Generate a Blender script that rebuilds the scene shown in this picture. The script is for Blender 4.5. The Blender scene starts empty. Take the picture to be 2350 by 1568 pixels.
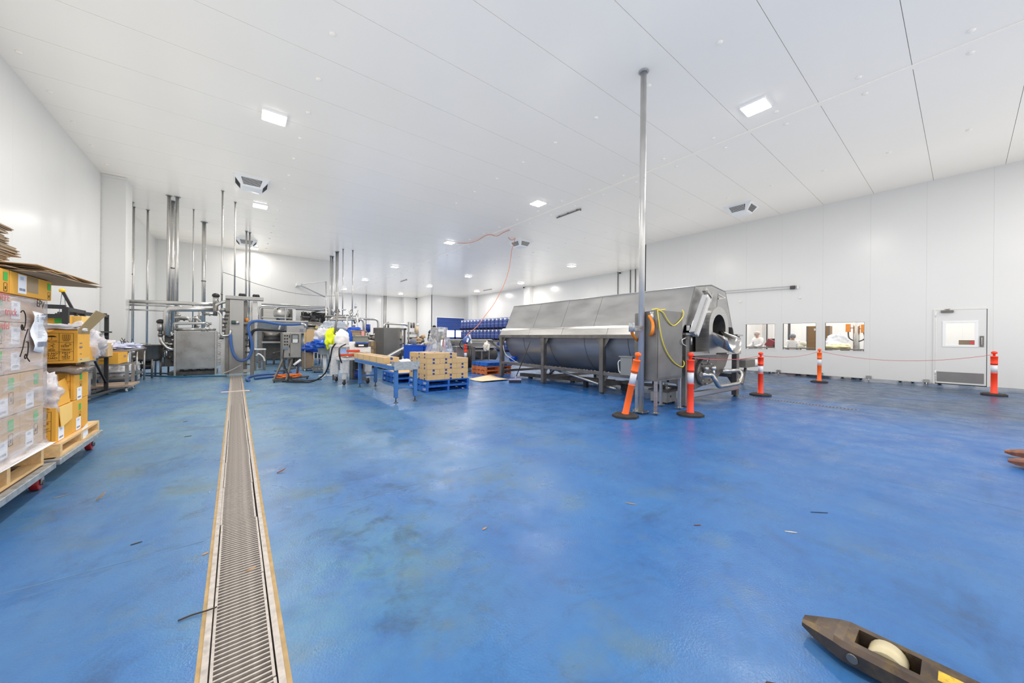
import bpy, bmesh, math, random
from mathutils import Vector, Matrix
random.seed(7)
PI = math.pi
SC = bpy.context.scene
COL = SC.collection

# ---------------------------------------------------------------- camera
ROLL = math.radians(0.5)
YAW = math.atan(625 / 805.0)
fwd = Vector((math.sin(YAW), math.cos(YAW), 0))
rgt = Vector((math.cos(YAW), -math.sin(YAW), 0))
cr, sr = math.cos(ROLL), math.sin(ROLL)
cx = rgt * cr + Vector((0, 0, 1)) * sr
cy = Vector((0, 0, 1)) * cr - rgt * sr
cam = bpy.data.cameras.new('camera')
cam.sensor_width = 36
cam.lens = 805 / 2350 * 36
cam.shift_y = -8.7 / 2350
cam.clip_start, cam.clip_end = 0.05, 200
camo = bpy.data.objects.new('camera', cam)
COL.objects.link(camo)
M = Matrix((cx, cy, -fwd)).transposed().to_4x4()
M.translation = Vector((0, 0, 1.3))
camo.matrix_world = M
SC.camera = camo

# ---------------------------------------------------------------- world, light, exposure
W = bpy.data.worlds.new('world')
SC.world = W
W.use_nodes = True
W.node_tree.nodes['Background'].inputs[0].default_value = (1, 0.98, 0.95, 1)
W.node_tree.nodes['Background'].inputs[1].default_value = 1.0
LAMP_POWER = 102.0
LAMP_COL = (1.0, 0.95, 0.885)
SC.view_settings.view_transform = 'Standard'
SC.view_settings.look = 'None'
SC.view_settings.exposure = 0.3
SC.view_settings.gamma = 1
SC.view_settings.use_curve_mapping = False
SC.cycles.max_bounces = 10
SC.cycles.diffuse_bounces = 6
SC.cycles.glossy_bounces = 4
SC.cycles.transparent_max_bounces = 16
SC.cycles.sample_clamp_indirect = 8
SC.cycles.use_fast_gi = True  # added ambient fill with no source in the room, brightens ceiling and shadows
SC.cycles.fast_gi_method = 'ADD'
W.light_settings.ao_factor = 0.34
W.light_settings.distance = 2.5
SC.cycles.caustics_reflective = False
SC.cycles.caustics_refractive = False

# ---------------------------------------------------------------- materials
def lin(c):
    return tuple(((v / 255) / 12.92 if v / 255 <= 0.04045 else ((v / 255 + 0.055) / 1.055) ** 2.4) for v in c)

def mat(name, rgb, rough=0.5, metal=0.0, var=0.0, scale=6.0, stretch=(1, 1, 1), bump=0.0, bscale=60.0, rvar=0.0, alpha=None,
        emit=None, strength=1.0, spec=0.5, coat=0.0, dirt=None, dscale=3.0, damt=0.5, trans=0.0):
    m = bpy.data.materials.new(name)
    m.use_nodes = True
    nt = m.node_tree
    b = nt.nodes['Principled BSDF']
    c = lin(rgb)
    b.inputs['Base Color'].default_value = (*c, 1)
    b.inputs['Roughness'].default_value = rough
    b.inputs['Metallic'].default_value = metal
    b.inputs['Specular IOR Level'].default_value = spec
    b.inputs['Coat Weight'].default_value = coat
    b.inputs['Transmission Weight'].default_value = trans
    if alpha is not None:
        b.inputs['Alpha'].default_value = alpha
    if emit:
        b.inputs['Emission Color'].default_value = (*lin(emit), 1)
        b.inputs['Emission Strength'].default_value = strength
    tc = mp = None
    if var or bump or rvar or dirt:
        tc = nt.nodes.new('ShaderNodeTexCoord')
        mp = nt.nodes.new('ShaderNodeMapping')
        mp.inputs['Scale'].default_value = stretch
        nt.links.new(tc.outputs['Object'], mp.inputs['Vector'])
    col = None
    if var or rvar:
        n = nt.nodes.new('ShaderNodeTexNoise')
        n.inputs['Scale'].default_value = scale
        n.inputs['Detail'].default_value = 5
        nt.links.new(mp.outputs[0], n.inputs['Vector'])
        if var:
            mx = nt.nodes.new('ShaderNodeMix'); mx.data_type = 'RGBA'
            mx.inputs[6].default_value = (*[max(0, v * (1 - var)) for v in c], 1)
            mx.inputs[7].default_value = (*[min(1, v * (1 + var)) for v in c], 1)
            rm = nt.nodes.new('ShaderNodeMapRange')
            rm.inputs['From Min'].default_value = 0.3; rm.inputs['From Max'].default_value = 0.7
            nt.links.new(n.outputs['Fac'], rm.inputs['Value'])
            nt.links.new(rm.outputs[0], mx.inputs[0])
            col = mx.outputs[2]
        if rvar:
            rm = nt.nodes.new('ShaderNodeMapRange')
            rm.inputs['From Min'].default_value = 0.3; rm.inputs['From Max'].default_value = 0.7
            rm.inputs['To Min'].default_value = max(0.03, rough - rvar); rm.inputs['To Max'].default_value = rough + rvar
            nt.links.new(n.outputs['Fac'], rm.inputs['Value'])
            nt.links.new(rm.outputs[0], b.inputs['Roughness'])
    if dirt:
        n = nt.nodes.new('ShaderNodeTexNoise')
        n.inputs['Scale'].default_value = dscale; n.inputs['Detail'].default_value = 8; n.inputs['Roughness'].default_value = 0.7
        nt.links.new(tc.outputs['Object'], n.inputs['Vector'])
        rm = nt.nodes.new('ShaderNodeMapRange')
        rm.inputs['From Min'].default_value = 0.5; rm.inputs['From Max'].default_value = 0.72
        rm.inputs['To Max'].default_value = damt
        nt.links.new(n.outputs['Fac'], rm.inputs['Value'])
        mx = nt.nodes.new('ShaderNodeMix'); mx.data_type = 'RGBA'
        nt.links.new(rm.outputs[0], mx.inputs[0])
        if col is not None: nt.links.new(col, mx.inputs[6])
        else: mx.inputs[6].default_value = (*c, 1)
        mx.inputs[7].default_value = (*lin(dirt), 1)
        col = mx.outputs[2]
    if col is not None:
        nt.links.new(col, b.inputs['Base Color'])
    if bump:
        n = nt.nodes.new('ShaderNodeTexNoise')
        n.inputs['Scale'].default_value = bscale; n.inputs['Detail'].default_value = 4
        nt.links.new(mp.outputs[0], n.inputs['Vector'])
        bp = nt.nodes.new('ShaderNodeBump')
        bp.inputs['Strength'].default_value = bump; bp.inputs['Distance'].default_value = 0.01
        nt.links.new(n.outputs['Fac'], bp.inputs['Height'])
        nt.links.new(bp.outputs[0], b.inputs['Normal'])
    return m

STEEL = mat('brushed_steel', (196, 194, 190), 0.34, 0.9, var=0.08, scale=3, stretch=(1, 1, 12), rvar=0.06)
STEELH = mat('brushed_steel_sheet', (176, 175, 173), 0.42, 0.85, var=0.12, scale=2.2, stretch=(1, 0.6, 2), rvar=0.07, bump=0.05, bscale=5)
STEELT = mat('trough_steel', (146, 147, 149), 0.4, 0.62, var=0.15, scale=2, stretch=(1, .4, 2), rvar=0.08)
POLEM = mat('pole_steel', (206, 204, 200), 0.32, 0.65, var=0.06, scale=5, rvar=0.06)
STEELD = mat('dull_steel', (138, 134, 128), 0.45, 0.8, var=0.18, scale=5, rvar=0.08)
STEELK = mat('dark_steel', (92, 90, 88), 0.5, 0.6, var=0.3, scale=8, rvar=0.1)
SATIN = mat('satin_pipe_steel', (214, 212, 208), 0.3, 0.88, rvar=0.04, scale=8)
POLISH = mat('polished_steel', (200, 196, 190), 0.22, 0.95, var=0.1, scale=4, bump=0.12, bscale=9)
GALV = mat('galvanised_steel', (178, 182, 184), 0.5, 0.7, var=0.22, scale=22, rvar=0.1)
PANEL = mat('white_coated_panel', (216, 215, 212), 0.24, 0.0, spec=0.5, var=0.012, scale=0.7)
CEILM = mat("white_ceiling_panel", (248, 241, 229), 0.22, 0.0, spec=0.5, var=0.012, scale=0.5)
WHITE = mat('white_powder_coat', (232, 232, 230), 0.4)
CHIPPED = mat('chipped_white_paint', (214, 212, 210), 0.5, var=0.05, dirt=(96, 90, 86), dscale=22, damt=0.55)
OFFWH = mat('off_white_plastic', (222, 222, 218), 0.4)
JOINT = mat('dark_joint_sealant', (150, 150, 148), 0.7)
BLACK = mat('black_plastic', (28, 28, 30), 0.45)
RUBBER = mat('black_rubber', (52, 48, 46), 0.8, var=0.2, scale=12, bump=0.2, bscale=40)
BLKST = mat('black_painted_steel', (48, 48, 50), 0.5, 0.1)
ORANGE = mat('orange_plastic', (250, 104, 30), 0.42, var=0.05, scale=4)
ORANGER = mat('red_orange_plastic', (244, 66, 34), 0.42, var=0.05, scale=4)
REFL = mat('white_reflective_tape', (212, 212, 216), 0.3, var=0.04, scale=30)
KRAFT = mat('kraft_cardboard', (200, 168, 122), 0.75, var=0.06, scale=5, bump=0.05, bscale=120)
KRAFTL = mat('pale_cardboard', (226, 202, 166), 0.75, var=0.05, scale=4)
KRAFTD = mat('grey_brown_cardboard', (142, 122, 100), 0.8, var=0.12, scale=6)
YELLOW = mat('yellow_brown_cardboard', (222, 164, 62), 0.7, var=0.05, scale=3, bump=0.04, bscale=100)
YELLOWP = mat('pale_yellow_cardboard', (232, 192, 110), 0.7, var=0.05, scale=3)
TAPE = mat('navy_tape', (44, 66, 130), 0.35)
CLRT = mat('brown_packing_tape', (150, 122, 78), 0.25)
PBLUE = mat('blue_pallet_paint', (40, 104, 190), 0.6, var=0.16, scale=9, dirt=(40, 44, 60), dscale=5, damt=0.75)
PORANGE = mat('orange_pallet_paint', (214, 120, 66), 0.65, var=0.2, scale=9, dirt=(90, 60, 44), dscale=6, damt=0.6)
CONVB = mat('blue_conveyor_paint', (58, 110, 172), 0.45, var=0.08, scale=8, dirt=(70, 74, 82), dscale=9, damt=0.5)
NAVY = mat('blue_drum_plastic', (74, 90, 146), 0.35, var=0.1, scale=5)
BBLUE = mat('bright_blue_plastic', (20, 78, 186), 0.35, var=0.05, scale=3)
DBLUE = mat('dark_blue_plastic', (34, 58, 130), 0.4)
HOSEB = mat('blue_rubber_hose', (56, 92, 150), 0.45)
WOOD = mat('pine_wood', (222, 186, 134), 0.7, var=0.14, scale=5, stretch=(6, 1, 6))
REDW = mat('red_urethane_wheel', (150, 26, 30), 0.35, var=0.15, scale=8)
RED = mat('red_paint', (196, 70, 48), 0.4, var=0.1)
PAPER = mat('white_paper', (236, 238, 242), 0.6)
PRINT = mat('black_print', (40, 34, 26), 0.8)
GREYPR = mat('grey_print', (120, 126, 140), 0.8)
GREENL = mat('green_label', (70, 176, 74), 0.6)
REDPR = mat('red_marker', (190, 104, 104), 0.8)
YCABLE = mat('yellow_cable', (232, 206, 50), 0.4)
OCABLE = mat('orange_cable', (206, 124, 84), 0.5)
OCOND = mat('orange_conduit', (232, 132, 32), 0.4)
HIVIS = mat('hi_vis_yellow', (226, 236, 40), 0.6)
GREYP = mat('grey_plastic_box', (150, 158, 160), 0.45)
ROPE = mat('red_rope', (196, 96, 96), 0.7)
YPAINT = mat('worn_black_yellow_paint', (88, 76, 68), 0.3, 0.6, var=0.35, scale=7, dirt=(160, 132, 62), dscale=11, damt=0.45, rvar=0.1)
TEALT = mat('teal_panel', (70, 112, 136), 0.4)
GLASS = None

def film_mat(name, rgb, op, rough=0.12, wr=0.6, scale=5, stretch=(1, 1, 4)):
    m = bpy.data.materials.new(name); m.use_nodes = True
    nt = m.node_tree; b = nt.nodes['Principled BSDF']
    b.inputs['Base Color'].default_value = (*lin(rgb), 1); b.inputs['Roughness'].default_value = rough
    tr = nt.nodes.new('ShaderNodeBsdfTransparent'); mix = nt.nodes.new('ShaderNodeMixShader')
    tc = nt.nodes.new('ShaderNodeTexCoord'); mp = nt.nodes.new('ShaderNodeMapping'); mp.inputs['Scale'].default_value = stretch
    n = nt.nodes.new('ShaderNodeTexNoise'); n.inputs['Scale'].default_value = scale; n.inputs['Detail'].default_value = 6; n.inputs['Distortion'].default_value = 0.6
    rm = nt.nodes.new('ShaderNodeMapRange'); rm.inputs['From Min'].default_value = 0.35; rm.inputs['From Max'].default_value = 0.75
    rm.inputs['To Min'].default_value = op * 0.6; rm.inputs['To Max'].default_value = min(1, op * 1.8)
    bp = nt.nodes.new('ShaderNodeBump'); bp.inputs['Strength'].default_value = wr; bp.inputs['Distance'].default_value = 0.02
    L = nt.links.new
    L(tc.outputs['Object'], mp.inputs[0]); L(mp.outputs[0], n.inputs['Vector']); L(n.outputs['Fac'], rm.inputs['Value'])
    L(n.outputs['Fac'], bp.inputs['Height']); L(bp.outputs[0], b.inputs['Normal'])
    L(rm.outputs[0], mix.inputs[0]); L(tr.outputs[0], mix.inputs[1]); L(b.outputs[0], mix.inputs[2])
    L(mix.outputs[0], nt.nodes['Material Output'].inputs[0])
    return m
WRAP = film_mat('stretch_wrap_film', (236, 230, 230), 0.42, 0.16, 0.5, 3.0, (1, 1, 5))
BAGF = film_mat('clear_plastic_bag', (234, 236, 240), 0.3, 0.15, 1.0, 9, (1, 1, 1))
GLASS = film_mat('window_glass', (240, 246, 248), 0.03, 0.02, 0.0, 1, (1, 1, 1))
VAPOUR = None

# ---------------------------------------------------------------- mesh helpers
class MB:
    def __init__(s): s.v = []; s.f = []; s.sm = set()
    def add(s, vs, fs, smooth=False):
        o = len(s.v); s.v += [tuple(v) for v in vs]
        for f in fs:
            if smooth: s.sm.add(len(s.f))
            s.f.append([i + o for i in f])
        return s
    def box(s, x0, y0, z0, x1, y1, z1):
        if x0 > x1: x0, x1 = x1, x0
        if y0 > y1: y0, y1 = y1, y0
        if z0 > z1: z0, z1 = z1, z0
        return s.add([(x0, y0, z0), (x1, y0, z0), (x1, y1, z0), (x0, y1, z0), (x0, y0, z1), (x1, y0, z1), (x1, y1, z1), (x0, y1, z1)],
                     [(3, 2, 1, 0), (4, 5, 6, 7), (0, 1, 5, 4), (1, 2, 6, 5), (2, 3, 7, 6), (3, 0, 4, 7)])
    def bar(s, a, b, w, h, up=(0, 0, 1)):
        a, b, up = Vector(a), Vector(b), Vector(up)
        d = (b - a).normalized()
        if abs(d.dot(up)) > 0.99: up = Vector((1, 0, 0))
        x = d.cross(up).normalized() * (w / 2); y = x.cross(d).normalized() * (h / 2)
        vs = []
        for p in (a, b):
            vs += [p - x - y, p + x - y, p + x + y, p - x + y]
        return s.add(vs, [(0, 1, 2, 3), (7, 6, 5, 4), (0, 4, 5, 1), (1, 5, 6, 2), (2, 6, 7, 3), (3, 7, 4, 0)])
    def obox(s, c, size, rz=0, rx=0, ry=0):
        R = Matrix.Rotation(rz, 3, 'Z') @ Matrix.Rotation(ry, 3, 'Y') @ Matrix.Rotation(rx, 3, 'X')
        c = Vector(c); vs = []
        for z in (-.5, .5):
            for x, y in ((-.5, -.5), (.5, -.5), (.5, .5), (-.5, .5)):
                vs.append(c + R @ Vector((x * size[0], y * size[1], z * size[2])))
        return s.add(vs, [(3, 2, 1, 0), (4, 5, 6, 7), (0, 1, 5, 4), (1, 2, 6, 5), (2, 3, 7, 6), (3, 0, 4, 7)])
    def cyl(s, a, b, r, n=14, r2=None, caps=True):
        a, b = Vector(a), Vector(b); r2 = r if r2 is None else r2
        d = (b - a).normalized(); u = d.orthogonal().normalized(); w = d.cross(u)
        o = len(s.v)
        for p, q in ((a, r), (b, r2)):
            for i in range(n):
                t = 2 * PI * i / n
                s.v.append(tuple(p + (u * math.cos(t) + w * math.sin(t)) * q))
        for i in range(n):
            s.sm.add(len(s.f)); s.f.append([o + i, o + (i + 1) % n, o + n + (i + 1) % n, o + n + i])
        if caps:
            s.f.append([o + n - 1 - i for i in range(n)]); s.f.append([o + n + i for i in range(n)])
        return s
    def tube(s, pts, r, n=10, bend=0.0, closed=False, caps=True, seg=4):
        P = [Vector(p) for p in pts]
        if bend and len(P) > 2:
            Q = [P[0]]
            for i in range(1, len(P) - 1):
                a, b, c = P[i - 1], P[i], P[i + 1]
                d1, d2 = (a - b), (c - b)
                k = min(bend, d1.length * .48, d2.length * .48)
                p1, p2 = b + d1.normalized() * k, b + d2.normalized() * k
                for j in range(seg + 1):
                    t = j / seg
                    Q.append(p1 * (1 - t) ** 2 + b * 2 * t * (1 - t) + p2 * t * t)
            Q.append(P[-1]); P = Q
        m = len(P); o = len(s.v); u = None
        for i in range(m):
            d = (P[(i + 1) % m if closed else min(i + 1, m - 1)] - P[(i - 1) % m if closed else max(i - 1, 0)])
            d = d.normalized() if d.length > 1e-9 else Vector((0, 0, 1))
            u = d.orthogonal().normalized() if u is None else (u - d * u.dot(d)).normalized()
            w = d.cross(u)
            for k in range(n):
                t = 2 * PI * k / n
                s.v.append(tuple(P[i] + (u * math.cos(t) + w * math.sin(t)) * r))
        for i in range(m if closed else m - 1):
            j = (i + 1) % m
            for k in range(n):
                s.sm.add(len(s.f)); s.f.append([o + i * n + k, o + i * n + (k + 1) % n, o + j * n + (k + 1) % n, o + j * n + k])
        if caps and not closed:
            s.f.append([o + n - 1 - k for k in range(n)]); s.f.append([o + (m - 1) * n + k for k in range(n)])
        return s
    def curve(s, pts, r, n=8, div=6):
        P = [Vector(p) for p in pts]; Q = []
        for i in range(len(P) - 1):
            p0, p1, p2, p3 = P[max(i - 1, 0)], P[i], P[i + 1], P[min(i + 2, len(P) - 1)]
            for j in range(div):
                t = j / div
                Q.append(0.5 * ((2 * p1) + (p2 - p0) * t + (2 * p0 - 5 * p1 + 4 * p2 - p3) * t * t + (3 * p1 - p0 - 3 * p2 + p3) * t ** 3))
        Q.append(P[-1])
        return s.tube(Q, r, n)
    def lathe(s, prof, c, axis=(0, 0, 1), n=20, caps=True):
        c, d = Vector(c), Vector(axis).normalized(); u = d.orthogonal().normalized(); w = d.cross(u); o = len(s.v)
        for r, h in prof:
            for k in range(n):
                t = 2 * PI * k / n
                s.v.append(tuple(c + d * h + (u * math.cos(t) + w * math.sin(t)) * r))
        for i in range(len(prof) - 1):
            for k in range(n):
                s.sm.add(len(s.f)); s.f.append([o + i * n + k, o + i * n + (k + 1) % n, o + (i + 1) * n + (k + 1) % n, o + (i + 1) * n + k])
        if caps:
            s.f.append([o + n - 1 - k for k in range(n)]); s.f.append([o + (len(prof) - 1) * n + k for k in range(n)])
        return s
    def prism(s, poly, axis, a, b, smooth=False):
        """extrude a 2D polygon along an axis ('x': (y,z), 'y': (x,z), 'z': (x,y))"""
        def P(p, t):
            return {'x': (t, p[0], p[1]), 'y': (p[0], t, p[1]), 'z': (p[0], p[1], t)}[axis]
        n = len(poly)
        fs = [[n - 1 - i for i in range(n)], [n + i for i in range(n)]]
        vs = [P(p, a) for p in poly] + [P(p, b) for p in poly]
        s.add(vs, fs)
        s.add(vs, [(i, (i + 1) % n, n + (i + 1) % n, n + i) for i in range(n)], smooth)
        return s
    def quad(s, a, b, c, d): return s.add([a, b, c, d], [(0, 1, 2, 3)])
    def sphere(s, c, r, n=12, sc=(1, 1, 1)):
        prof = []
        m = n // 2
        c = Vector(c); o = len(s.v)
        for i in range(m + 1):
            ph = PI * i / m
            for k in range(n):
                t = 2 * PI * k / n
                s.v.append((c.x + r * sc[0] * math.sin(ph) * math.cos(t), c.y + r * sc[1] * math.sin(ph) * math.sin(t), c.z + r * sc[2] * math.cos(ph)))
        for i in range(m):
            for k in range(n):
                s.sm.add(len(s.f)); s.f.append([o + i * n + k, o + (i + 1) * n + k, o + (i + 1) * n + (k + 1) % n, o + i * n + (k + 1) % n])
        return s
    def build(s, name, m, parent=None, bevel=0.0, label=None, kind=None, fix=True):
        me = bpy.data.meshes.new(name)
        org = WORLDLOC.get(parent.name, Vector((0, 0, 0))) if parent else Vector((0, 0, 0))
        me.from_pydata([(v[0] - org.x, v[1] - org.y, v[2] - org.z) for v in s.v], [], s.f)
        for i in s.sm: me.polygons[i].use_smooth = True
        me.materials.append(m)
        if fix:
            bm = bmesh.new(); bm.from_mesh(me); bmesh.ops.recalc_face_normals(bm, faces=bm.faces); bm.to_mesh(me); bm.free()
        o = bpy.data.objects.new(name, me); COL.objects.link(o)
        if parent: o.parent = parent
        WORLDLOC[o.name] = org
        if bevel:
            b = o.modifiers.new('bevel', 'BEVEL'); b.width = bevel; b.segments = 2; b.limit_method = 'ANGLE'; b.harden_normals = False
        if label: o['label'] = label
        if kind: o['kind'] = kind
        return o
WORLDLOC = {}
_ONE = 'zeroth first second third fourth fifth sixth seventh eighth ninth tenth eleventh twelfth thirteenth fourteenth fifteenth sixteenth seventeenth eighteenth nineteenth twentieth'.split()
def nth(i):
    return _ONE[i] if i <= 20 else 'twenty ' + _ONE[i - 20]

def thing(name, label, cat, loc=(0, 0, 0), group=None):
    o = bpy.data.objects.new(name, None); COL.objects.link(o)
    o.empty_display_size = 0.2
    o.location = loc; o['label'] = label; o['category'] = cat
    if group: o['group'] = group
    WORLDLOC[o.name] = Vector(loc)
    return o
def tag(o, label, cat, group=None, kind=None):
    o['label'] = label; o['category'] = cat
    if group: o['group'] = group
    if kind: o['kind'] = kind
    return o
def recentre(o):
    """give a single-mesh thing its own origin at its base"""
    me = o.data; xs = [v.co for v in me.vertices]
    c = Vector((sum(v.x for v in xs) / len(xs), sum(v.y for v in xs) / len(xs), min(v.z for v in xs)))
    me.transform(Matrix.Translation(-c)); o.location = c
    WORLDLOC[o.name] = c.copy()
    return o
def struct(name, parent=None, loc=(0, 0, 0)):
    o = bpy.data.objects.new(name, None); COL.objects.link(o); o['kind'] = 'structure'; o.location = loc
    WORLDLOC[o.name] = Vector(loc)
    if parent: o.parent = parent
    return o
def dup(root, loc, rz=0.0, label=None, group=None):
    r = root.copy(); COL.objects.link(r); r.location = loc; r.rotation_euler = (0, 0, rz)
    if label: r['label'] = label
    if group: r['group'] = group
    WORLDLOC[r.name] = Vector(loc)
    for ch in root.children:
        c = ch.copy(); COL.objects.link(c); c.parent = r
        for g in ch.children:
            d = g.copy(); COL.objects.link(d); d.parent = c
    return r
def text(body, name, m, size, matrix, parent=None, align='CENTER', ext=0.0006, spacing=1.0):
    cu = bpy.data.curves.new(name, 'FONT'); cu.body = body; cu.size = size; cu.extrude = ext
    cu.align_x = align; cu.align_y = 'CENTER'; cu.resolution_u = 2; cu.space_line = 0.85; cu.space_character = spacing
    key = (body, name, size, align, m.name)
    if key not in TEXTS:
        tmp = bpy.data.objects.new('tmp', cu); COL.objects.link(tmp)
        dg = bpy.context.evaluated_depsgraph_get()
        me = bpy.data.meshes.new_from_object(tmp.evaluated_get(dg), depsgraph=dg)
        me.materials.clear(); me.materials.append(m); me.name = name
        bpy.data.objects.remove(tmp); TEXTS[key] = me
    bpy.data.curves.remove(cu) if cu.users == 0 else None
    o = bpy.data.objects.new(name, TEXTS[key]); COL.objects.link(o)
    o.matrix_world = matrix; o['kind'] = 'stuff'
    if parent:
        o.parent = parent
        o.matrix_parent_inverse = Matrix.Translation(-WORLDLOC.get(parent.name, Vector((0, 0, 0))))
    return o
TEXTS = {}
def face_mat(loc, normal, roll=0.0, up=(0, 0, 1)):
    """text plane: z axis along normal, y axis up"""
    z = Vector(normal).normalized(); up = Vector(up); x = up.cross(z).normalized(); y = z.cross(x)
    m = Matrix((x, y, z)).transposed().to_4x4() @ Matrix.Rotation(roll, 4, 'Z'); m.translation = Vector(loc)
    return m

# ================================================================ SETTING
CEIL = 5.98
def slant(y): return -0.0075 * (y - 1.7)       # the drain runs a hair off the room's long axis

def floor_material():
    m = bpy.data.materials.new('blue_epoxy_floor'); m.use_nodes = True
    nt = m.node_tree; b = nt.nodes['Principled BSDF']; L = nt.links.new
    tc = nt.nodes.new('ShaderNodeTexCoord')
    def noise(scale, detail=6, rough=0.6, dist=0.0, stretch=(1, 1, 1)):
        mp = nt.nodes.new('ShaderNodeMapping'); mp.inputs['Scale'].default_value = stretch
        L(tc.outputs['Object'], mp.inputs[0])
        n = nt.nodes.new('ShaderNodeTexNoise'); n.inputs['Scale'].default_value = scale; n.inputs['Detail'].default_value = detail
        n.inputs['Roughness'].default_value = rough; n.inputs['Distortion'].default_value = dist
        L(mp.outputs[0], n.inputs['Vector']); return n.outputs['Fac']
    def rng(v, a, b_, c=0.0, d=1.0):
        r = nt.nodes.new('ShaderNodeMapRange'); r.inputs['From Min'].default_value = a; r.inputs['From Max'].default_value = b_
        r.inputs['To Min'].default_value = c; r.inputs['To Max'].default_value = d; L(v, r.inputs['Value']); return r.outputs[0]
    def mix(f, a, b_):
        x = nt.nodes.new('ShaderNodeMix'); x.data_type = 'RGBA'
        L(f, x.inputs[0])
        if isinstance(a, tuple): x.inputs[6].default_value = (*lin(a), 1)
        else: L(a, x.inputs[6])
        if isinstance(b_, tuple): x.inputs[7].default_value = (*lin(b_), 1)
        else: L(b_, x.inputs[7])
        return x.outputs[2]
    def mul(a, b_):
        x = nt.nodes.new('ShaderNodeMath'); x.operation = 'MULTIPLY'; L(a, x.inputs[0])
        if isinstance(b_, float): x.inputs[1].default_value = b_
        else: L(b_, x.inputs[1])
        return x.outputs[0]
    sep = nt.nodes.new('ShaderNodeSeparateXYZ'); L(tc.outputs['Object'], sep.inputs[0])
    X, Y = sep.outputs[0], sep.outputs[1]
    base = mix(rng(noise(0.9, 7), 0.35, 0.68), FLOOR_A, FLOOR_B)
    base = mix(mul(rng(noise(22, 4), 0.4, 0.75), 0.35), base, FLOOR_C)
    # greener, chalky wear along the wash-down drain (wheel and water traffic)
    ax = nt.nodes.new('ShaderNodeMath'); ax.operation = 'ABSOLUTE'; L(X, ax.inputs[0])
    near = rng(ax.outputs[0], 0.4, 6.4, 1.0, 0.0)
    far = rng(Y, 1.6, 7.0, 0.3, 1.0)
    w = mul(mul(near, far), rng(noise(1.1, 8, 0.65, 0.4, (1, .45, 1)), 0.26, 0.56))
    base = mix(mul(w, 0.9), base, FLOOR_W)
    # tyre scuffs: long thin dark streaks
    st = rng(noise(1.6, 9, 0.7, 0.5, (0.35, 1.5, 1)), 0.58, 0.74)
    base = mix(mul(st, 0.5), base, (30, 50, 74))
    def blob(cx_, cy_, rad):
        vm = nt.nodes.new('ShaderNodeVectorMath'); vm.operation = 'DISTANCE'; L(tc.outputs['Object'], vm.inputs[0]); vm.inputs[1].default_value = (cx_, cy_, 0)
        return rng(vm.outputs['Value'], rad * .15, rad, 1.0, 0.0)
    base = mix(mul(mul(blob(.5, 2.1, .9), rng(noise(3.2, 6, .7), .38, .6)), .5), base, (98, 138, 130))
    base = mix(mul(mul(blob(.95, 2.7, 1.5), rng(noise(3.6, 9, .78, .6), .48, .64)), .8), base, (44, 54, 58))
    base = mix(mul(mul(blob(1.6, 4.6, 1.6), rng(noise(3.0, 9, .78, .6), .5, .68)), .6), base, (52, 66, 74))
    base = mix(mul(mul(blob(-.8, 4.2, 1.4), rng(noise(3.3, 9, .78, .6), .5, .68)), .6), base, (66, 72, 62))
    st2 = mul(rng(noise(2.0, 9, 0.78, 0.8), 0.54, 0.76), near)
    base = mix(mul(st2, 0.85), base, (52, 52, 46))
    yel = mul(mul(rng(noise(1.7, 5, 0.6), 0.54, 0.74), near), 0.7)
    base = mix(yel, base, (100, 112, 88))
    wht = rng(noise(34, 3, 0.7), 0.66, 0.8)
    base = mix(mul(mul(wht, rng(noise(1.3, 3), 0.45, 0.65)), 0.35), base, (116, 134, 150))
    fine = rng(noise(6.5, 9, 0.72, 0.3), 0.34, 0.7)
    base = mix(mul(fine, 0.3), base, (58, 118, 170))
    spk = rng(noise(60, 4, 0.7), 0.6, 0.75)
    base = mix(mul(spk, 0.25), base, (36, 70, 112))
    # floor colour turns darker and greyer past the second slot drain, towards the right hand wall
    right_dark = mul(rng(X, 7.6, 10.5), rng(noise(0.8, 6, 0.6), 0.1, 0.5))
    base = mix(mul(right_dark, 0.8), base, (40, 58, 74))
    L(base, b.inputs['Base Color'])
    b.inputs['Specular IOR Level'].default_value = 0.36
    L(rng(noise(3.0, 7, 0.6), 0.3, 0.7, 0.2, 0.46), b.inputs['Roughness'])
    bp = nt.nodes.new('ShaderNodeBump'); bp.inputs['Strength'].default_value = 0.35; bp.inputs['Distance'].default_value = 0.004
    L(noise(95, 3), bp.inputs['Height']); L(bp.outputs[0], b.inputs['Normal'])
    return m
FLOOR_A, FLOOR_B, FLOOR_C, FLOOR_W = (27, 82, 148), (42, 100, 162), (21, 70, 134), (108, 138, 148)
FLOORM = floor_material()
DIRTYTAN = mat('tan_mortar', (164, 138, 96), 0.8, var=0.18, scale=14, bump=0.3, bscale=50)
TRENCH = mat('dark_trench', (54, 46, 42), 0.8, var=0.3, scale=8)

# floor: two slabs either side of the drain trench
fl_ = struct('floor')
YB, YT = -7.0, 42.0
D0, D1 = -0.125, 0.165          # trench edges at y = 1.7
DE = 14.3                       # where the drain ends
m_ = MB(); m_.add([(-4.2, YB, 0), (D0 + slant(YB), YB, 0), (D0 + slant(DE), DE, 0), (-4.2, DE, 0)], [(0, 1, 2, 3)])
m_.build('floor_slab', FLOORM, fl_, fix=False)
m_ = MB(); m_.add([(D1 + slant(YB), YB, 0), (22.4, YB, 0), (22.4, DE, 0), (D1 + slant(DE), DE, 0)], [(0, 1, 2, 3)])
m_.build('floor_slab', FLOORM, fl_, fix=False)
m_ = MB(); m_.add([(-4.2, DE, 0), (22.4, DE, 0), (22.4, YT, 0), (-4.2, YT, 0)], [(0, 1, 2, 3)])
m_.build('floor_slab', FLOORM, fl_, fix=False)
m_ = MB(); m_.box(-4.2, YB, -0.3, 22.4, YT, -0.25)
m_.build('subfloor', TRENCH, fl_)
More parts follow.
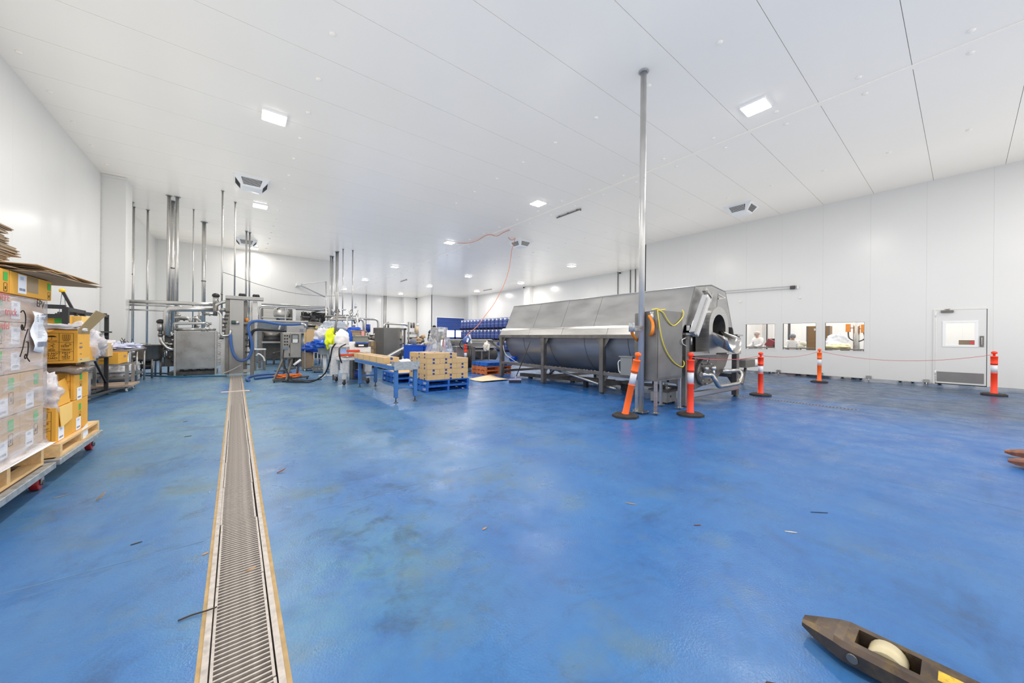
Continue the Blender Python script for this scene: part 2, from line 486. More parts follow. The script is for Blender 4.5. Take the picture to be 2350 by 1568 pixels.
# floor joints, hairline mortar filled
m_ = MB()
for y, x0, x1 in ((2.93, -3.2, D0 - .03), (2.95, D1 + .03, 15.0), (6.52, -3.2, D0 - .05), (6.52, D1, 6.4), (11.1, 0.4, 6.6)):
    m_.add([(x0, y - .0025, .0008), (x1, y - .0025, .0008), (x1, y + .0025, .0008), (x0, y + .0025, .0008)], [(0, 1, 2, 3)])
for x, y0, y1 in ((4.76, -3, 2.9), (4.5, 3, 6.5), (9.7, -3, 3)):
    m_.add([(x - .003, y0, .0008), (x + .003, y0, .0008), (x + .003, y1, .0008), (x - .003, y1, .0008)], [(0, 1, 2, 3)])
m_.build('floor_joint', mat('joint_mortar', (98, 122, 146), 0.8, var=.3, scale=4), fl_, kind='stuff')

# ---- slotted floor drain
dr = struct('trim_1', loc=(0, 0, 0)); dr['label'] = 'long slotted steel floor drain channel running away from the viewer'
def dstrip(a, b, z0, z1, name, m, y0=YB, y1=DE):
    m_ = MB(); s = [(a + slant(y0), y0), (b + slant(y0), y0), (b + slant(y1), y1), (a + slant(y1), y1)]
    m_.prism(s, 'z', z0, z1); return m_.build(name, m, dr)
dstrip(D0, D0 + .016, -.25, .001, 'mortar_edge', DIRTYTAN)
dstrip(D1 - .018, D1, -.25, .001, 'mortar_edge', DIRTYTAN)
WORN = mat('worn_bright_steel', (172, 164, 157), 0.46, 0.3, var=0.28, scale=26, rvar=0.1)
dstrip(D0 + .016, D0 + .038, -.25, .004, 'channel_wall', WORN)
dstrip(D1 - .041, D1 - .018, -.25, .004, 'channel_wall', WORN)
GA, GB = D0 + .042, D1 - .049
BARM = MB(); BARM.box(GA + .008, -.0038, -.028, GB - .008, .0038, 0)
bar_mesh = None
y = -1.4; k = 0; NB = 0
random.seed(5)
while y < DE - .1:
    ln = 0.75
    jx = random.uniform(-.003, .003)
    g = struct('drain_grate', loc=(slant(y) + jx, y, 0.002)); g['kind'] = 'thing'
    g['label'] = 'slotted steel drain grate section, %s along the floor channel counting from the viewer' % nth(k + 1); g['category'] = 'drain grate'; g['group'] = 'grates along the floor drain'
    sk = slant(y + ln) - slant(y)
    mm = MB()
    for a, b in ((GA, GA + .01), (GB - .01, GB)):
        mm.prism([(a, 0.004), (b, 0.004), (b + sk, ln - .004), (a + sk, ln - .004)], 'z', -.028, 0.0015)
    o = mm.build('side_rail', WORN, None); o.parent = g
    n = int(ln / 0.0255)
    stuff = MB()
    for i in range(n):
        yy = (i + .5) * ln / n
        if NB < 290 and y > .4:
            if bar_mesh is None:
                o = BARM.build('bar', WORN, None); bar_mesh = o
            else:
                o = bar_mesh.copy(); COL.objects.link(o)
            o.parent = g; o.location = (sk * yy / ln, yy, 0); NB += 1
        else:
            stuff.box(GA + .008 + sk * yy / ln, yy - .0045, -.028, GB - .008 + sk * yy / ln, yy + .0045, 0)
    if stuff.v:
        o = stuff.build('bars', WORN, None); o.parent = g; o['kind'] = 'stuff'
    y += ln; k += 1
m_ = MB()
cxs, cys = -0.065, 10.33
m_.box(cxs - .26, cys - .075, .001, cxs + .26, cys + .075, .007)
for i in range(10): m_.box(cxs - .24 + i * .05, cys - .06, .007, cxs - .22 + i * .05, cys + .06, .009)
recentre(tag(m_.build('cover_plate', mat('pinkish_steel_plate', (206, 190, 182), .45, .5), None), 'small flat steel plate lying across the floor drain', 'plate'))
# second slot drain beside the big steel machine
sd = struct('trim_2')
m_ = MB(); m_.box(9.1, 1.2, .0006, 9.19, 3.3, .003); m_.build('channel_edge', mat('pale_drain_edge', (150, 146, 138), .5, .4), sd)
m_ = MB()
for i in range(40): m_.box(9.11, 1.22 + i * .052, .003, 9.175, 1.22 + i * .052 + .03, .0038)
m_.build('slots', TRENCH, sd, kind='stuff')

# ---- ceiling panels
ce = struct('ceiling')
m_ = MB(); m_.box(-4.3, YB, CEIL + .004, 22.6, YT + .5, CEIL + .12); m_.build('ceiling_backing', JOINT, ce)
BX = 9.0
def cpanel(x0, x1, y0, y1):
    g = .0035
    mm = MB(); mm.box(x0 + g, y0 + g, CEIL - .012, x1 - g, y1 - g, CEIL + .004); mm.build('ceiling_panel', CEILM, ce)
PITCH = 1.209
k = -13
j0 = 1.77
crows = []
yy = j0 - 6 * PITCH
while yy < YT:
    crows.append(yy); yy += PITCH
for y in crows:
    cpanel(-3.4, BX - .03, y, y + PITCH); cpanel(BX + .03, 22.4, y, y + PITCH)
cpanel(-3.4, BX - .03, YB, crows[0]); cpanel(BX + .03, 22.4, YB, crows[0])
tb = struct('trim_3')
m_ = MB(); m_.box(BX - .06, YB, CEIL - .03, BX + .06, YT, CEIL - .008); m_.build('ceiling_cover_strip', CEILM, tb)

# ---- walls of upright insulated panels
def wall(name, axis, pos, a, b, side, z0=0.0, z1=CEIL, pw=1.155, start=None, holes=(), th=.1):
    """axis 'x': wall plane x = pos running in y from a to b; side = direction of the visible face (+1/-1)"""
    w = struct(name)
    q = a if start is None else start
    while q > a: q -= pw
    edges = [a]
    while q < b - 1e-6:
        if q > a + .05: edges.append(q)
        q += pw
    edges.append(b)
    back = pos - side * th
    def put(mm, u0, u1, v0, v1, d0=pos, d1=back):
        if u1 - u0 < 1e-4 or v1 - v0 < 1e-4: return
        if axis == 'x': mm.box(min(d0, d1), u0, v0, max(d0, d1), u1, v1)
        else: mm.box(u0, min(d0, d1), v0, u1, max(d0, d1), v1)
    g = .0007 if holes else .0009
    for u0, u1 in zip(edges[:-1], edges[1:]):
        mm = MB(); A, B = u0 + g, u1 - g
        hs = [h for h in holes if h[0] < B and h[1] > A]
        if not hs: put(mm, A, B, z0, z1)
        else:
            us = sorted({A, B} | {min(max(h[i], A), B) for h in hs for i in (0, 1)})
            for p, q2 in zip(us[:-1], us[1:]):
                zs = [(z0, z1)]
                for h in hs:
                    if h[0] <= p + 1e-5 and h[1] >= q2 - 1e-5:
                        zs = [x for (s, e) in zs for x in ((s, min(e, h[2])), (max(s, h[3]), e)) if x[1] - x[0] > 1e-4]
                for s, e in zs: put(mm, p, q2, s, e)
        mm.build('wall_panel', PANEL, w)
    if not holes:
        mm = MB(); put(mm, a, b, z0, z1, pos - side * .004, pos - side * (th - .01)); mm.build('wall_core', JOINT, w)
    return w
wall('wall_left', 'x', -3.2, YB, 15.3, 1, start=9.2)
wall('wall_left_far', 'x', -3.26, 16.1, 24.1, 1, start=17.0)
wall('wall_back_left', 'y', 24.1, -3.4, 4.62, -1, start=-3.2)
wall('wall_back_side', 'x', 4.62, 24.2, 41.0, 1)
wall('wall_far', 'y', 41.0, 4.5, 16.6, -1, start=5)
wall('wall_far_side', 'x', 16.75, 36.2, 41.2, -1, start=36.2)
DX0, DX1, DZ1 = 17.425, 20.915, 3.499
wall('wall_roller_door', 'y', 36.2, 16.75, 21.0, -1, start=16.75, holes=((DX0, DX1, 0, DZ1),))
wall('wall_right_far', 'x', 20.95, 9.5, 36.3, -1, start=9.7)
wall('wall_corner_return', 'y', 9.75, 15.85, 21.1, 1, start=15.85)
# columns in the far walls and by the left wall
def pillar(name, x0, y0, x1, y1):
    w = struct(name); mm = MB(); mm.box(x0, y0, 0, x1, y1, CEIL); mm.build('column_cladding', PANEL, w, bevel=.006)
    return w
c_ = pillar('wall_left_column', -3.3, 15.35, -2.7, 16.1)
mm = MB()
for i in range(22): mm.cyl((-3.19, 15.345, .4 + i * .25), (-3.19, 15.352, .4 + i * .25), .006, 6)
mm.build('rivets', JOINT, c_, kind='stuff')
mm = MB(); mm.box(-3.2, 15.33, CEIL - .09, -2.69, 15.35, CEIL - .02); mm.build('cover_strip', PANEL, c_)
pillar('wall_right_column', 20.5, 23.9, 21.0, 24.7)
pillar('wall_far_column', 20.3, 33.3, 21.0, 34.2)
pillar('wall_end_column', 15.2, 40.2, 16.7, 41.0)
# skirting trims along the left walls
for nm, b in (('baseboard_left', (-3.2, YB, 0, -3.185, 15.3, .1)), ('baseboard_back', (-3.2, 24.08, 0, 4.6, 24.1, .12)), ('baseboard_far', (4.7, 40.98, 0, 15.2, 41.0, .12))):
    w = struct(nm); MB().box(*b).build('skirting', GALV, w)

# ---- right hand wall with windows and door; it stops short of the floor
WX = 15.85
WB = 0.1
def win(p0, p1): return p0, p1
wins = [(4.342, 5.302, 0.944, 1.909),
        (3.158, 4.101, 0.95, 1.91),
        (1.961, 2.917, 0.96, 1.907)]
DY0, DY1, DZ0, DZT = -0.386, 0.506, 0.092, 2.189
wall('wall_right', 'x', WX, -6.9, 9.75, -1, z0=WB, start=1.833, pw=1.155, holes=[w for w in wins] + [(DY0, DY1, 0, DZT)])
w_ = struct('trim_4')
MB().box(WX - .012, DY1 + .02, WB - .012, WX + .1, 9.75, WB).build('bottom_channel', GALV, w_)
MB().box(WX - .012, -6.9, WB - .012, WX + .1, DY0 - .02, WB).build('bottom_channel', GALV, w_)
for i, (y0, y1, z0, z1) in enumerate(wins):
    w = struct('window_%d' % (i + 1))
    mm = MB(); f = .045
    for a, b, c, d in ((y0 - f, y1 + f, z0 - f, z0), (y0 - f, y1 + f, z1, z1 + f), (y0 - f, y0, z0, z1), (y1, y1 + f, z0, z1)):
        mm.box(WX - .006, a, c, WX + .1, b, d)
    mm.build('window_frame', PANEL, w)
    mm = MB(); e = .008
    for a, b, c, d in ((y0, y1, z0, z0 + e), (y0, y1, z1 - e, z1), (y0, y0 + e, z0 + e, z1 - e), (y1 - e, y1, z0 + e, z1 - e)):
        mm.box(WX - .002, a, c, WX + .02, b, d)
    mm.build('gasket', mat('grey_gasket_%d' % i, (110, 110, 108), .6), w)
    MB().box(WX + .008, y0, z0, WX + .014, y1, z1).build('pane', GLASS, w)
# door
d = struct('door_1')
g = .012
vy0, vy1, vz0, vz1 = -0.182, 0.315, 1.212, 1.819
mm = MB()
A0, A1, B0, B1 = DY0 + g, DY1 - g, DZ0 + .02, DZT - g
for a, b, c, e in ((A0, A1, B0, vz0), (A0, A1, vz1, B1), (A0, vy0, vz0, vz1), (vy1, A1, vz0, vz1)):
    mm.box(WX - .012, a, c, WX + .04, b, e)
mm.build('door_leaf', PANEL, d)
mm = MB(); f = .06
for a, b, c, e in ((vy0 - f, vy1 + f, vz0 - f, vz0), (vy0 - f, vy1 + f, vz1, vz1 + f), (vy0 - f, vy0, vz0, vz1), (vy1, vy1 + f, vz0, vz1)):
    mm.box(WX - .024, a, c, WX - .012, b, e)
mm.build('vision_frame', WHITE, d, bevel=.004)
MB().box(WX, vy0, vz0, WX + .006, vy1, vz1).build('pane', GLASS, d)
mm = MB(); f = .035
for a, b, c, e in ((DY0 - f, DY0, DZ0, DZT + f), (DY1, DY1 + f, DZ0, DZT + f), (DY0, DY1, DZT, DZT + f)):
    mm.box(WX - .02, a, c, WX + .1, b, e)
mm.build('door_frame', PANEL, d)
MB().box(WX - .004, DY0, DZ0 - .004, WX + .08, DY0 + g, DZT).build('seal', BLACK, d)
MB().box(WX - .004, DY0, DZ0 - .004, WX + .08, DY1, DZ0 + .02).build('bottom_seal', BLACK, d)
MB().box(WX - .018, -0.338, 0.16, WX - .012, 0.473, 0.44).build('kick_plate', mat('kick_plate_steel', (146, 144, 142), .42, .7, var=.1, scale=3), d)
hy, hz = -0.298, 1.308
MB().box(WX - .02, hy - .035, hz - .15, WX - .012, hy + .035, hz + .15).build('handle_plate', STEELD, d)
hp = MB(); hp.tube([(WX - .02, hy, hz - .1), (WX - .055, hy, hz - .1), (WX - .055, hy, hz + .1), (WX - .02, hy, hz + .1)], .008, 8, .02); hp.build('handle', SATIN, d)
cyy = 0.307; cz = 2.148
mm = MB(); mm.box(WX - .07, cyy - .13, cz - .03, WX - .012, cyy + .1, cz + .03); mm.build('closer_body', STEELD, d, bevel=.006)
mm = MB(); mm.bar((WX - .06, cyy - .05, cz + .04), (WX - .12, cyy + .03, cz + .06), .02, .01); mm.bar((WX - .12, cyy + .03, cz + .06), (WX - .02, cyy - .06, cz + .075), .02, .01); mm.build('closer_arm', STEELD, d)
for hzz in (.35, 2.0): MB().cyl((WX - .02, DY1 - .006, hzz), (WX - .02, DY1 - .006, hzz + .12), .012, 8).build('hinge', WHITE, d)
# brackets that hold the wall off the floor
random.seed(3)
for i, (px, y, zt) in enumerate(((1787, 4.217, .2), (1994, 1.849, .2), (2126, 0.663, .2), (1884, 3.016, .2))):
    t = thing('foot_bracket', ['steel foot bracket under the wall below the middle window', 'steel foot bracket under the wall right of the widest window', 'steel foot bracket under the wall just left of the white door', 'steel foot bracket under the wall behind the middle bollard'][i], 'bracket', (WX - .03, y, 0))
    mm = MB(); mm.box(WX - .04, y - .06, WB, WX - .02, y + .06, WB + .09); mm.build('clamp_plate', STEEL, t)
    mm = MB(); mm.cyl((WX - .03, y, 0.006), (WX - .03, y, WB), .016, 8); mm.cyl((WX - .03, y, 0), (WX - .03, y, .006), .04, 10); mm.build('foot_post', STEEL, t)

# ---- roller door far away
d = struct('door_2')
y = 36.2
zz = DZ1; zs = DZ1 - 3.499 + 2.162
n = 9
for i in range(n):
    a = zs + (zz - zs) * i / n; b = zs + (zz - zs) * (i + 1) / n
    MB().box(DX0, y + .02, a + .004, DX1, y + .07, b).build('slat', mat('roller_slat_blue_%d' % i, (36, 74 - i % 3 * 4, 150 - i % 2 * 12), .4), d)
mm = MB(); zc = 1.0
for b in ((DX0, zs - .06, DX1, zs + .02), (DX0, zc + .1, DX1, zc + .3), (DX0, .0, DX1, .2)): mm.box(b[0], y + .02, b[1], b[2], y + .06, b[3])
for i in range(4):
    xx = DX0 + (DX1 - DX0) * i / 3; mm.box(xx - .09, y + .02, 0, xx + .09, y + .06, zs)
mm.build('window_bars', mat('roller_frame_blue', (40, 70, 150), .4), d)
MB().box(DX0, y + .035, .2, DX1, y + .045, zs - .05).build('vision_strip', mat('backlit_white_strip', (240, 246, 255), .4, emit=(235, 244, 255), strength=1.0), d)
mm = MB(); mm.box(DX0 - .12, y - .03, 0, DX0, y + .08, zz + .1); mm.box(DX1, y - .03, 0, DX1 + .12, y + .08, zz + .1); mm.box(DX0, y - .03, zz, DX1, y + .08, zz + .1)
mm.build('door_guide', WHITE, d)

# ---- the packing room behind the windows
wall('wall_packing_room_back', 'x', 20.8, -6.9, 9.6, -1)
wall('wall_packing_room_side', 'y', 9.55, 15.98, 20.8, -1, z0=0)
wall('wall_packing_room_near', 'y', -6.9, 15.98, 20.8, 1)
wall('wall_right_inside', 'x', 15.985, -6.9, 9.55, 1, z0=2.9, z1=CEIL, th=.03)

# ---- ceiling lamps
LAMPM = mat('lamp_diffuser', (255, 255, 255), .4, emit=(255, 254, 250), strength=14)
LAMPW = mat('lamp_body_white', (240, 240, 240), .4)
def lamp(x, y, z=CEIL, power=LAMP_POWER, first=[None], where=''):
    loc = (x, y, z - .012)
    t = thing('ceiling_light', where, 'ceiling light', loc, 'square ceiling lights')
    if first[0] is None:
        mm = MB(); mm.box(x - .215, y - .215, z - .05, x + .215, y + .215, z - .012); a = mm.build('lamp_body', LAMPW, t)
        mm = MB(); mm.box(x - .195, y - .195, z - .062, x + .195, y + .195, z - .05); b = mm.build('diffuser', LAMPM, t)
        first[0] = (a, b)
    else:
        for o in first[0]:
            c = o.copy(); COL.objects.link(c); c.parent = t
    ld = bpy.data.lights.new('lamp_light', 'AREA'); ld.shape = 'SQUARE'; ld.size = .36; ld.energy = power; ld.color = LAMP_COL
    ld.spread = math.radians(180)
    lo = bpy.data.objects.new('lamp_light', ld); COL.objects.link(lo); lo.parent = t; lo.location = (0, 0, -.056)
    return t
ORD = {0.55: 'near the left wall', 8.1: 'beside the ceiling cover strip', 13.75: 'in the third lamp row', 18.9: 'in the row by the far right wall'}
ROW = {-4.0: 'behind the viewer', 2.57: 'in the nearest row', 9.03: 'in the second row', 15.5: 'in the third row', 23.2: 'in the fourth row', 30.2: 'in the fifth row', 37.5: 'in the last row'}
for x in (0.55, 8.1, 13.75, 18.9):
    for y in (-4.0, 2.57, 9.03, 15.5, 23.2, 30.2, 37.5):
        xx = x
        if y < 5 and x > 16: continue
        if x == 13.75 and y in (2.57, 9.03, 15.5): continue
        if x == 18.9 and y in (9.03, 37.5): continue
        if x == 0.55 and y > 24: continue
        if x == 18.9 and y == 15.5: xx = 16.84
        lamp(xx, y, power=LAMP_POWER * (.3 if (x == .55 and y == 23.2) else 1), where='square white ceiling light %s, %s' % (ROW[y], ORD[x]))
for y in (-2.5, 1.0, 4.5, 8.0):
    lamp(18.4, y, CEIL, LAMP_POWER * 0.95, where='square ceiling light in the packing room, %s' % {-2.5: 'beyond the door', 1.0: 'by the door', 4.5: 'over the middle window', 8.0: 'over the furthest window'}[y])

# ================================================================ ROTARY DRUM MACHINE
mc = thing('drum_cooker', 'long stainless steel drum cooker with a peaked hood on a steel frame', 'machine', (7.88, 3.28, 0))
CXm, Y0, Y1 = 7.88, 3.28, 9.45
def sect(dx, z): return CXm + dx, z
# hood: left slope in sheets, roof, right slope, end plates
LS = [(-1.03, 1.58), (-.67, 2.37)]
cuts = [Y0, 4.42, 5.6, 6.75, 7.95, Y1 - .05]
for a, b in zip(cuts[:-1], cuts[1:]):
    mm = MB(); g = .004
    mm.add([(CXm - 1.03, a + g, 1.58), (CXm - 1.03, b - g, 1.58), (CXm - .67, b - g - .0, 2.37), (CXm - .67, a + g, 2.37),
            (CXm - 1.0, a + g, 1.57), (CXm - 1.0, b - g, 1.57), (CXm - .645, b - g, 2.35), (CXm - .645, a + g, 2.35)],
           [(0, 1, 2, 3), (7, 6, 5, 4), (0, 4, 5, 1), (1, 5, 6, 2), (2, 6, 7, 3), (3, 7, 4, 0)])
    mm.build('hood_panel', STEELH, mc)
mm = MB(); mm.tube([(CXm - .67, Y0, 2.365), (CXm - .67, Y1 - .05, 2.365)], .014, 8); mm.build('hood_ridge_edge', STEEL, mc)
mm = MB(); mm.prism([(CXm - .67, 2.37), (CXm, 2.46), (CXm + .67, 2.37), (CXm + .65, 2.35), (CXm, 2.43), (CXm - .65, 2.35)], 'y', Y0, Y1 - .05); mm.build('hood_roof', STEELH, mc)
mm = MB(); mm.prism([(CXm + .67, 2.37), (CXm + 1.03, 1.58), (CXm + 1.0, 1.58), (CXm + .65, 2.35)], 'y', Y0, Y1 - .05); mm.build('hood_panel', STEELH, mc)
for y in (Y0, Y1 - .07):
    mm = MB(); mm.prism([(CXm - 1.03, 1.58), (CXm - .67, 2.37), (CXm, 2.46), (CXm + .67, 2.37), (CXm + 1.03, 1.58)], 'y', y, y + .02); mm.build('hood_end_plate', STEELH, mc)
# bright bent skirt along the hood
for side in (-1, 1):
    sk = [(1.03, 1.6), (1.09, 1.55), (1.15, 1.39), (1.13, 1.385), (1.07, 1.54), (1.02, 1.585)]
    cs = [Y0 + .02, 5.1, 6.6, 8.0, Y1 + .08] if side < 0 else [Y0, Y1]
    for a, b in zip(cs[:-1], cs[1:]):
        mm = MB(); mm.prism([(CXm + side * x, z) for x, z in sk], 'y', a + .004, b - .004); mm.build('hood_skirt', STEEL, mc)
# the round trough below
prof = [(CXm + 1.03 * math.cos(PI + PI * i / 28), 1.36 + 1.03 * math.sin(PI + PI * i / 28)) for i in range(29)]
tcuts = [Y0 + .1, 4.6, 5.9, 7.2, 8.4, Y1 - .1]
for a, b in zip(tcuts[:-1], tcuts[1:]):
    mm = MB(); vs = []
    for x, z in prof: vs += [(x, a + .005, z), (x, b - .005, z)]
    mm.add(vs, [(2 * i, 2 * i + 2, 2 * i + 3, 2 * i + 1) for i in range(28)], True); mm.build('trough_sheet', STEELT, mc, fix=False)
for y in (Y0 + .08, Y1 - .12):
    mm = MB(); mm.prism(prof + [(CXm + 1.03, 1.4), (CXm - 1.03, 1.4)], 'y', y, y + .025); mm.build('trough_end_plate', STEELD, mc)
for y in tcuts[1:-1]:
    mm = MB(); mm.tube([(x + (x - CXm) * .003, y, z - .003) for x, z in prof], .007, 6); mm.build('trough_seam', STEELD, mc)
# frame
for side, nm in ((-1, 'front'), (1, 'rear')):
    X = CXm + side * 1.13
    MB().box(X - .05, Y0 - .1, 1.30, X + .05, Y1 + .12, 1.385).build('top_rail', STEELD, mc, bevel=.006)
    MB().box(X - .05, Y0 - .05, .43, X + .05, Y1 + .05, .515).build('lower_rail', STEELD, mc, bevel=.006)
    for y in (3.25, 5.22, 7.32, 9.42):
        MB().box(X - .065, y - .055, .03, X + .065, y + .055, 1.30 if y > 4 else 1.41).build('leg', STEELD, mc, bevel=.006)
        mm = MB(); mm.cyl((X, y, 0), (X, y, .03), .03, 10); mm.cyl((X, y, 0), (X, y, .008), .05, 10); mm.build('levelling_foot', STEELK, mc)
        for s in (-1, 1):
            if not (y < 4 and s < 0):
                MB().prism([(y + s * .055, 1.3), (y + s * .2, 1.3), (y + s * .055, 1.08)], 'x', X - .008, X + .008).build('gusset', STEELD, mc)
                MB().prism([(y + s * .055, .43), (y + s * .17, .43), (y + s * .055, .25)], 'x', X - .008, X + .008).build('gusset', STEELD, mc)
for y in (3.22, 5.22, 7.32, 9.42):
    MB().box(CXm - 1.08, y - .04, .16, CXm + 1.08, y + .04, .24).build('cross_rail', STEELD, mc)
# small feet / clamps dotted along the lower rail
mm = MB(); random.seed(9)
for i in range(46): 
    y = Y0 + .3 + i * .13 + random.uniform(-.03, .03); mm.obox((CXm - 1.13 + random.uniform(-.03, .03), y, .522), (random.uniform(.01, .03), random.uniform(.01, .03), .012), random.random())
mm.build('crumbs_on_rail', mat('pale_crumbs', (170, 164, 150), .9), mc, kind='stuff')
# far end bits
mm = MB(); mm.bar((CXm - 1.13, Y1 + .02, .9), (CXm - 1.13, Y1 + .75, 1.18), .06, .06); mm.bar((CXm - 1.13, Y1 + .1, 1.18), (CXm - 1.13, Y1 + .9, 1.18), .06, .06); mm.build('end_brace', STEELD, mc)
mm = MB(); mm.tube([(CXm - 1.14, Y1 - .1, 1.05), (CXm - 1.1, Y1 - .15, .75), (CXm - 1.0, Y1 - .7, .5)], .012, 6, .2); mm.build('white_tube', OFFWH, mc)
# front end: arched inlet housing with round mouth
rc = (7.67, 1.52)
yf, yb = 3.03, Y0 + .01
arch = [(rc[0] - .43, 1.03)] + [(rc[0] + .43 * math.cos(PI - PI * i / 20), rc[1] + .44 * math.sin(PI - PI * i / 20)) for i in range(21)] + [(rc[0] + .43, 1.03)]
hole = [(rc[0] + .285 * math.cos(t), rc[1] + .285 * math.sin(t)) for t in [2 * PI * i / 32 for i in range(32)]]
mm = MB(); n = len(arch)
mm.add([(x, yf, z) for x, z in arch] + [(x, yb, z) for x, z in arch], [(i, (i + 1) % n, n + (i + 1) % n, n + i) for i in range(n)])
# front face as a ring between arch and hole
def ray_to_arch(t):
    dx, dz = math.cos(t), math.sin(t)
    if dz >= 0: k = 1 / math.sqrt((dx / .43) ** 2 + (dz / .44) ** 2)
    else:
        k = 1e9
        if abs(dx) > 1e-6: k = min(k, .43 / abs(dx))
        k = min(k, (rc[1] - 1.03) / -dz)
    return rc[0] + dx * k, rc[1] + dz * k
A = [ray_to_arch(2 * PI * i / 64) for i in range(64)]; Hh = [(rc[0] + .285 * math.cos(2 * PI * i / 64), rc[1] + .285 * math.sin(2 * PI * i / 64)) for i in range(64)]
mm.add([(x, yf, z) for x, z in A] + [(x, yf, z) for x, z in Hh], [(i, (i + 1) % 64, 64 + (i + 1) % 64, 64 + i) for i in range(64)])
mm.build('inlet_housing', STEEL, mc)
mm = MB(); mm.add([(x, yf, z) for x, z in Hh] + [(rc[0] + (x - rc[0]) * .92, Y0 + .6, rc[1] + (z - rc[1]) * .92) for x, z in Hh], [(i, (i + 1) % 64, 64 + (i + 1) % 64, 64 + i) for i in range(64)], True)
mm.add([(rc[0] + (x - rc[0]) * .92, Y0 + .6, rc[1] + (z - rc[1]) * .92) for x, z in Hh], [list(range(64))])
mm.build('inlet_tunnel', STEELK, mc, fix=False)
# half-pipe chute
mm = MB(); vs = []; N = 16
for j in range(5):
    t = j / 4; y = yf + .12 - t * .42; z0 = rc[1] - .02 - t * .17; x0 = rc[0] - .0 - t * .06
    for i in range(N + 1):
        a = PI + PI * i / N; r = .275 + t * .03
        vs.append((x0 + r * math.cos(a), y + (.05 * math.sin(a) if j == 4 else 0), z0 + r * 1.0 * math.sin(a)))
mm.add(vs, [(j * (N + 1) + i, j * (N + 1) + i + 1, (j + 1) * (N + 1) + i + 1, (j + 1) * (N + 1) + i) for j in range(4) for i in range(N)], True)
o = mm.build('chute', POLISH, mc, fix=False); sol = o.modifiers.new('s', 'SOLIDIFY'); sol.thickness = .006
# slanting aluminium cover and its bracket
mm = MB(); mm.bar((6.824,3.12,1.391), (7.326,3.12,2.14), .17, .12, (0, 1, 0)); mm.build('sloping_cover', mat('satin_aluminium', (216, 216, 216), .35, .7), mc, bevel=.012)
mm = MB(); mm.bar((6.723,3.05,1.389), (7.2,3.05,2.107), .05, .02, (0, 1, 0)); mm.build('cover_rib', STEEL, mc)
mm = MB(); c = Vector((7.434,3.15,2.204)); mm.obox(c, (.22, .1, .04), 0, 0, .5); mm.obox(c + Vector((-.04, .02, .06)), (.16, .06, .1), 0, 0, .6); mm.obox(c + Vector((.09, 0, -.06)), (.04, .08, .2), 0, 0, .4); mm.build('cover_bracket', STEEL, mc)
mm = MB(); a = Vector((8.009,3.2,2.163)); mm.bar(a, (8.209,3.15,2.202), .03, .03); mm.bar(a + Vector((0, 0, .1)), (8.143,3.15,2.197), .02, .02); mm.bar(a + Vector((-.005, 0, .12)), a + Vector((0, .05, -.45)), .015, .015); mm.build('side_bracket', STEEL, mc)
mm = MB(); mm.obox((6.809,3.22,1.516), (.05, .04, .1)); mm.build('latch', OFFWH, mc); 
mm = MB(); mm.cyl((6.695,3.1,1.332), (6.697,3.1,1.194), .016, 8); mm.build('pin', STEEL, mc)
# front frame plates and beam
MB().box(CXm - 1.3, Y0 - .14, 1.38, CXm - .95, Y0 + .05, 1.42).build('post_cap', STEEL, mc)
MB().box(CXm + .95, Y0 - .14, 1.38, CXm + 1.25, Y0 + .05, 1.42).build('post_cap', STEEL, mc)
MB().box(CXm - 1.1, Y0 - .16, .98, CXm - .12, Y0 - .02, 1.06).build('front_beam', STEEL, mc, bevel=.008)
MB().box(CXm + .38, Y0 - .16, .98, CXm + 1.1, Y0 - .02, 1.06).build('front_beam', STEEL, mc, bevel=.008)
mm = MB(); mm.prism([(CXm - .75, .98), (CXm + .8, .98), (CXm + .62, .72), (CXm + .2, .45), (CXm - .75, .3)], 'y', Y0 - .03, Y0 + .04); mm.build('front_plate', STEELD, mc)
mm = MB(); mm.cyl((CXm - .45, Y0 - .1, .64), (CXm - .45, Y0 - .02, .64), .27, 24); mm.build('hatch', STEELD, mc)
mm = MB()
for i in range(8):
    a = 2 * PI * i / 8; p = Vector((CXm - .45 + .23 * math.cos(a), Y0 - .11, .64 + .23 * math.sin(a))); mm.cyl(p, p - Vector((0, .03, 0)), .016, 8)
mm.sphere((CXm - .55, Y0 - .16, .72), .05, 10); mm.sphere((CXm - .3, Y0 - .18, .72), .06, 10); mm.cyl((CXm - .3, Y0 - .18, .72), (CXm - .3, Y0 - .2, .55), .03, 8); mm.cyl((CXm - .55, Y0 - .15, .72), (CXm - .5, Y0 - .1, .6), .03, 8)
mm.build('hatch_clamp', SATIN, mc)
mm = MB(); mm.tube([(7.083,3.1,0.609), (7.423,3.05,0.594), (7.461,3,0.484), (7.585,3,0.353), (8.558,3,0.352), (8.699,3,0.552), (8.645,3.05,0.628), (7.989,3.12,0.637)], .042, 12, .12); mm.build('drain_pipe', POLISH, mc)
MB().box(CXm - 1.1, Y0 - .12, .18, CXm + 1.1, Y0 - .02, .27).build('lower_front_rail', STEEL, mc, bevel=.006)
mm = MB()
for px in (1642, 1648, 1654, 1660): mm.bar((7.709,3.08,1.09), (CXm - .2 + (px - 1648) * .03, Y0 - .06, 1.0), .02, .02)
mm.build('under_mouth_struts', STEELK, mc)
mm = MB(); mm.tube([(6.921,3.12,0.942), (7.124,3.12,0.817), (7.391,3.12,0.789), (7.467,3.12,0.926)], .006, 6, .1); mm.build('thin_hose', BLACK, mc)
mm = MB(); mm.tube([(6.66,3.18,1.331), (6.387,3.12,1.29), (6.421,3.12,1.211), (6.68,3.18,1.167)], .008, 6, .05); mm.build('thin_hose', OFFWH, mc)
mc.rotation_euler = (0, 0, math.radians(-1.6))

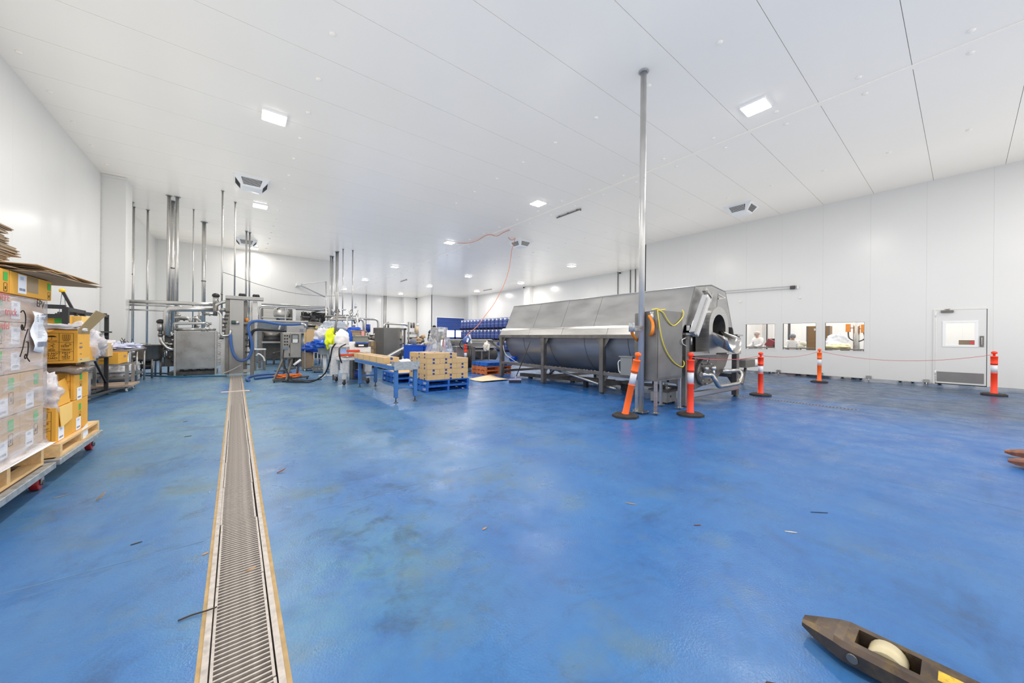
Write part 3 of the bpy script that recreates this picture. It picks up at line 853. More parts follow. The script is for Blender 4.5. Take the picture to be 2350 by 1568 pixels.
# motor on the far side of the machine
t = thing('geared_motor', 'grey and white electric motor sticking out beyond the drum cooker', 'motor', (10.2, 4.2, .9))
mm = MB(); a, b = Vector((11.592,4,0.61)), Vector((12.344,4,0.581)); mm.obox((a + b) / 2, ((b - a).length, .25, .22)); mm.build('gearbox', STEELD, t)
mm = MB(); c = Vector((12.897,4,0.574)); mm.cyl(b, c, .12, 14); mm.build('motor_body', OFFWH, t)
mm = MB(); mm.bar((11.734,4.05,0.704), (13.25,4.05,0.685), .04, .05); mm.bar((11.963,4,0.452), (a.x + .1, 4.0, 0), .06, .06); mm.build('mount', STEELD, t)

# grey box with a bent conduit standing on the machine's lower rail
t = thing('junction_box', 'small grey box with bent white conduit on the lower rail of the drum cooker', 'box', (6.62, 4.62, .52))
c0 = Vector((6.62,4.548,0.564)); c1 = Vector((6.62,4.26,0.578)); zt = 0.926
MB().box(6.5, min(c0.y, c1.y), .52, 6.74, max(c0.y, c1.y), zt - .02).build('box_body', mat('grey_painted_box', (150, 152, 150), .4, .3), t, bevel=.005)
MB().box(6.48, min(c0.y, c1.y) - .02, zt - .02, 6.76, max(c0.y, c1.y) + .03, zt).build('lid', STEEL, t)
mm = MB(); y = max(c0.y, c1.y); mm.tube([(6.6, y, zt - .08), (6.6, y + .13, zt - .12), (6.6, y + .1, .56), (6.6, y, .54)], .014, 8, .12); mm.build('conduit', OFFWH, t)

# pipes and long bits lying under the machine
t = thing('loose_pipe', 'pale steel pipe with an elbow lying slantwise under the drum cooker', 'pipe', (6.9, 5.9, .1))
mm = MB(); mm.tube([(7.1,7.341,0.267), (7.05,7.114,0.413), (7,6.842,0.4), (6.85,5.383,0.198)], .035, 10, .06); mm.tube([(6.85,5.191,0.168), (6.85,4.887,0.142)], .035, 10); mm.build('pipe', STEEL, t)
mm = MB(); a = Vector((6.99,6.849,0.4)); b = Vector((6.98,6.773,0.394)); mm.cyl(a, b, .045, 12); mm.build('clamp', STEELD, t)
random.seed(21)
for i, (p, q, w, h, lab) in enumerate((((7.3, 8.9, .1), (8.2, 5.2, .1), .12, .1, 'dark steel beam lying on the floor under the drum cooker'), ((7.2, 6.4, .22), (7.9, 3.9, .2), .14, .06, 'dark ramped steel tray under the near end of the drum cooker'), ((8.1, 8.6, .06), (8.6, 6.2, .06), .09, .1, 'second dark steel bar on the floor deep under the drum cooker'))):
    t = thing('steel_beam', lab, 'beam', ((p[0] + q[0]) / 2, (p[1] + q[1]) / 2, 0))
    mm = MB(); mm.bar(p, q, w, h); mm.build('beam', STEELK, t)
    mm = MB()
    for s in (.1, .5, .9):
        c = Vector(p).lerp(Vector(q), s); mm.box(c.x - .05, c.y - .05, 0, c.x + .05, c.y + .05, c.z)
    mm.build('packer', BLKST, t)
t = thing('blue_motor', 'small blue motor under the far end of the drum cooker', 'motor', (7.2, 9.2, .5))
mm = MB(); mm.cyl((7.16, 9.0, .62), (7.16, 9.3, .62), .07, 14); mm.build('motor_body', BBLUE, t)
MB().box(7.1, 9.05, .515, 7.22, 9.25, .56).build('mount', BBLUE, t)

# ================================================================ PROP POLE, CONTROL CABINET
PXY = (5.532,3.448)
t = thing('ceiling_pole', 'tall stainless steel pole from floor to ceiling in front of the drum cooker', 'pole', (*PXY, 0))
x, y = PXY
MB().cyl((x, y, .03), (x, y, CEIL - .03), .052, 24).build('tube', POLEM, t)
MB().lathe([(.055, 0), (.075, .0), (.085, -.012), (.085, -.02)], (x, y, CEIL - .012), n=28).build('ceiling_collar', POLEM, t)
MB().lathe([(.062, -.03), (.062, -.034), (.075, -.02), (.082, -.012)], (x, y, CEIL - .012), n=28).build('collar_ring', POLEM, t)
MB().box(x - .1, y - .1, .03, x + .1, y + .1, .04).build('base_plate', STEEL, t)
mm = MB()
for sx in (-1, 1):
    for sy in (-1, 1): mm.cyl((x + sx * .085, y + sy * .085, 0), (x + sx * .085, y + sy * .085, .055), .008, 8)
mm.build('anchor_bolt', STEELD, t)
mm = MB()
a = Vector((5.201,3.42,1.488)); mm.bar((5.189,3.42,1.473), (x, y, a.z - .01), .09, .09); mm.build('side_arm', GALV, t, bevel=.005)
mm = MB(); mm.cyl(a - Vector((0, 0, .07)), a + Vector((0, 0, .075)), .05, 12); mm.build('arm_cap', GALV, t)

t = thing('control_cabinet', 'tall stainless steel control cabinet on four thin legs beside the pole', 'cabinet', (6.03, 3.42, 0))
x0, x1, y0, y1, z0, z1 = 5.6, 6.48, 3.2, 3.62, .60, 1.80
CABM = mat('cabinet_steel', (142, 141, 138), .4, .8, var=.22, scale=2.4, rvar=.1, bump=.04, bscale=4)
mm = MB(); mm.prism([(y0, z0), (y1, z0), (y1, z1 - .05), (y0, z1)], 'x', x0, x1); mm.build('cabinet_body', CABM, t, bevel=.006)
MB().box(x0 + .03, y0 - .012, z0 + .03, x1 - .03, y0, z1 - .02).build('cabinet_door', CABM, t, bevel=.004)
MB().box(x0, y0 - .002, z0 - .025, x1, y1, z0).build('base_frame', STEELD, t)
for lx, ly in ((x0 + .03, y0 + .03), (x1 - .03, y0 + .03), (x0 + .03, y1 - .03), (x1 - .03, y1 - .03)):
    l = MB(); l.box(lx - .022, ly - .022, .04, lx + .022, ly + .022, z0 - .02); o = l.build('leg', STEEL, t)
    mm = MB(); mm.box(lx - .055, ly - .055, .03, lx + .055, ly + .055, .04); mm.cyl((lx - .04, ly, 0), (lx - .04, ly, .05), .007, 6); mm.cyl((lx + .04, ly, 0), (lx + .04, ly, .05), .007, 6); mm.build('foot_plate', STEEL, t)
mm = MB()
for px in (1510, 1545): mm.cyl((x0 + (px - 1506) * .014 + .02, y0 + .1, z0 - .08), (x0 + (px - 1506) * .014 + .02, y0 + .1, z0 - .02), .02, 8)
mm.build('cable_gland', BLACK, t)
mm = MB(); mm.box(x1, y0 + .05, .62, x1 + .04, y0 + .2, 1.08); mm.build('switch_strip', STEELD, t)
mm = MB()
for z in (.66, .78, .9, 1.0): mm.cyl((x1 + .02, y0 + .05, z), (x1 + .02, y0 + .0, z), .025, 10)
mm.build('switch', BLACK, t)
mm = MB(); mm.cyl((5.6,3.285,1.6), (5.6,3.286,1.765), .036, 12); mm.build('conduit_gland', SATIN, t)
# orange conduit
o = MB().curve([(5.57, 3.33, 1.705), (5.56,3.253,1.568), (5.53,3.25,1.404), (5.813,3.5,1.3), (5.697,3.54,1.252), (5.532,3.54,1.291), (5.32,3.48,1.373), (5.232,3.44,1.445)], .027, 10).build('flexible_conduit', OCOND, None)
recentre(tag(o, 'orange flexible conduit hanging in a loop between pole and cabinet', 'conduit'))
o = MB().curve([(5.598,3.19,1.79), (5.608,3.17,1.597), (5.711,3.17,1.302), (5.872,3.17,1.076), (6.099,3.17,0.901), (6.303,3.17,0.815), (6.428,3.16,0.794), (6.456,3.15,0.849), (6.524,3.2,0.892), (6.543,3.25,0.856)], .0085, 8).build('yellow_cable', YCABLE, None)
recentre(tag(o, 'long yellow cable drooping down the front of the steel cabinet', 'cable'))
o = MB().curve([(5.626,3.19,1.791), (5.746,3.17,1.752), (5.863,3.17,1.652), (5.997,3.17,1.565), (6.119,3.17,1.545), (6.274,3.17,1.605), (6.416,3.17,1.698), (6.464,3.17,1.788), (6.458,3.2,1.846)], .0085, 8).curve([(5.439,3.2,1.789), (5.602,3.2,1.813), (5.732,3.21,1.798), (5.875,3.21,1.821), (5.865,3.22,1.791), (5.602,3.2,1.79)], .0085, 8).build('yellow_cable', YCABLE, None)
recentre(tag(o, 'short yellow cable looped across the top of the steel cabinet', 'cable'))
# pump box on the floor below
t = thing('pump_box', 'grey box pump standing on the floor under the steel cabinet', 'pump', (6.5, 3.75, 0))
a = Vector((6.736,3.627)); 
MB().box(a.x - .05, 3.6, .03, a.x + .33, 3.95, .25).build('box_body', mat('worn_grey_box', (150, 150, 146), .45, .3, var=.1, dirt=(90, 84, 76), dscale=6), t, bevel=.01)
MB().box(a.x - .08, 3.57, .25, a.x + .36, 3.98, .285).build('lid', STEELK, t)
mm = MB(); mm.cyl((a.x + .2, 3.75, .28), (a.x + .2, 3.75, .5), .035, 10); mm.cyl((a.x + .14, 3.7, .3), (a.x + .26, 3.7, .3), .03, 10); mm.build('outlet', STEEL, t)
MB().cyl((a.x + .1, 3.595, .15), (a.x + .1, 3.6, .15), .022, 10).build('plug', BLACK, t)
mm = MB()
for sx in (0, .28):
    for sy in (3.64, 3.9): mm.box(a.x + sx - .02, sy - .02, 0, a.x + sx + .04, sy + .02, .03)
mm.build('foot', BLACK, t)

# ================================================================ BOLLARDS
bl = {}
def bollard(label, x, y, m, top, tilt=None, rz=0.0, s=1.0):
    t = thing('bollard', label, 'bollard', (x, y, 0), 'rubber based traffic bollards')
    mm = MB(); oc = []
    for i in range(8):
        a = 2 * PI * i / 8 + PI / 8 + rz; oc.append((x + .215 * math.cos(a), y + .215 * math.sin(a)))
    n = 8; mm.add([(p[0], p[1], 0) for p in oc] + [(p[0], p[1], .035) for p in oc] + [(x + (p[0] - x) * .82, y + (p[1] - y) * .82, .055) for p in oc],
                  [list(range(7, -1, -1)), [16 + i for i in range(8)]] + [(i, (i + 1) % 8, 8 + (i + 1) % 8, 8 + i) for i in range(8)] + [(8 + i, 8 + (i + 1) % 8, 16 + (i + 1) % 8, 16 + i) for i in range(8)])
    mm.build('base', RUBBER, t)
    ax = Vector((0, 0, 1)) if tilt is None else Vector(tilt).normalized()
    b0 = Vector((x, y, .045)); h = top
    r = .052
    L_ = lambda k: b0 + ax * (h * k)
    mm = MB(); mm.lathe([(r * 1.2, 0), (r * 1.2, .02), (r, .03), (r * .98, h * .47), (r * 1.08, h * .475), (r * 1.08, h * .49)], b0, ax, 20); lower = mm.build('lower_tube', m, t)
    MB().lathe([(r * .97, h * .49), (r * .97, h * .675)], b0, ax, 20).build('reflective_band', REFL, t)
    mm = MB(); mm.lathe([(r * 1.06, h * .675), (r * 1.06, h * .70), (r * 1.14, h * .703), (r * 1.14, h * .715), (r * 1.08, h * .72), (r * 1.1, h * .86), (r * 1.16, h * .862), (r * 1.16, h * .88), (r * .6, h * .885)], b0, ax, 20); mm.build('upper_tube', m, t)
    mm = MB(); mm.lathe([(.02, h * .88), (.02, h * .93), (.045, h * .94), (.05, h * .96), (.045, h * .985), (.015, h)], b0, ax, 16)
    mm.build('top_knob', m, t)
    bl[label] = L_(.92)
    return t
B1 = (5.074,3.445); B2 = (6.072,2.851); B3 = (9.617,2.907); B4 = (14.155,2.733); B5 = (14.455,-0.455)
ax = Vector((5.293,3.36,1.05)) - Vector((*B1, .045))
bollard('tilted orange bollard leaning against the steel pole', *B1, ORANGE, 1.06, tilt=(Vector((5.1,3.23,1.066)) - Vector((*B1, .045))).to_tuple(), rz=.3)
bollard('red orange bollard standing upright in front of the steel cabinet', *B2, ORANGER, 1.03)
bollard('red orange bollard just right of the drum cooker, below the first window', *B3, ORANGER, .97)
bollard('orange bollard in front of the wall between the second and third windows', *B4, ORANGE, 1.0)
bollard('red orange bollard in front of the white door', *B5, ORANGER, 1.03)
BB = list(bl.values())
def rope(a, b, sag, r, label, extra=()):
    pts = []
    for i in range(17):
        t = i / 16; p = a.lerp(b, t); p = p - Vector((0, 0, sag * 4 * t * (1 - t))); pts.append(p)
    o = MB().tube(pts + [Vector(e) for e in extra], r, 6).build('rope', ROPE, None)
    recentre(tag(o, label, 'rope', 'barrier ropes between the bollards'))
rope(BB[1], BB[2], .07, .007, 'red rope strung from the cabinet bollard past the drum cooker')
rope(BB[2], BB[3], .1, .006, 'thin red rope strung below the first two windows')
rope(BB[3], BB[4], .22, .006, 'long thin red rope sagging towards the white door')

# ================================================================ PALLET JACKS
def jack(name_label, ox, oy, m, far=False):
    t = thing('pallet_jack', name_label, 'pallet jack', (ox + .25, oy - .6, 0))
    for k, fx in enumerate((ox, ox + .5)):
        mm = MB(); w = .1
        # nose, shoulder, rear: left/right edges, bottom/top
        st = [(0, .028, .045, .07), (-.045, .05, .032, .085), (-.11, .082, .03, .098), (-.14, .095, .03, .1), (-1.1, .098, .03, .1)]
        vs = []
        for dy, hw, zb, zt in st:
            b = min(.018, hw * .35)
            vs += [(fx - hw, oy + dy, zb), (fx - hw, oy + dy, zt - b), (fx - hw + b, oy + dy, zt), (fx + hw - b, oy + dy, zt), (fx + hw, oy + dy, zt - b), (fx + hw, oy + dy, zb)]
        fs = [(0, 1, 2, 3, 4, 5), tuple(24 + i for i in (5, 4, 3, 2, 1, 0))]
        for j in range(4):
            for i in range(6):
                if j == 3 and i == 2: continue
                fs.append((j * 6 + i, j * 6 + (i + 1) % 6, (j + 1) * 6 + (i + 1) % 6, (j + 1) * 6 + i))
        # top of the rear part with a slot for the wheel
        o = len(vs); ya, yb2 = oy - .17, oy - .34; hw = .08; sw = .05
        vs += [(fx - sw, ya, .1), (fx + sw, ya, .1), (fx + sw, yb2, .1), (fx - sw, yb2, .1), (fx - sw, ya, .03), (fx + sw, ya, .03), (fx + sw, yb2, .03), (fx - sw, yb2, .03)]
        a, b_, c, d = 3 * 6 + 2, 3 * 6 + 3, 4 * 6 + 3, 4 * 6 + 2
        fs += [(a, b_, o + 1, o), (b_, c, o + 2, o + 1), (c, d, o + 3, o + 2), (d, a, o, o + 3),
               (o, o + 1, o + 5, o + 4), (o + 1, o + 2, o + 6, o + 5), (o + 2, o + 3, o + 7, o + 6), (o + 3, o, o + 4, o + 7)]
        mm.add(vs, fs); f = mm.build('fork', m, t)
        mm = MB(); mm.cyl((fx - .044, oy - .255, .055), (fx + .044, oy - .255, .055), .055, 22); o_ = mm.build('load_wheel', mat('cream_nylon_wheel', (196, 184, 150), .45, var=.08), t)
        for yy in (oy - .17, oy - .34, oy - .5):
            for s in (-1, 1): MB().cyl((fx + s * .096, yy, .062), (fx + s * .104, yy, .062), .017, 12).build('axle_pin', STEELD, t)
        MB().box(fx - .03, oy - .62, .1, fx + .03, oy - .38, .1008).build('worn_paint_patch', mat('worn_yellow_paint', (196, 160, 46), .5, var=.25, scale=14, dirt=(70, 60, 52), dscale=22, damt=.9), t)
    MB().box(ox - .1, oy - 1.25, .04, ox + .6, oy - 1.08, .42).build('jack_body', m, t, bevel=.02)
    mm = MB(); mm.tube([(ox + .25, oy - 1.3, .2), (ox + .25, oy - 1.42, 1.1)], .025, 10); mm.tube([(ox + .08, oy - 1.43, 1.15), (ox + .25, oy - 1.42, 1.08), (ox + .42, oy - 1.43, 1.15)], .016, 8); mm.build('handle', BLKST, t)
    for s in (-.06, .06): MB().cyl((ox + .25 + s - .03, oy - 1.28, .09), (ox + .25 + s + .03, oy - 1.28, .09), .09, 18).build('steer_wheel', RUBBER, t)
    return t
jack('worn black and yellow pallet jack with its forks on the floor nearest the viewer', 1.49, .43, YPAINT)
jack('brown pallet jack fork just inside the right edge, level with the white door', 6.38, -.29, mat('worn_orange_paint', (120, 78, 62), .5, .2, var=.3, scale=9, dirt=(206, 130, 90), dscale=8, damt=.6))

# ================================================================ SHARED BUILDERS: pallets, dollies, cartons
def pallet(label, x0, y0, z0, w, d, h, m, group=None, along='y', nb=7, cat='pallet', logo=None):
    """stringer pallet: three bearers running along y (or x), deck boards across"""
    t = thing('pallet', label, cat, (x0 + w / 2, y0 + d / 2, z0), group)
    bt = .02
    shared = {}
    def part(nm, bx):
        key = (nm, tuple(round(v, 4) for v in (bx[3] - bx[0], bx[4] - bx[1], bx[5] - bx[2])))
        if key in shared:
            o, b0 = shared[key]; c = o.copy(); COL.objects.link(c); c.parent = t; c.location = (bx[0] - b0[0], bx[1] - b0[1], bx[2] - b0[2])
        else:
            o = MB().box(*bx).build(nm, m, t); shared[key] = (o, bx)
    bw = .05
    for i in range(3):
        if along == 'y':
            a = x0 + (w - bw) * i / 2; part('bearer', (a, y0, z0 + bt, a + bw, y0 + d, z0 + h - bt))
        else:
            a = y0 + (d - bw) * i / 2; part('bearer', (x0, a, z0 + bt, x0 + w, a + bw, z0 + h - bt))
    for lev, n, zz in (('deck_board', nb, z0 + h - bt), ('base_board', 4, z0)):
        L_ = d if along == 'y' else w
        b = .1
        for i in range(n):
            a = (L_ - b) * i / (n - 1)
            if along == 'y': part(lev, (x0, y0 + a, zz, x0 + w, y0 + a + b, zz + bt))
            else: part(lev, (x0 + a, y0, zz, x0 + a + b, y0 + d, zz + bt))
    if logo:
        text(logo, 'stencil', PAPER, .07, face_mat((x0 - .001, y0 + d * .85, z0 + h * .5), (-1, 0, 0)), t)
        text(logo, 'stencil', PAPER, .07, face_mat((x0 - .001, y0 + d * .12, z0 + h * .5), (-1, 0, 0)), t)
    return t
def caster(t, x, y, m=REDW, r=.058, w=.05, top=.15, rz=0.0):
    a = Vector((math.cos(rz), math.sin(rz), 0)); p = Vector((x, y, r))
    o = MB().cyl(p - a * w / 2, p + a * w / 2, r, 22).build('caster_wheel', m, t, bevel=.008)
    MB().cyl(p - a * (w / 2 + .016), p + a * (w / 2 + .016), r * .35, 12).build('hub', STEELK, o)
    mm = MB()
    for s in (-1, 1):
        c = p + a * (w / 2 + .008) * s; n = a.cross(Vector((0, 0, 1)))
        mm.bar(c + Vector((0, 0, -.005)), c + Vector((0, 0, top - r - .01)), .05 if abs(a.y) > .5 else .006, .006 if abs(a.y) > .5 else .05, n)
    mm.build('caster_fork', GALV, t)
    MB().box(x - w / 2 - .03, y - .045, top - .012, x + w / 2 + .03, y + .045, top).build('caster_plate', GALV, t)
def dolly(label, x0, y0, x1, y1, z=.15):
    t = thing('pallet_dolly', label, 'dolly', ((x0 + x1) / 2, (y0 + y1) / 2, 0), 'galvanised pallet dollies')
    h = .05
    for a, b, c, d in ((x0, y0, x1, y0 + .05), (x0, y1 - .05, x1, y1), (x0, y0 + .05, x0 + .05, y1 - .05), (x1 - .05, y0 + .05, x1, y1 - .05)):
        MB().box(a, b, z, c, d, z + h).build('frame_rail', GALV, t, bevel=.004)
    MB().box(x0 + .05, y0 + .05, z + .03, x1 - .05, y1 - .05, z + .036).build('deck_sheet', mat('dusty_deck', (150, 130, 118), .7, var=.15), t)
    for x, y in ((x1 - .09, y1 - .06), (x1 - .5, y0 + .14), (x0 + .09, y1 - .12), (x0 + .5, y0 + .14)): caster(t, x, y, top=z)
    return t
def carton(label, bx, m=YELLOW, group=None, sideL=None, name='carton', tape=None):
    x0, y0, z0, x1, y1, z1 = bx
    t = thing(name, label, 'box', ((x0 + x1) / 2, (y0 + y1) / 2, z0), group)
    MB().box(*bx).build('carton_body', m, t, bevel=.004)
    return t
def marks(t, xr, zb, zt, y, cols=(0, 1)):
    """handling marks printed on a face that looks towards -y; xr is the right edge of the print"""
    W_, H_ = .185, zt - zb
    yy = y - .0012; th = .0009; lw = .0022
    mm = MB()
    def rect(a, b, c, d): mm.box(xr - W_ + a * W_, yy, zb + b * H_, xr - W_ + c * W_, yy + th, zb + d * H_)
    def line(a, b, c, d, w=lw):
        p = Vector((xr - W_ + a * W_, yy + th / 2, zb + b * H_)); q = Vector((xr - W_ + c * W_, yy + th / 2, zb + d * H_)); mm.bar(p, q, w, th, (0, 1, 0))
    for a in (0, .5, 1): rect(a - .006, 0, a + .006, 1)
    for b in (0, .34, .67, 1): rect(0, b - .004, 1, b + .004)
    # umbrella
    if 0 in cols:
        c = (.25, .86)
        poly = [(xr - W_ + (c[0] + .16 * math.cos(PI * i / 10)) * W_, zb + (c[1] + .055 * math.sin(PI * i / 10)) * H_) for i in range(11)]
        mm.prism(poly, 'y', yy, yy + th); line(.25, .77, .25, .9); line(.25, .77, .2, .775)
        # crossed hook
        pts = [(.2, .63), (.3, .64), (.33, .61), (.25, .56), (.3, .5), (.31, .46), (.25, .44), (.2, .46)]
        for p, q in zip(pts[:-1], pts[1:]): line(*p, *q)
        line(.15, .5, .37, .6); line(.15, .6, .37, .5)
    # stacked column grid
    for i in range(5): line(.62 + i * .065, .8, .62 + i * .065, .95, .0018)
    for i in range(5): line(.62, .8 + i * .0375, .88, .8 + i * .0375, .0018)
    # crates in the sun
    for i in range(12):
        a = 2 * PI * i / 12; line(.8 + .06 * math.cos(a), .6 + .035 * math.sin(a), .8 + .13 * math.cos(a), .6 + .062 * math.sin(a), .0025)
    for i in range(4): line(.58 + i * .08, .5, .58 + i * .08, .56); 
    line(.58, .5, .82, .5); line(.58, .53, .82, .53); line(.58, .56, .82, .56)
    mm.build('handling_marks', PRINT, t, kind='stuff')
    def tx(s, a, b, size): text(s, 'handling_text', PRINT, size * H_, face_mat((xr - W_ + a * W_, yy, zb + b * H_), (0, -1, 0)), t)
    if 0 in cols:
        tx('KEEP CLEAN', .25, .715, .045); tx('USE NO\nHOOKS', .25, .39, .045); tx('DO NOT\nTOP\nLOAD', .25, .18, .1)
    tx('COLUMN\nSTACK', .75, .745, .045); tx('AVOID DIRECT\nSUNLIGHT', .75, .4, .04); tx('FIRST\nIN\nFIRST\nOUT', .75, .175, .085)
def sticker(t, X, y, z, w, h, m=PAPER, lines=True, name='label_sticker', tilt=0.0):
    """a paper label on a face that looks towards +x"""
    MB().box(X, y - w / 2, z - h / 2, X + .0012, y + w / 2, z + h / 2).build(name, m, t)
    if lines:
        mm = MB(); random.seed(int(abs(y * 1000 + z * 777)))
        for i in range(3): mm.box(X + .0012, y - w * .25, z + h * (.36 - i * .06), X + .0018, y + w * .15, z + h * (.38 - i * .06))
        for i in range(14):
            a = -w * .36 + w * .72 * i / 14; mm.box(X + .0012, y + a, z - h * .36, X + .0018, y + a + w * random.uniform(.012, .035), z - h * .22)
        mm.build('printed_barcode', GREYPR, t, kind='stuff')
def green(t, X, y, z, s=.055):
    MB().box(X, y - s * .55, z - s * .6, X + .001, y + s * .55, z + s * .6).build('green_mark', GREENL, t)
    mm = MB(); mm.box(X, y - s * .3, z - s * .9, X + .001, y + s * .3, z - s * .86)
    for a, b, c, d in ((-.45, -2.1, -.4, -.9), (.4, -2.1, .45, -.9), (-.45, -2.1, .45, -2.04), (-.1, -1.8, .1, -1.4)): mm.box(X, y + s * a, z + s * b, X + .001, y + s * c, z + s * d)
    mm.build('small_print', PRINT, t, kind='stuff')

# ================================================================ FIRST PALLET: wrapped stack
FX = -1.30
dolly('galvanised dolly with red wheels under the plastic wrapped carton stack', -2.46, 3.55, -1.235, 4.77)
pallet('pine pallet under the plastic wrapped carton stack', -2.42, 3.62, .2, 1.12, 1.14, .17, WOOD, along='x', nb=6)
rows = [(.405, .30, .395), (.705, .30, .395), (1.005, .188, .63), (1.193, .188, .63), (1.381, .188, .63)]
n = 0
ORDS = ['bottom', 'second', 'third', 'fourth', 'fifth']
for k, (z, h, w) in enumerate(rows):
    y1 = 4.745
    c = 0
    while y1 > 3.72:
        y0 = max(y1 - w, 3.6)
        lab = 'carton under stretch wrap, %s row from the floor, %s' % (ORDS[k], ['at the end towards the back wall', 'next along towards the viewer', 'at the end nearest the viewer'][c])
        t = carton(lab, (-2.4, y0 + .004, z + .003, FX, y1 - .004, z + h - .003), KRAFT if k < 2 else mat('pinkish_carton_%d_%d' % (k, c), (206, 180, 154), .75, var=.05), 'cartons in the wrapped stack')
        if k < 2:
            green(t, FX + .001, y1 - .14, z + .23, .07); sticker(t, FX + .001, y1 - .25, z + .075, .13, .12)
        else:
            green(t, FX + .001, y1 - .06 - (0 if c else .0), z + .14, .05) if c else None
            sticker(t, FX + .001, y0 + .15, z + .09, .13, .13)
        y1 -= w; c += 1
# stretch wrap film around the stack, a little uneven, skirt at the foot
mm = MB(); random.seed(2)
def ringz(z, o):
    pts = []
    x0, y0, x1, y1 = -2.42 - o, 3.58 - o, FX + .012 + o, 4.765 + o
    for i in range(14): pts.append((x0 + (x1 - x0) * i / 14, y0, z))
    for i in range(14): pts.append((x1 + random.uniform(-.004, .006), y0 + (y1 - y0) * i / 14, z))
    for i in range(14): pts.append((x1 - (x1 - x0) * i / 14, y1, z))
    for i in range(14): pts.append((x0, y1 - (y1 - y0) * i / 14, z))
    return pts
zs = [.375, .39, .42, .5, .6, .7, .72, .85, 1.0, 1.02, 1.1, 1.2, 1.3, 1.4, 1.5, 1.575]
R = [ringz(z, .02 if i == 0 else .006 if i == 1 else 0) for i, z in enumerate(zs)]
N = 56
mm.add([p for r in R for p in r], [(j * N + i, j * N + (i + 1) % N, (j + 1) * N + (i + 1) % N, (j + 1) * N + i) for j in range(len(zs) - 1) for i in range(N)], True)
wr = mm.build('stretch_wrap', WRAP, None); recentre(tag(wr, 'clear stretch wrap wound around the tall carton stack at the left edge', 'wrap'))
WRt = thing('shipping_label', 'large creased white shipping label on the wrapped carton stack', 'label', (FX + .03, 4.72, 1.2))
mm = MB(); vs = []
for j in range(9):
    t_ = j / 8; z = 1.475 - t_ * .31
    for i in range(4):
        y = 4.43 + i * .225 / 3 + .02 * t_ * (1 if i == 3 else .3); vs.append((FX + .03 + .012 * math.sin(t_ * 9 + i * .9), y, z - i * .008))
mm.add(vs, [(j * 4 + i, j * 4 + i + 1, (j + 1) * 4 + i + 1, (j + 1) * 4 + i) for j in range(8) for i in range(3)], True)
o = mm.build('paper_sheet', PAPER, WRt); so = o.modifiers.new('s', 'SOLIDIFY'); so.thickness = .001
fm = lambda y, z, r=0.0: face_mat((FX + .047, y, z), (1, 0, 0), r)
text('NELZ', 'label_text', GREYPR, .045, fm(4.585, 1.42), WRt); text('4002', 'label_text', GREYPR, .03, fm(4.465, 1.42, PI / 2), WRt)
mm = MB(); random.seed(8)
for i in range(24): mm.box(FX + .045, 4.475 + i * .0068, 1.195, FX + .046, 4.475 + i * .0068 + random.uniform(.002, .005), 1.235)
for i in range(9): mm.box(FX + .045, 4.475, 1.27 + i * .012, FX + .046, 4.475 + random.uniform(.06, .15), 1.273 + i * .012)
mm.box(FX + .045, 4.54, 1.448, FX + .046, 4.63, 1.456)
mm.build('barcode', GREYPR, WRt, kind='stuff')
# marker writing on the film
WT = thing('marker_writing', 'black and red marker writing on the wrapped carton stack', 'writing', (FX + .035, 4.5, 1.3))
text('EPV', 'marker_word', PRINT, .085, face_mat((FX + .026, 4.58, 1.535), (1, 0, 0), -.12), WT)
mm = MB(); X = FX + .03
P = lambda y, z: (X, y - .14, z)
mm.curve([P(4.385, 1.455), P(4.42, 1.47), P(4.455, 1.44), P(4.46, 1.39), P(4.44, 1.34), P(4.41, 1.325), P(4.395, 1.35), P(4.41, 1.365), P(4.43, 1.33), P(4.46, 1.325)], .0034, 6)
mm.curve([P(4.5, 1.335), P(4.45, 1.26), P(4.42, 1.19), P(4.38, 1.13)], .0034, 6)
mm.curve([P(4.47, 1.235), P(4.5, 1.235), P(4.505, 1.19), P(4.49, 1.13), P(4.46, 1.11), P(4.45, 1.13), P(4.47, 1.145), P(4.49, 1.115), P(4.53, 1.085)], .0034, 6)
mm.build('marker_number', PRINT, WT)
text('HEFE', 'marker_word', REDPR, .075, face_mat((FX + .026, 4.02, 1.545), (1, 0, 0)), WT); text('truck', 'marker_word', REDPR, .075, face_mat((FX + .026, 4.12, 1.45), (1, 0, 0)), WT); text('wefel', 'marker_word', REDPR, .075, face_mat((FX + .026, 4.02, 1.35), (1, 0, 0)), WT)
# sheets of paper sticking out under the wrap
mm = MB(); mm.add([(-1.9, 3.9, .378), (FX + .03, 3.85, .36), (FX + .06, 4.78, .372), (-1.9, 4.75, .39)], [(0, 1, 2, 3)]); o = mm.build('paper_sheet', PAPER, None); so = o.modifiers.new('s', 'SOLIDIFY'); so.thickness = .002
recentre(tag(o, 'white paper sheet poking out between the pine pallet and wrapped stack', 'paper'))
# top cartons
z = 1.585
for i, (y0, y1) in enumerate(((4.19, 4.885), (3.5, 4.175))):
    t = carton(['yellow brown carton on top of the wrapped stack, at its far end', 'yellow brown carton on top of the wrapped stack, cut by the left edge'][i], (-2.3, y0, z, FX, y1, z + .165), YELLOW, 'cartons on top of the wrapped stack')
    green(t, FX + .001, y1 - .055, z + .115, .05)
    if i == 0: sticker(t, FX + .001, y0 + .17, z + .085, .13, .14)
    MB().box(FX, y0 + .25, z + .035, FX + .0008, y0 + .44, z + .16).build('packing_tape', CLRT, t)
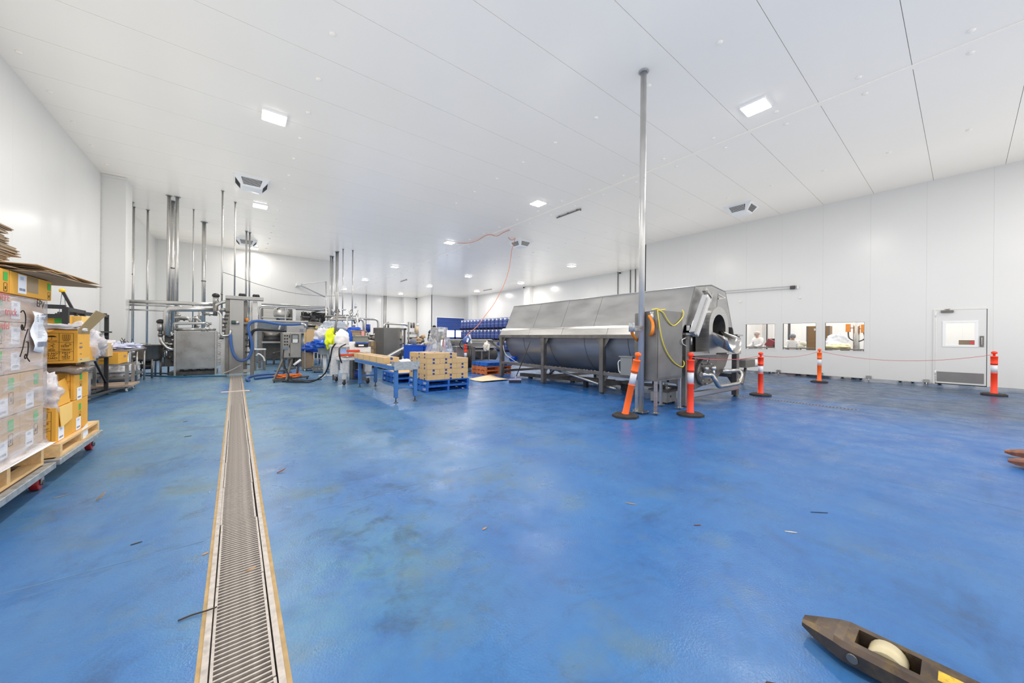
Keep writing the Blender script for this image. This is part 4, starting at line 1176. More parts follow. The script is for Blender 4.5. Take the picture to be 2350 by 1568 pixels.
# flattened boards on the top
random.seed(12)
zz = z + .172
for i in range(7):
    o = MB().obox((-1.6 + random.uniform(-.04, .04), 4.72 + .04 * i + random.uniform(-.1, .12), zz + .003), (.9 + random.uniform(-.1, .1), 1.2 + random.uniform(-.2, .2), .005), random.uniform(-.12, .12), random.uniform(.0, .012), 0).build('cardboard_sheet', mat('flat_board_%d' % i, (150 + i * 9, 130 + i * 8, 106 + i * 6), .8), None)
    recentre(tag(o, 'flattened cardboard sheet overhanging the top carton, %s up of seven' % nth(i + 1), 'cardboard', 'overhanging flattened cardboard sheets')); zz += .009
for i in range(28):
    d = .1 * math.sin(i * .23) + random.uniform(-.035, .03) - (.12 if i < 7 else 0)
    o = MB().obox((-1.72, 4.02 + d, zz + .003), (.74, .75, .0062), random.uniform(-.04, .04), random.uniform(0, .01), 0).build('cardboard_sheet', KRAFTD if i % 3 else mat('board_edge_%d' % i, (176, 156, 130), .8), None)
    recentre(tag(o, 'flattened carton, %s up from the bottom of the ragged pile' % nth(i + 1), 'cardboard', 'pile of flattened cartons')); zz += .0092 if i != 20 else .02

# ================================================================ SECOND PALLET
dolly('galvanised dolly with red wheels under the open yellow cartons', -2.4, 4.86, -1.235, 6.07)
pallet('pale pine pallet under the open yellow cartons', -2.36, 4.95, .2, 1.1, 1.1, .115, WOOD, along='x', nb=7)
def ycart(label, bx, mk=None, grn=None, lab=None, open_top=False):
    t = thing('carton', label, 'box', ((bx[0] + bx[3]) / 2, (bx[1] + bx[4]) / 2, bx[2]), 'yellow brown cartons on the second pallet')
    if not open_top: MB().box(*bx).build('carton_body', YELLOW, t, bevel=.004)
    else:
        mm = MB(); w = .006; x0, y0, z0, x1, y1, z1 = bx
        for b in ((x0, y0, z0, x1, y0 + w, z1), (x0, y1 - w, z0, x1, y1, z1), (x0, y0 + w, z0, x0 + w, y1 - w, z1), (x1 - w, y0 + w, z0, x1, y1 - w, z1), (x0 + w, y0 + w, z0, x1 - w, y1 - w, z0 + w)): mm.box(*b)
        mm.build('carton_body', YELLOW, t)
    if mk: marks(t, bx[3] - .026, bx[2] + .025, bx[5] - .03, bx[1], mk)
    if grn: green(t, bx[3] + .0005, *grn)
    if lab: sticker(t, bx[3] + .0005, lab[0], lab[1], .13, .125)
    return t
A = ycart('open yellow carton with raised flap at the near end of the second pallet', (-1.75, 5.0, .318, -1.3, 5.385, .63), (1,), None, (5.12, .385), True)
def flap(t, pts, th=.006, m=YELLOW):
    mm = MB(); mm.add(pts, [tuple(range(len(pts)))]); o = mm.build('flap', m, t); s = o.modifiers.new('s', 'SOLIDIFY'); s.thickness = th; s.offset = 0
flap(A, [(-1.31, 5.03, .632), (-1.31, 5.37, .635), (-1.36, 5.47, .87), (-1.36, 5.11, .82)])
flap(A, [(-1.298, 5.06, .628), (-1.298, 5.37, .63), (-1.285, 5.32, .48), (-1.285, 5.07, .44)], m=YELLOWP)
flap(A, [(-1.73, 5.0, .632), (-1.33, 5.0, .632), (-1.36, 4.93, .66), (-1.7, 4.93, .66)])
Bc = ycart('closed yellow carton at the far end of the second pallet, bottom layer', (-1.75, 5.39, .318, -1.3, 5.84, .63), None, (5.60, .55, .055), (5.56, .385))
Cc = ycart('yellow carton in the middle layer at the far end of the second pallet', (-1.75, 5.44, .634, -1.3, 5.85, .94), (0, 1), (5.62, .86, .055), (5.58, .69))
Dc = ycart('topmost open yellow carton with a tall raised flap', (-1.78, 5.52, 1.005, -1.3, 5.885, 1.335), (0, 1), None, None, True)
flap(Dc, [(-1.302, 5.525, 1.335), (-1.302, 5.88, 1.335), (-1.26, 6.28, 1.53), (-1.25, 5.86, 1.56)], m=mat('grey_inside_board', (150, 130, 92), .8))
flap(Dc, [(-1.77, 5.52, 1.336), (-1.45, 5.52, 1.336), (-1.46, 5.42, 1.315), (-1.74, 5.42, 1.315)])
MB().box(-1.2995, 5.53, 1.30, -1.2985, 5.88, 1.335).build('packing_tape', CLRT, Dc)
MB().box(-1.2995, 5.53, 1.005, -1.2985, 5.88, 1.05).build('packing_tape', mat('clear_tape_pale', (226, 196, 128), .25), Dc)
for s, z, sz in (('Product of', 1.205, .016), ('tekpol', 1.165, .034), ('quality', 1.095, .016), ('Net 10 kg', 1.035, .014)): text(s, 'side_print', GREYPR, sz, face_mat((-1.2975, 5.61, z), (1, 0, 0)), Dc)
# crumpled film between the layers and inside
def crumple(name, label, cat, m, c, size, n=16, amp=.25, seed=1, group=None, parent=None):
    random.seed(seed); n = int(n * 2.5); mm = MB(); mm.sphere((0, 0, 0), 1, n)
    o_v = []
    from mathutils import noise as NZ
    for v in mm.v:
        V = Vector(v); k = 1 + amp * NZ.noise(V * 2.1 + Vector((seed, 0, 0))) * 1.7 + amp * 1.1 * (abs(NZ.noise(V * 4.2 + Vector((0, seed, 0)))) - .2) + amp * .6 * NZ.noise(V * 11 + Vector((0, 0, seed)))
        V = V * k
        o_v.append((c[0] + V.x * size[0], c[1] + V.y * size[1], c[2] + V.z * size[2]))
    mm.v = o_v
    o = mm.build(name, m, parent)
    if not parent: recentre(tag(o, label, cat, group))
    return o
BAGW = film_mat('milky_bag_film', (236, 232, 234), .7, .2, 1.0, 7, (1, 1, 1))
crumple('plastic_bag', 'crumpled clear plastic bag bulging out of the open yellow carton', 'bag', BAGW, (-1.42, 5.06, .75), (.12, .16, .17), 18, .3, 3)
DARKF = film_mat('grey_plastic_sheet', (126, 118, 112), .9, .15, 1.0, 6, (1, 1, 3))
mm = MB(); vs = []; random.seed(4)
from mathutils import noise as NZ
for j in range(9):
    for i in range(13):
        x = -1.8 + i * .046; y = 5.38 + j * .06; vs.append((x, y, .968 + .028 * NZ.noise(Vector((x * 9, y * 9, 0))) - (.03 if j == 0 else 0) + (.0 if i < 11 else -.02)))
mm.add(vs, [(j * 13 + i, j * 13 + i + 1, (j + 1) * 13 + i + 1, (j + 1) * 13 + i) for j in range(8) for i in range(12)], True)
o = mm.build('plastic_sheet', DARKF, None); so = o.modifiers.new('s', 'SOLIDIFY'); so.thickness = .028; recentre(tag(o, 'crumpled grey plastic sheet squashed between the yellow cartons', 'plastic sheet'))
crumple('plastic_bag', 'silver and white plastic liner lying on the topmost yellow carton', 'bag', mat('white_liner', (226, 226, 230), .3), (-1.5, 5.68, 1.36), (.2, .13, .035), 16, .35, 6)
# bag of cartons behind
t = carton('yellow carton in clear plastic behind the topmost open carton', (-1.78, 5.92, 1.0, -1.32, 6.2, 1.16), YELLOW)
t = carton('yellow carton standing on the second pallet behind the front ones', (-2.3, 5.0, .318, -1.78, 5.9, .93), YELLOW)
crumple('plastic_bag', 'large crumpled clear bag behind the topmost yellow carton', 'bag', BAGW, (-1.5, 6.15, 1.19), (.22, .2, .2), 18, .3, 11)
MB_ = MB().box(-1.78, 5.9, .318, -1.4, 6.05, .99); recentre(tag(MB_.build('carton', KRAFTD, None), 'dull carton standing at the far end of the second pallet', 'box'))
o = MB().obox((-1.27, 5.63, .28), (.002, .16, .12), 0, .2, 0).build('paper_label', PAPER, None); recentre(tag(o, 'loose white paper label hanging below the second pallet cartons', 'label'))

# ================================================================ BLACK RACK, TABLES, POT
t = thing('steel_rack', 'black steel rack standing by the left wall behind the cartons', 'rack', (-2.4, 9.8, 0))
P1, P2, P3 = Vector((-2.072,8.3,1.703)), Vector((-2.181,9.5,1.711)), Vector((-2.28, 11.4, 1.72))
for k, p in enumerate((P1, P2, P3, Vector((-2.95, 8.3, P1.z)), Vector((-2.95, 11.4, 1.72)))):
    MB().box(p.x - .03, p.y - .03, 0, p.x + .03, p.y + .03, p.z).build('rack_post', BLKST, t)
for a, b in ((P1, Vector((-2.95, 8.3, P1.z))), (P1 - Vector((0, 0, .14)), Vector((-2.95, 8.3, P1.z - .14))), (P1 - Vector((0, 0, .03)), P2 - Vector((0, 0, .03))), (P2 - Vector((0, 0, .05)), P3 - Vector((0, 0, .03))), (P3, Vector((-2.95, 11.4, 1.72)))):
    MB().bar(a, b, .05, .06).build('rack_rail', BLKST, t)
for z in (.84, 1.36):
    MB().box(-2.95, 8.3, z - .03, -2.2, 11.4, z).build('rack_shelf', BLKST, t)
MB().bar((P3.x, 11.38, .25), (-2.2, 10.2, .82), .03, .03).build('rack_brace', BLKST, t)
mm = MB(); mm.bar(Vector((P3.x, 11.4, 1.25)), Vector((-2.6, 11.1, 1.22)), .1, .04); mm.build('rack_bracket', BLKST, t)
t = thing('boom_arm', 'slanting black boom with a yellow tip beside the left wall', 'boom', (-2.1, 8.8, 1.5))
h = Vector((-2.285,9,2.004)); f = Vector((-2.131,9,1.585)); f2 = f + (f - h) * .5
MB().bar(h, f2, .034, .034).build('arm', BLKST, t)
mm = MB(); mm.sphere(h, .034, 12); mm.cyl(h + Vector((-.03, 0, .0)), h + Vector((.03, 0, .0)), .026, 10); mm.build('yellow_tip', mat('yellow_plastic', (240, 196, 40), .4), t)
mm = MB(); mm.tube([h, h + Vector((-.03, 0, -.35)), h + Vector((-.04, 0, -.75))], .004, 5); mm.tube([h + Vector((.02, 0, 0)), h + Vector((.04, 0, -.35)), h + Vector((.06, 0, -.7))], .004, 5); mm.build('cord', GREYPR, t)
t = carton('yellow carton with green mark on the black rack', (-2.75, 8.38, 1.362, -2.116, 8.75, 1.59), YELLOW, 'cartons on the black rack')
MB().box(-2.2, 8.377, 1.46, -2.12, 8.379, 1.53).build('green_mark', GREENL, t)
t = carton('pale yellow carton on the black rack, right of the first', (-2.133, 8.8, 1.362, -2.029, 9.3, 1.592), YELLOWP, 'cartons on the black rack')
for i, (y, s) in enumerate(((9.9, 21), (10.5, 22), (11.0, 23))):
    crumple('plastic_bag', ['bundle of white plastic on the black rack, nearest the cartons', 'bundle of white plastic in the middle of the black rack', 'bundle of white plastic by the end post of the black rack'][i], 'bag', BAGW, (-2.33, y, 1.03 + .05 * (i == 0)), (.2, .28, .22), 16, .35, s)
t = carton('brown carton on the lower shelf of the black rack', (-2.5, 10.7, .842, -2.12, 11.05, 1.12), KRAFT)
# trolley with the yellow tray box
t = thing('steel_trolley', 'low steel trolley frame holding a long yellow tray carton', 'trolley', (-2.25, 11.95, 0))
for px, py in ((-2.5, 11.65), (-2.02, 11.65), (-2.5, 12.25), (-2.02, 12.25)):
    MB().box(px - .025, py - .025, .14, px + .025, py + .025, .62).build('trolley_post', STEEL, t)
    caster(t, px, py, OFFWH, .05, .035, .12)
MB().box(-2.62, 11.5, .12, -1.92, 12.35, .16).build('trolley_deck', mat('brown_deck', (168, 146, 128), .6, var=.1), t)
mm = MB(); mm.box(-2.55, 11.6, .6, -1.98, 11.66, .63); mm.box(-2.55, 12.24, .6, -1.98, 12.3, .63); mm.build('trolley_rail', STEEL, t)
t = thing('tray_carton', 'long open yellow tray carton on the low steel trolley', 'box', (-2.25, 12.0, .63))
x0, y0, x1, y1, z0, z1 = -2.441, 11.6, -2.145, 12.45, .635, 0.878
mm = MB(); w = .006
for b in ((x0, y0, z0, x1, y0 + w, z1), (x0, y1 - w, z0, x1, y1, z1), (x0, y0 + w, z0, x0 + w, y1 - w, z1), (x1 - w, y0 + w, z0, x1, y1 - w, z1), (x0 + w, y0 + w, z0, x1 - w, y1 - w, z0 + w)): mm.box(*b)
mm.build('carton_body', YELLOW, t)
mm = MB(); mm.box(x0 + .02, y0 - .001, z0 + .07, x0 + .13, y0, z0 + .075); mm.box(x0 + .02, y0 - .001, z0 + .085, x0 + .11, y0, z0 + .09); mm.build('small_print', PRINT, t, kind='stuff')
text('tekbo', 'side_print', GREYPR, .1, face_mat((x1 + .001, 12.2, z1 - .09), (1, 0, 0)), t)
# steel work table with bags
t = thing('work_table', 'stainless work table heaped with plastic bags by the left wall', 'table', (-2.5, 13.2, 0))
MB().box(-3.1, 12.5, .88, -2.12, 14.5, .92).build('table_top', STEEL, t, bevel=.004)
MB().box(-3.05, 12.55, .22, -2.15, 14.45, .25).build('under_shelf', STEEL, t)
for px, py in ((-2.16, 12.56), (-2.16, 14.44), (-3.05, 12.56), (-3.05, 14.44), (-2.16, 13.5)): MB().cyl((px, py, 0), (px, py, .88), .022, 10).build('leg', STEEL, t)
for i, (x, y, z, s, sd) in enumerate(((-2.45, 12.8, .98, (.26, .25, .06), 31), (-2.5, 13.5, 1.0, (.3, .3, .09), 32), (-2.4, 14.1, .97, (.25, .25, .06), 33), (-2.5, 13.0, .4, (.3, .3, .16), 34), (-2.5, 13.8, .38, (.3, .35, .14), 35))):
    crumple('plastic_bag', ['bluish plastic bag on the work table, nearest end', 'heap of clear bags in the middle of the work table', 'bluish plastic bag on the work table, far end', 'silver bag on the shelf under the work table, near end', 'silver bag on the shelf under the work table, far end'][i], 'bag', mat('bag_%d' % i, (206, 208, 228) if i < 3 else (214, 212, 214), .25), (x, y, z), s, 14, .4, sd)
mm = MB(); random.seed(14)
for i in range(9):
    a = Vector((-2.35 + random.uniform(-.1, .1), 13.4 + random.uniform(-.2, .2), 1.06)); mm.bar(a, a + Vector((random.uniform(-.08, .08), random.uniform(-.1, .1), random.uniform(.05, .16))), .012, .012)
recentre(tag(mm.build('bag_clips', STEELK, None), 'bunch of dark bag clips on the heap of clear bags', 'clips'))
t = thing('crate', 'white lidded crate on the floor behind the low trolley', 'crate', (-2.4, 14.85, 0))
MB().box(-2.95, 14.56, 0, -2.3, 14.82, .42).build('crate_body', OFFWH, t, bevel=.01)
MB().box(-2.97, 14.54, .42, -2.28, 14.84, .46).build('lid', OFFWH, t, bevel=.008)
t = thing('steel_bin', 'grey box and loose dark rails on the floor under the black rack', 'bin', (-2.5, 9.8, 0))
mm = MB(); mm.box(-2.9, 8.6, .02, -2.3, 10.5, .5); mm.build('bin_body', mat('grey_film_bundle', (150, 148, 146), .35, var=.3, scale=8), t)
mm = MB()
for i in range(6): mm.bar((-2.7 + i * .09, 9.2, .05 + i * .02), (-2.5 + i * .09, 11.4, .04 + (i % 3) * .04), .04, .03)
mm.build('loose_rails', STEELK, t)
# kettle pot with legs
t = thing('cooking_pot', 'large round steel pot on legs beside the pipes at left', 'pot', (-2.238, 15.0, 0))
cx0 = -2.211; r = .33
MB().lathe([(.02, .5), (r * .8, .5), (r, .58), (r, .96), (r + .02, .97), (r + .02, .99), (r - .02, .99), (r - .02, .6), (.02, .55)], (cx0, 15.2, 0), n=28).build('pot_body', mat('dark_pot_steel', (128, 120, 112), .35, .85, var=.25, scale=4), t)
for a in (.4, 2.2, 3.6, 5.2):
    p = (cx0 + (r - .03) * math.cos(a), 15.2 + (r - .03) * math.sin(a)); MB().cyl((*p, 0), (*p, .56), .025, 10).build('leg', STEELD, t)
mm = MB(); mm.cyl((cx0, 15.2, .5), (cx0, 15.2, .25), .09, 12); mm.cyl((cx0 - .14, 15.1, .34), (cx0 + .1, 15.1, .34), .07, 12); mm.build('drain_valve', BLKST, t)
mm = MB(); mm.tube([(cx0 - .1, 15.2 - r * .9, 1.0), (cx0 - .1, 15.2 - r * .9, 1.04), (cx0 + .1, 15.2 - r * .9, 1.04), (cx0 + .1, 15.2 - r * .9, 1.0)], .008, 6, .02); mm.sphere((cx0 - r * .75, 15.2 - r * .7, .78), .05, 8); mm.sphere((cx0 - r * .7, 15.2 - r * .7, .64), .04, 8); mm.build('fittings', SATIN, t)

# ================================================================ CARTONS ON BLUE PALLETS
def two_faces_tape(t, bx, axis):
    """navy tape along the top and over both short ends, gap in the middle of each end"""
    x0, y0, z0, x1, y1, z1 = bx; e = .0012; h = z1 - z0; w = .026
    mm = MB()
    if axis == 'x':
        c = (y0 + y1) / 2
        for X, s in ((x0, -1), (x1, 1)):
            mm.box(X, c - w, z0 + h * .62, X + s * e, c + w, z1); mm.box(X, c - w, z0, X + s * e, c + w, z0 + h * .36)
        mm.box(x0, c - w, z1, x1, c + w, z1 + e)
    else:
        c = (x0 + x1) / 2
        for Y, s in ((y0, -1), (y1, 1)):
            mm.box(c - w, Y, z0 + h * .62, c + w, Y + s * e, z1); mm.box(c - w, Y, z0, c + w, Y + s * e, z0 + h * .36)
        mm.box(c - w, y0, z1, c + w, y1, z1 + e)
    mm.build('tape_strip', TAPE, t)
PT = {}
def tcarton(label, x, y, z, axis, group, L_=.45, W_=.32, H_=.126):
    w, d = (L_, W_) if axis == 'x' else (W_, L_)
    key = (axis, L_, W_, H_)
    if key not in PT:
        g = .002; bx = (x + g, y + g, z + .001, x + w - g, y + d - g, z + H_ - .001)
        t = thing('taped_carton', label, 'box', (x, y, z), group)
        MB().box(*bx).build('carton_body', KRAFT, t, bevel=.003); two_faces_tape(t, bx, axis)
        PT[key] = t
    else: t = dup(PT[key], (x, y, z), 0, label, group)
    return t
SX, SY, SZ = 3.44, 7.62, .285
pat = {'A': [(0, 0, 'x'), (0, .32, 'x'), (.45, 0, 'y'), (.77, 0, 'y'), (0, .64, 'y'), (.32, .64, 'y'), (.64, .45, 'x'), (.64, .77, 'x')],
       'B': [(0, 0, 'y'), (.32, 0, 'y'), (.64, 0, 'x'), (.64, .32, 'x'), (.45, .64, 'y'), (.77, .64, 'y'), (0, .45, 'x'), (0, .77, 'x')]}
SIDE = {0: 'at the front left corner', 1: 'at the left side', 2: 'in the middle of the front', 3: 'at the front right corner', 4: 'at the back left', 5: 'at the middle of the back', 6: 'at the right side', 7: 'at the back right corner'}
SIDEB = {0: 'at the front left corner', 1: 'in the middle of the front', 2: 'at the front right corner', 3: 'at the right side', 4: 'at the middle of the back', 5: 'at the back right corner', 6: 'at the left side', 7: 'at the back left'}
for k in range(5):
    P_ = 'A' if k % 2 == 0 else 'B'
    for i, (a, b, ax) in enumerate(pat[P_]):
        if k == 4 and i in (3, 6, 7): continue
        lab = 'taped kraft carton, %s layer of the blue pallet stack, %s' % (['bottom', 'second', 'third', 'fourth', 'top'][k], (SIDE if P_ == 'A' else SIDEB)[i])
        tcarton(lab, SX + a, SY + b, SZ + k * .127, ax, 'taped cartons stacked on the blue pallets')
pallet('upper blue pallet under the taped carton stack', 3.43, 7.6, .142, 1.12, 1.12, .14, PBLUE, 'blue pallets', 'y', 7, logo='CHEP')
pallet('lower blue pallet on the floor under the taped carton stack', 3.42, 7.6, 0, 1.12, 1.12, .14, PBLUE, 'blue pallets', 'y', 7, logo='CHEP')
pallet('lower of the two blue pallets seen beyond the roller conveyor', 3.38, 9.52, 0, 1.12, 1.12, .14, PBLUE, 'blue pallets', 'y', 7, logo='CHEP')
pallet('upper of the two blue pallets seen beyond the roller conveyor', 3.39, 9.53, .142, 1.12, 1.12, .14, PBLUE, 'blue pallets', 'y', 7, logo='CHEP')
o = MB().box(3.5, 9.62, .285, 4.45, 10.5, .29).build('cardboard_sheet', KRAFT, None); recentre(tag(o, 'cardboard sheet lying on the blue pallets beyond the conveyor', 'cardboard'))

# ================================================================ ROLLER CONVEYOR
t = thing('roller_conveyor', 'blue roller conveyor carrying a row of cartons', 'conveyor', (2.62, 8.25, 0))
cx0_, cx1_, cy0, cy1 = 2.40, 2.85, 6.78, 9.78
for x in (cx0_, cx1_):
    mm = MB(); mm.box(x - .02, cy0, .645, x + .02, cy1, .715); mm.build('side_rail', CONVB, t, bevel=.003)
    mm = MB(); mm.box(x - .026, cy0, .638, x + .026, cy1, .645); mm.build('rail_flange', GALV, t)
rol = None; y = cy0 + .05
while y < cy1 - .03:
    if rol is None: rol = MB().cyl((cx0_ + .02, y, .69), (cx1_ - .02, y, .69), .024, 10).build('roller', SATIN, t); ry = y
    else:
        c = rol.copy(); COL.objects.link(c); c.parent = t; c.location = (0, y - ry, 0)
    y += .075
for y in (6.83, 9.45):
    for x in (cx0_ + .03, cx1_ - .03):
        MB().box(x - .035, y - .035, .1, x + .035, y + .035, .64).build('leg', CONVB, t, bevel=.004)
        mm = MB(); mm.cyl((x, y, .015), (x, y, .1), .012, 8); mm.lathe([(.045, 0), (.045, .008), (.015, .02)], (x, y, 0), n=12); mm.build('levelling_foot', STEELK, t)
    MB().box(cx0_ + .06, y - .02, .27, cx1_ - .06, y + .02, .31).build('cross_bar', CONVB, t)
mm = MB(); y = 6.76; mm.prism([(cx0_ - .03, .645), (cx1_ + .0, .645), (cx1_ + .05, .81), (cx0_ - .03, .81)], 'y', y - .004, y); mm.prism([(cx1_ + .0, .645), (cx1_ + .05, .81), (cx1_ + .046, .81), (cx1_ - .004, .645)], 'y', y, y + .14); mm.prism([(6.76, .81), (6.95, .81), (6.9, .72), (6.76, .72)], 'x', cx0_ - .034, cx0_ - .03); mm.build('end_stop', GALV, t)
for i, y in enumerate((7.5, 8.05, 8.6, 9.15, 9.7)):
    tcarton('kraft carton on the blue conveyor, %s' % ['at the end nearest the viewer', 'second from the near end', 'in the middle of the row', 'second from the taping machine', 'next to the taping machine'][i], 2.405 + i * .006, y, .716 + (0 if y < 9.6 else .0), 'y', 'cartons on the roller conveyor', .5, .33, .14)
o = MB().obox((2.6, 7.15, .72), (.3, .5, .008), .03).build('cardboard_sheet', KRAFTL, None); recentre(tag(o, 'pale cardboard sheet on the empty near end of the conveyor', 'cardboard'))
crumple('plastic_bag', 'crumpled white bag caught behind the end stop of the conveyor', 'bag', mat('white_bag_tail', (232, 232, 232), .4), (2.62, 6.88, .79), (.12, .07, .06), 12, .3, 41)

# ================================================================ CARTON TAPING MACHINE
t = thing('taping_machine', 'white carton taping machine on castors at the end of the blue conveyor', 'machine', (2.5, 10.6, 0))
def wbox(nm, b, m=CHIPPED, bev=.006): return MB().box(*b).build(nm, m, t, bevel=bev)
for (x, y) in ((2.2, 10.1), (2.82, 10.15), (2.2, 11.05), (2.82, 11.05)):
    wbox('leg', (x - .09, y - .05, .32, x + .09, y + .05, .70)); wbox('leg', (x - .05, y - .04, .16, x + .05, y + .04, .32))
    caster(t, x, y, RUBBER, .065, .04, .16, rz=.3)
wbox('bed', (2.08, 10.02, .66, 2.94, 11.15, .72))
wbox('side_column', (1.97, 10.55, .25, 2.15, 10.75, 1.03)); wbox('side_column', (2.9, 10.55, .25, 3.0, 10.75, .95))
wbox('top_plate', (1.95, 10.5, 1.0, 2.62, 10.8, 1.06))
wbox('mast', (2.42, 10.45, .72, 2.56, 10.6, 1.15), WHITE)
wbox('tape_head', (2.52, 10.3, .86, 2.92, 10.62, 1.0), OFFWH)
MB().box(2.54, 10.28, 1.0, 2.86, 10.5, 1.1).build('display_box', BLACK, t, bevel=.01)
MB().box(2.6, 10.275, 1.03, 2.74, 10.28, 1.07).build('display', PAPER, t)
for x0, y0, z in ((2.1, 10.05, .80), (2.3, 10.2, .9)):
    o = MB().box(x0, y0, z - .03, x0 + .32, y0 + .12, z + .03).build('side_belt', RED, t, bevel=.01)
for i in range(5): MB().cyl((2.2, 10.1 + i * .2, .735), (2.8, 10.1 + i * .2, .735), .018, 8).build('roller', STEEL, t)
MB().box(2.5, 10.2, .4, 2.62, 10.4, .62).build('motor_box', BLACK, t)
MB().cyl((2.6, 10.3, .16), (2.6, 10.3, .36), .09, 14).build('blue_pot', DBLUE, t)
mm = MB(); mm.curve([(2.3, 10.4, 1.08), (2.12, 10.2, 1.0), (2.06, 10.0, .85), (2.08, 9.99, .7), (2.12, 10.0, .6)], .018, 8); mm.build('black_hose', BLACK, t)
o = MB().curve([(2.05, 10.4, 1.1), (1.98, 10.5, .95), (1.94, 10.6, .6), (1.85, 10.8, .25), (1.6, 11.0, .05), (1.3, 11.2, .03), (.95, 11.6, .03)], .02, 8).build('power_cable', BLACK, None)
recentre(tag(o, 'thick black cable looping from the taping machine down to the floor', 'cable'))
t = thing('floor_post', 'thin dark vertical post with an aerial beside the taping machine', 'post', (*(2.21,11.496), 0))
x, y = (2.21,11.496)
MB().box(x - .025, y - .025, 0, x + .025, y + .025, 1.05).build('post', STEELD, t)
mm = MB(); mm.tube([(x, y, 1.0), (x + .05, y, 1.6), (x + .12, y, 2.1)], .03, 8); mm.build('slanting_tube', STEELD, t)

# bags and crates on and behind the taping machine
crumple('plastic_bag', 'hi vis yellow bag hanging above the grey hopper', 'bag', HIVIS, (2.162,11.6,1.218), (.16, .16, .3), 18, .22, 51)
crumple('plastic_bag', 'bulging white bag standing on the taping machine', 'bag', mat('white_sack', (228, 224, 222), .5), (2.376,11.2,1.209), (.2, .18, .28), 18, .15, 52)
crumple('plastic_bag', 'big grey translucent bag behind the hi vis yellow bag', 'bag', mat('grey_bag', (160, 166, 176), .3), (2.524,13.2,1.519), (.42, .3, .28), 18, .25, 53)
crumple('plastic_bag', 'smoky clear bag left of the hi vis yellow bag', 'bag', BAGW, (2.158,12.6,1.252), (.3, .25, .3), 18, .3, 54)
crumple('plastic_bag', 'blue plastic bag spilling over the grey hopper', 'bag', mat('blue_bag', (46, 100, 200), .3), (2.113,12.4,1.059), (.36, .25, .13), 16, .3, 55)
crumple('plastic_bag', 'blue plastic bag standing on end behind the white sack', 'bag', BBLUE, (2.602,11.3,1.235), (.08, .1, .24), 14, .12, 56)
def crate(label, x, y, z, w, d, h, m, rim=True):
    t = thing('crate', label, 'crate', (x, y, z), 'crates stacked by the taping machine')
    mm = MB(); e = .02
    for b in ((x - w / 2, y - d / 2, z, x + w / 2, y - d / 2 + e, z + h), (x - w / 2, y + d / 2 - e, z, x + w / 2, y + d / 2, z + h), (x - w / 2, y - d / 2 + e, z, x - w / 2 + e, y + d / 2 - e, z + h), (x + w / 2 - e, y - d / 2 + e, z, x + w / 2, y + d / 2 - e, z + h), (x - w / 2 + e, y - d / 2 + e, z, x + w / 2 - e, y + d / 2 - e, z + e)): mm.box(*b)
    mm.build('crate_body', m, t)
    mm = MB(); r = .02
    for b in ((x - w / 2 - r, y - d / 2 - r, z + h - .03, x + w / 2 + r, y - d / 2, z + h), (x - w / 2 - r, y + d / 2, z + h - .03, x + w / 2 + r, y + d / 2 + r, z + h), (x - w / 2 - r, y - d / 2, z + h - .03, x - w / 2, y + d / 2, z + h), (x + w / 2, y - d / 2, z + h - .03, x + w / 2 + r, y + d / 2, z + h)): mm.box(*b)
    mm.build('crate_rim', m, t)
    return t
c = (2.913,11.5,1.06); c2 = (2.899,11.5,1.276)
KHAKI = mat('khaki_plastic', (150, 128, 102), .5); GREYC = mat('grey_green_plastic', (128, 130, 120), .45)
xx, zz = c[0], c[2]
st_ = thing('pedestal', 'grey steel pedestal under the crates behind the taping machine', 'stand', (xx, 11.5, 0)); MB().box(xx - .22, 11.3, 0, xx + .22, 11.7, zz - .06).build('pedestal_body', STEELD, st_, bevel=.01)
crate('shallow bright blue crate at the bottom of the crate stack', xx, 11.5, zz - .06, .46, .4, .11, BBLUE)
crate('grey green crate with a handle slot in the middle of the crate stack', xx, 11.5, zz + .06, .44, .4, .2, GREYC)
crate('khaki crate at the top of the crate stack behind the taping machine', xx - .06, 11.5, zz + .27, .44, .4, .15, KHAKI)
crumple('plastic_bag', 'blue plastic bag folded in the topmost khaki crate', 'bag', BBLUE, (xx - .12, 11.5, zz + .44), (.2, .17, .08), 14, .25, 57)
o = MB().box(xx + .02, 11.26, zz + .25, xx + .1, 11.27, zz + .4).build('warning_sign', mat('red_white_sign', (216, 150, 146), .5, var=.3, scale=22), None); recentre(tag(o, 'small red and white notice on the front of the khaki crate', 'sign'))
for i, (px, py, dy) in enumerate(((798, 728, 0), (821, 728, .0))):
    pass
t = thing('tube_arch', 'white inverted U shaped tube frame above the khaki crate', 'frame', (xx - .1, 12.2, 0))
mm = MB(); mm.tube([(2.759,12.2,0.906), (2.738,12.2,1.918), (3.029,12.2,1.931), (3.088,12.2,1.418)], .025, 8); mm.build('tube', OFFWH, t)
MB().box(2.759 - .03, 12.15, 0, 2.759 + .03, 12.25, 1.0).build('leg', OFFWH, t)
t = thing('printer', 'white label printer with an open lid behind the conveyor cartons', 'printer', (2.973,11,0.874))
p = Vector((2.974,11,0.861)); MB().box(p.x - .14, 10.9, p.z - .15, p.x + .14, 11.2, p.z + .1).build('printer_body', OFFWH, t, bevel=.01)
MB().obox((p.x, 10.88, p.z + .0), (.24, .01, .26), 0, .15).build('lid', WHITE, t); MB().box(p.x - .1, 11.0, 0, p.x + .1, 11.15, p.z - .15).build('stand', STEELD, t)

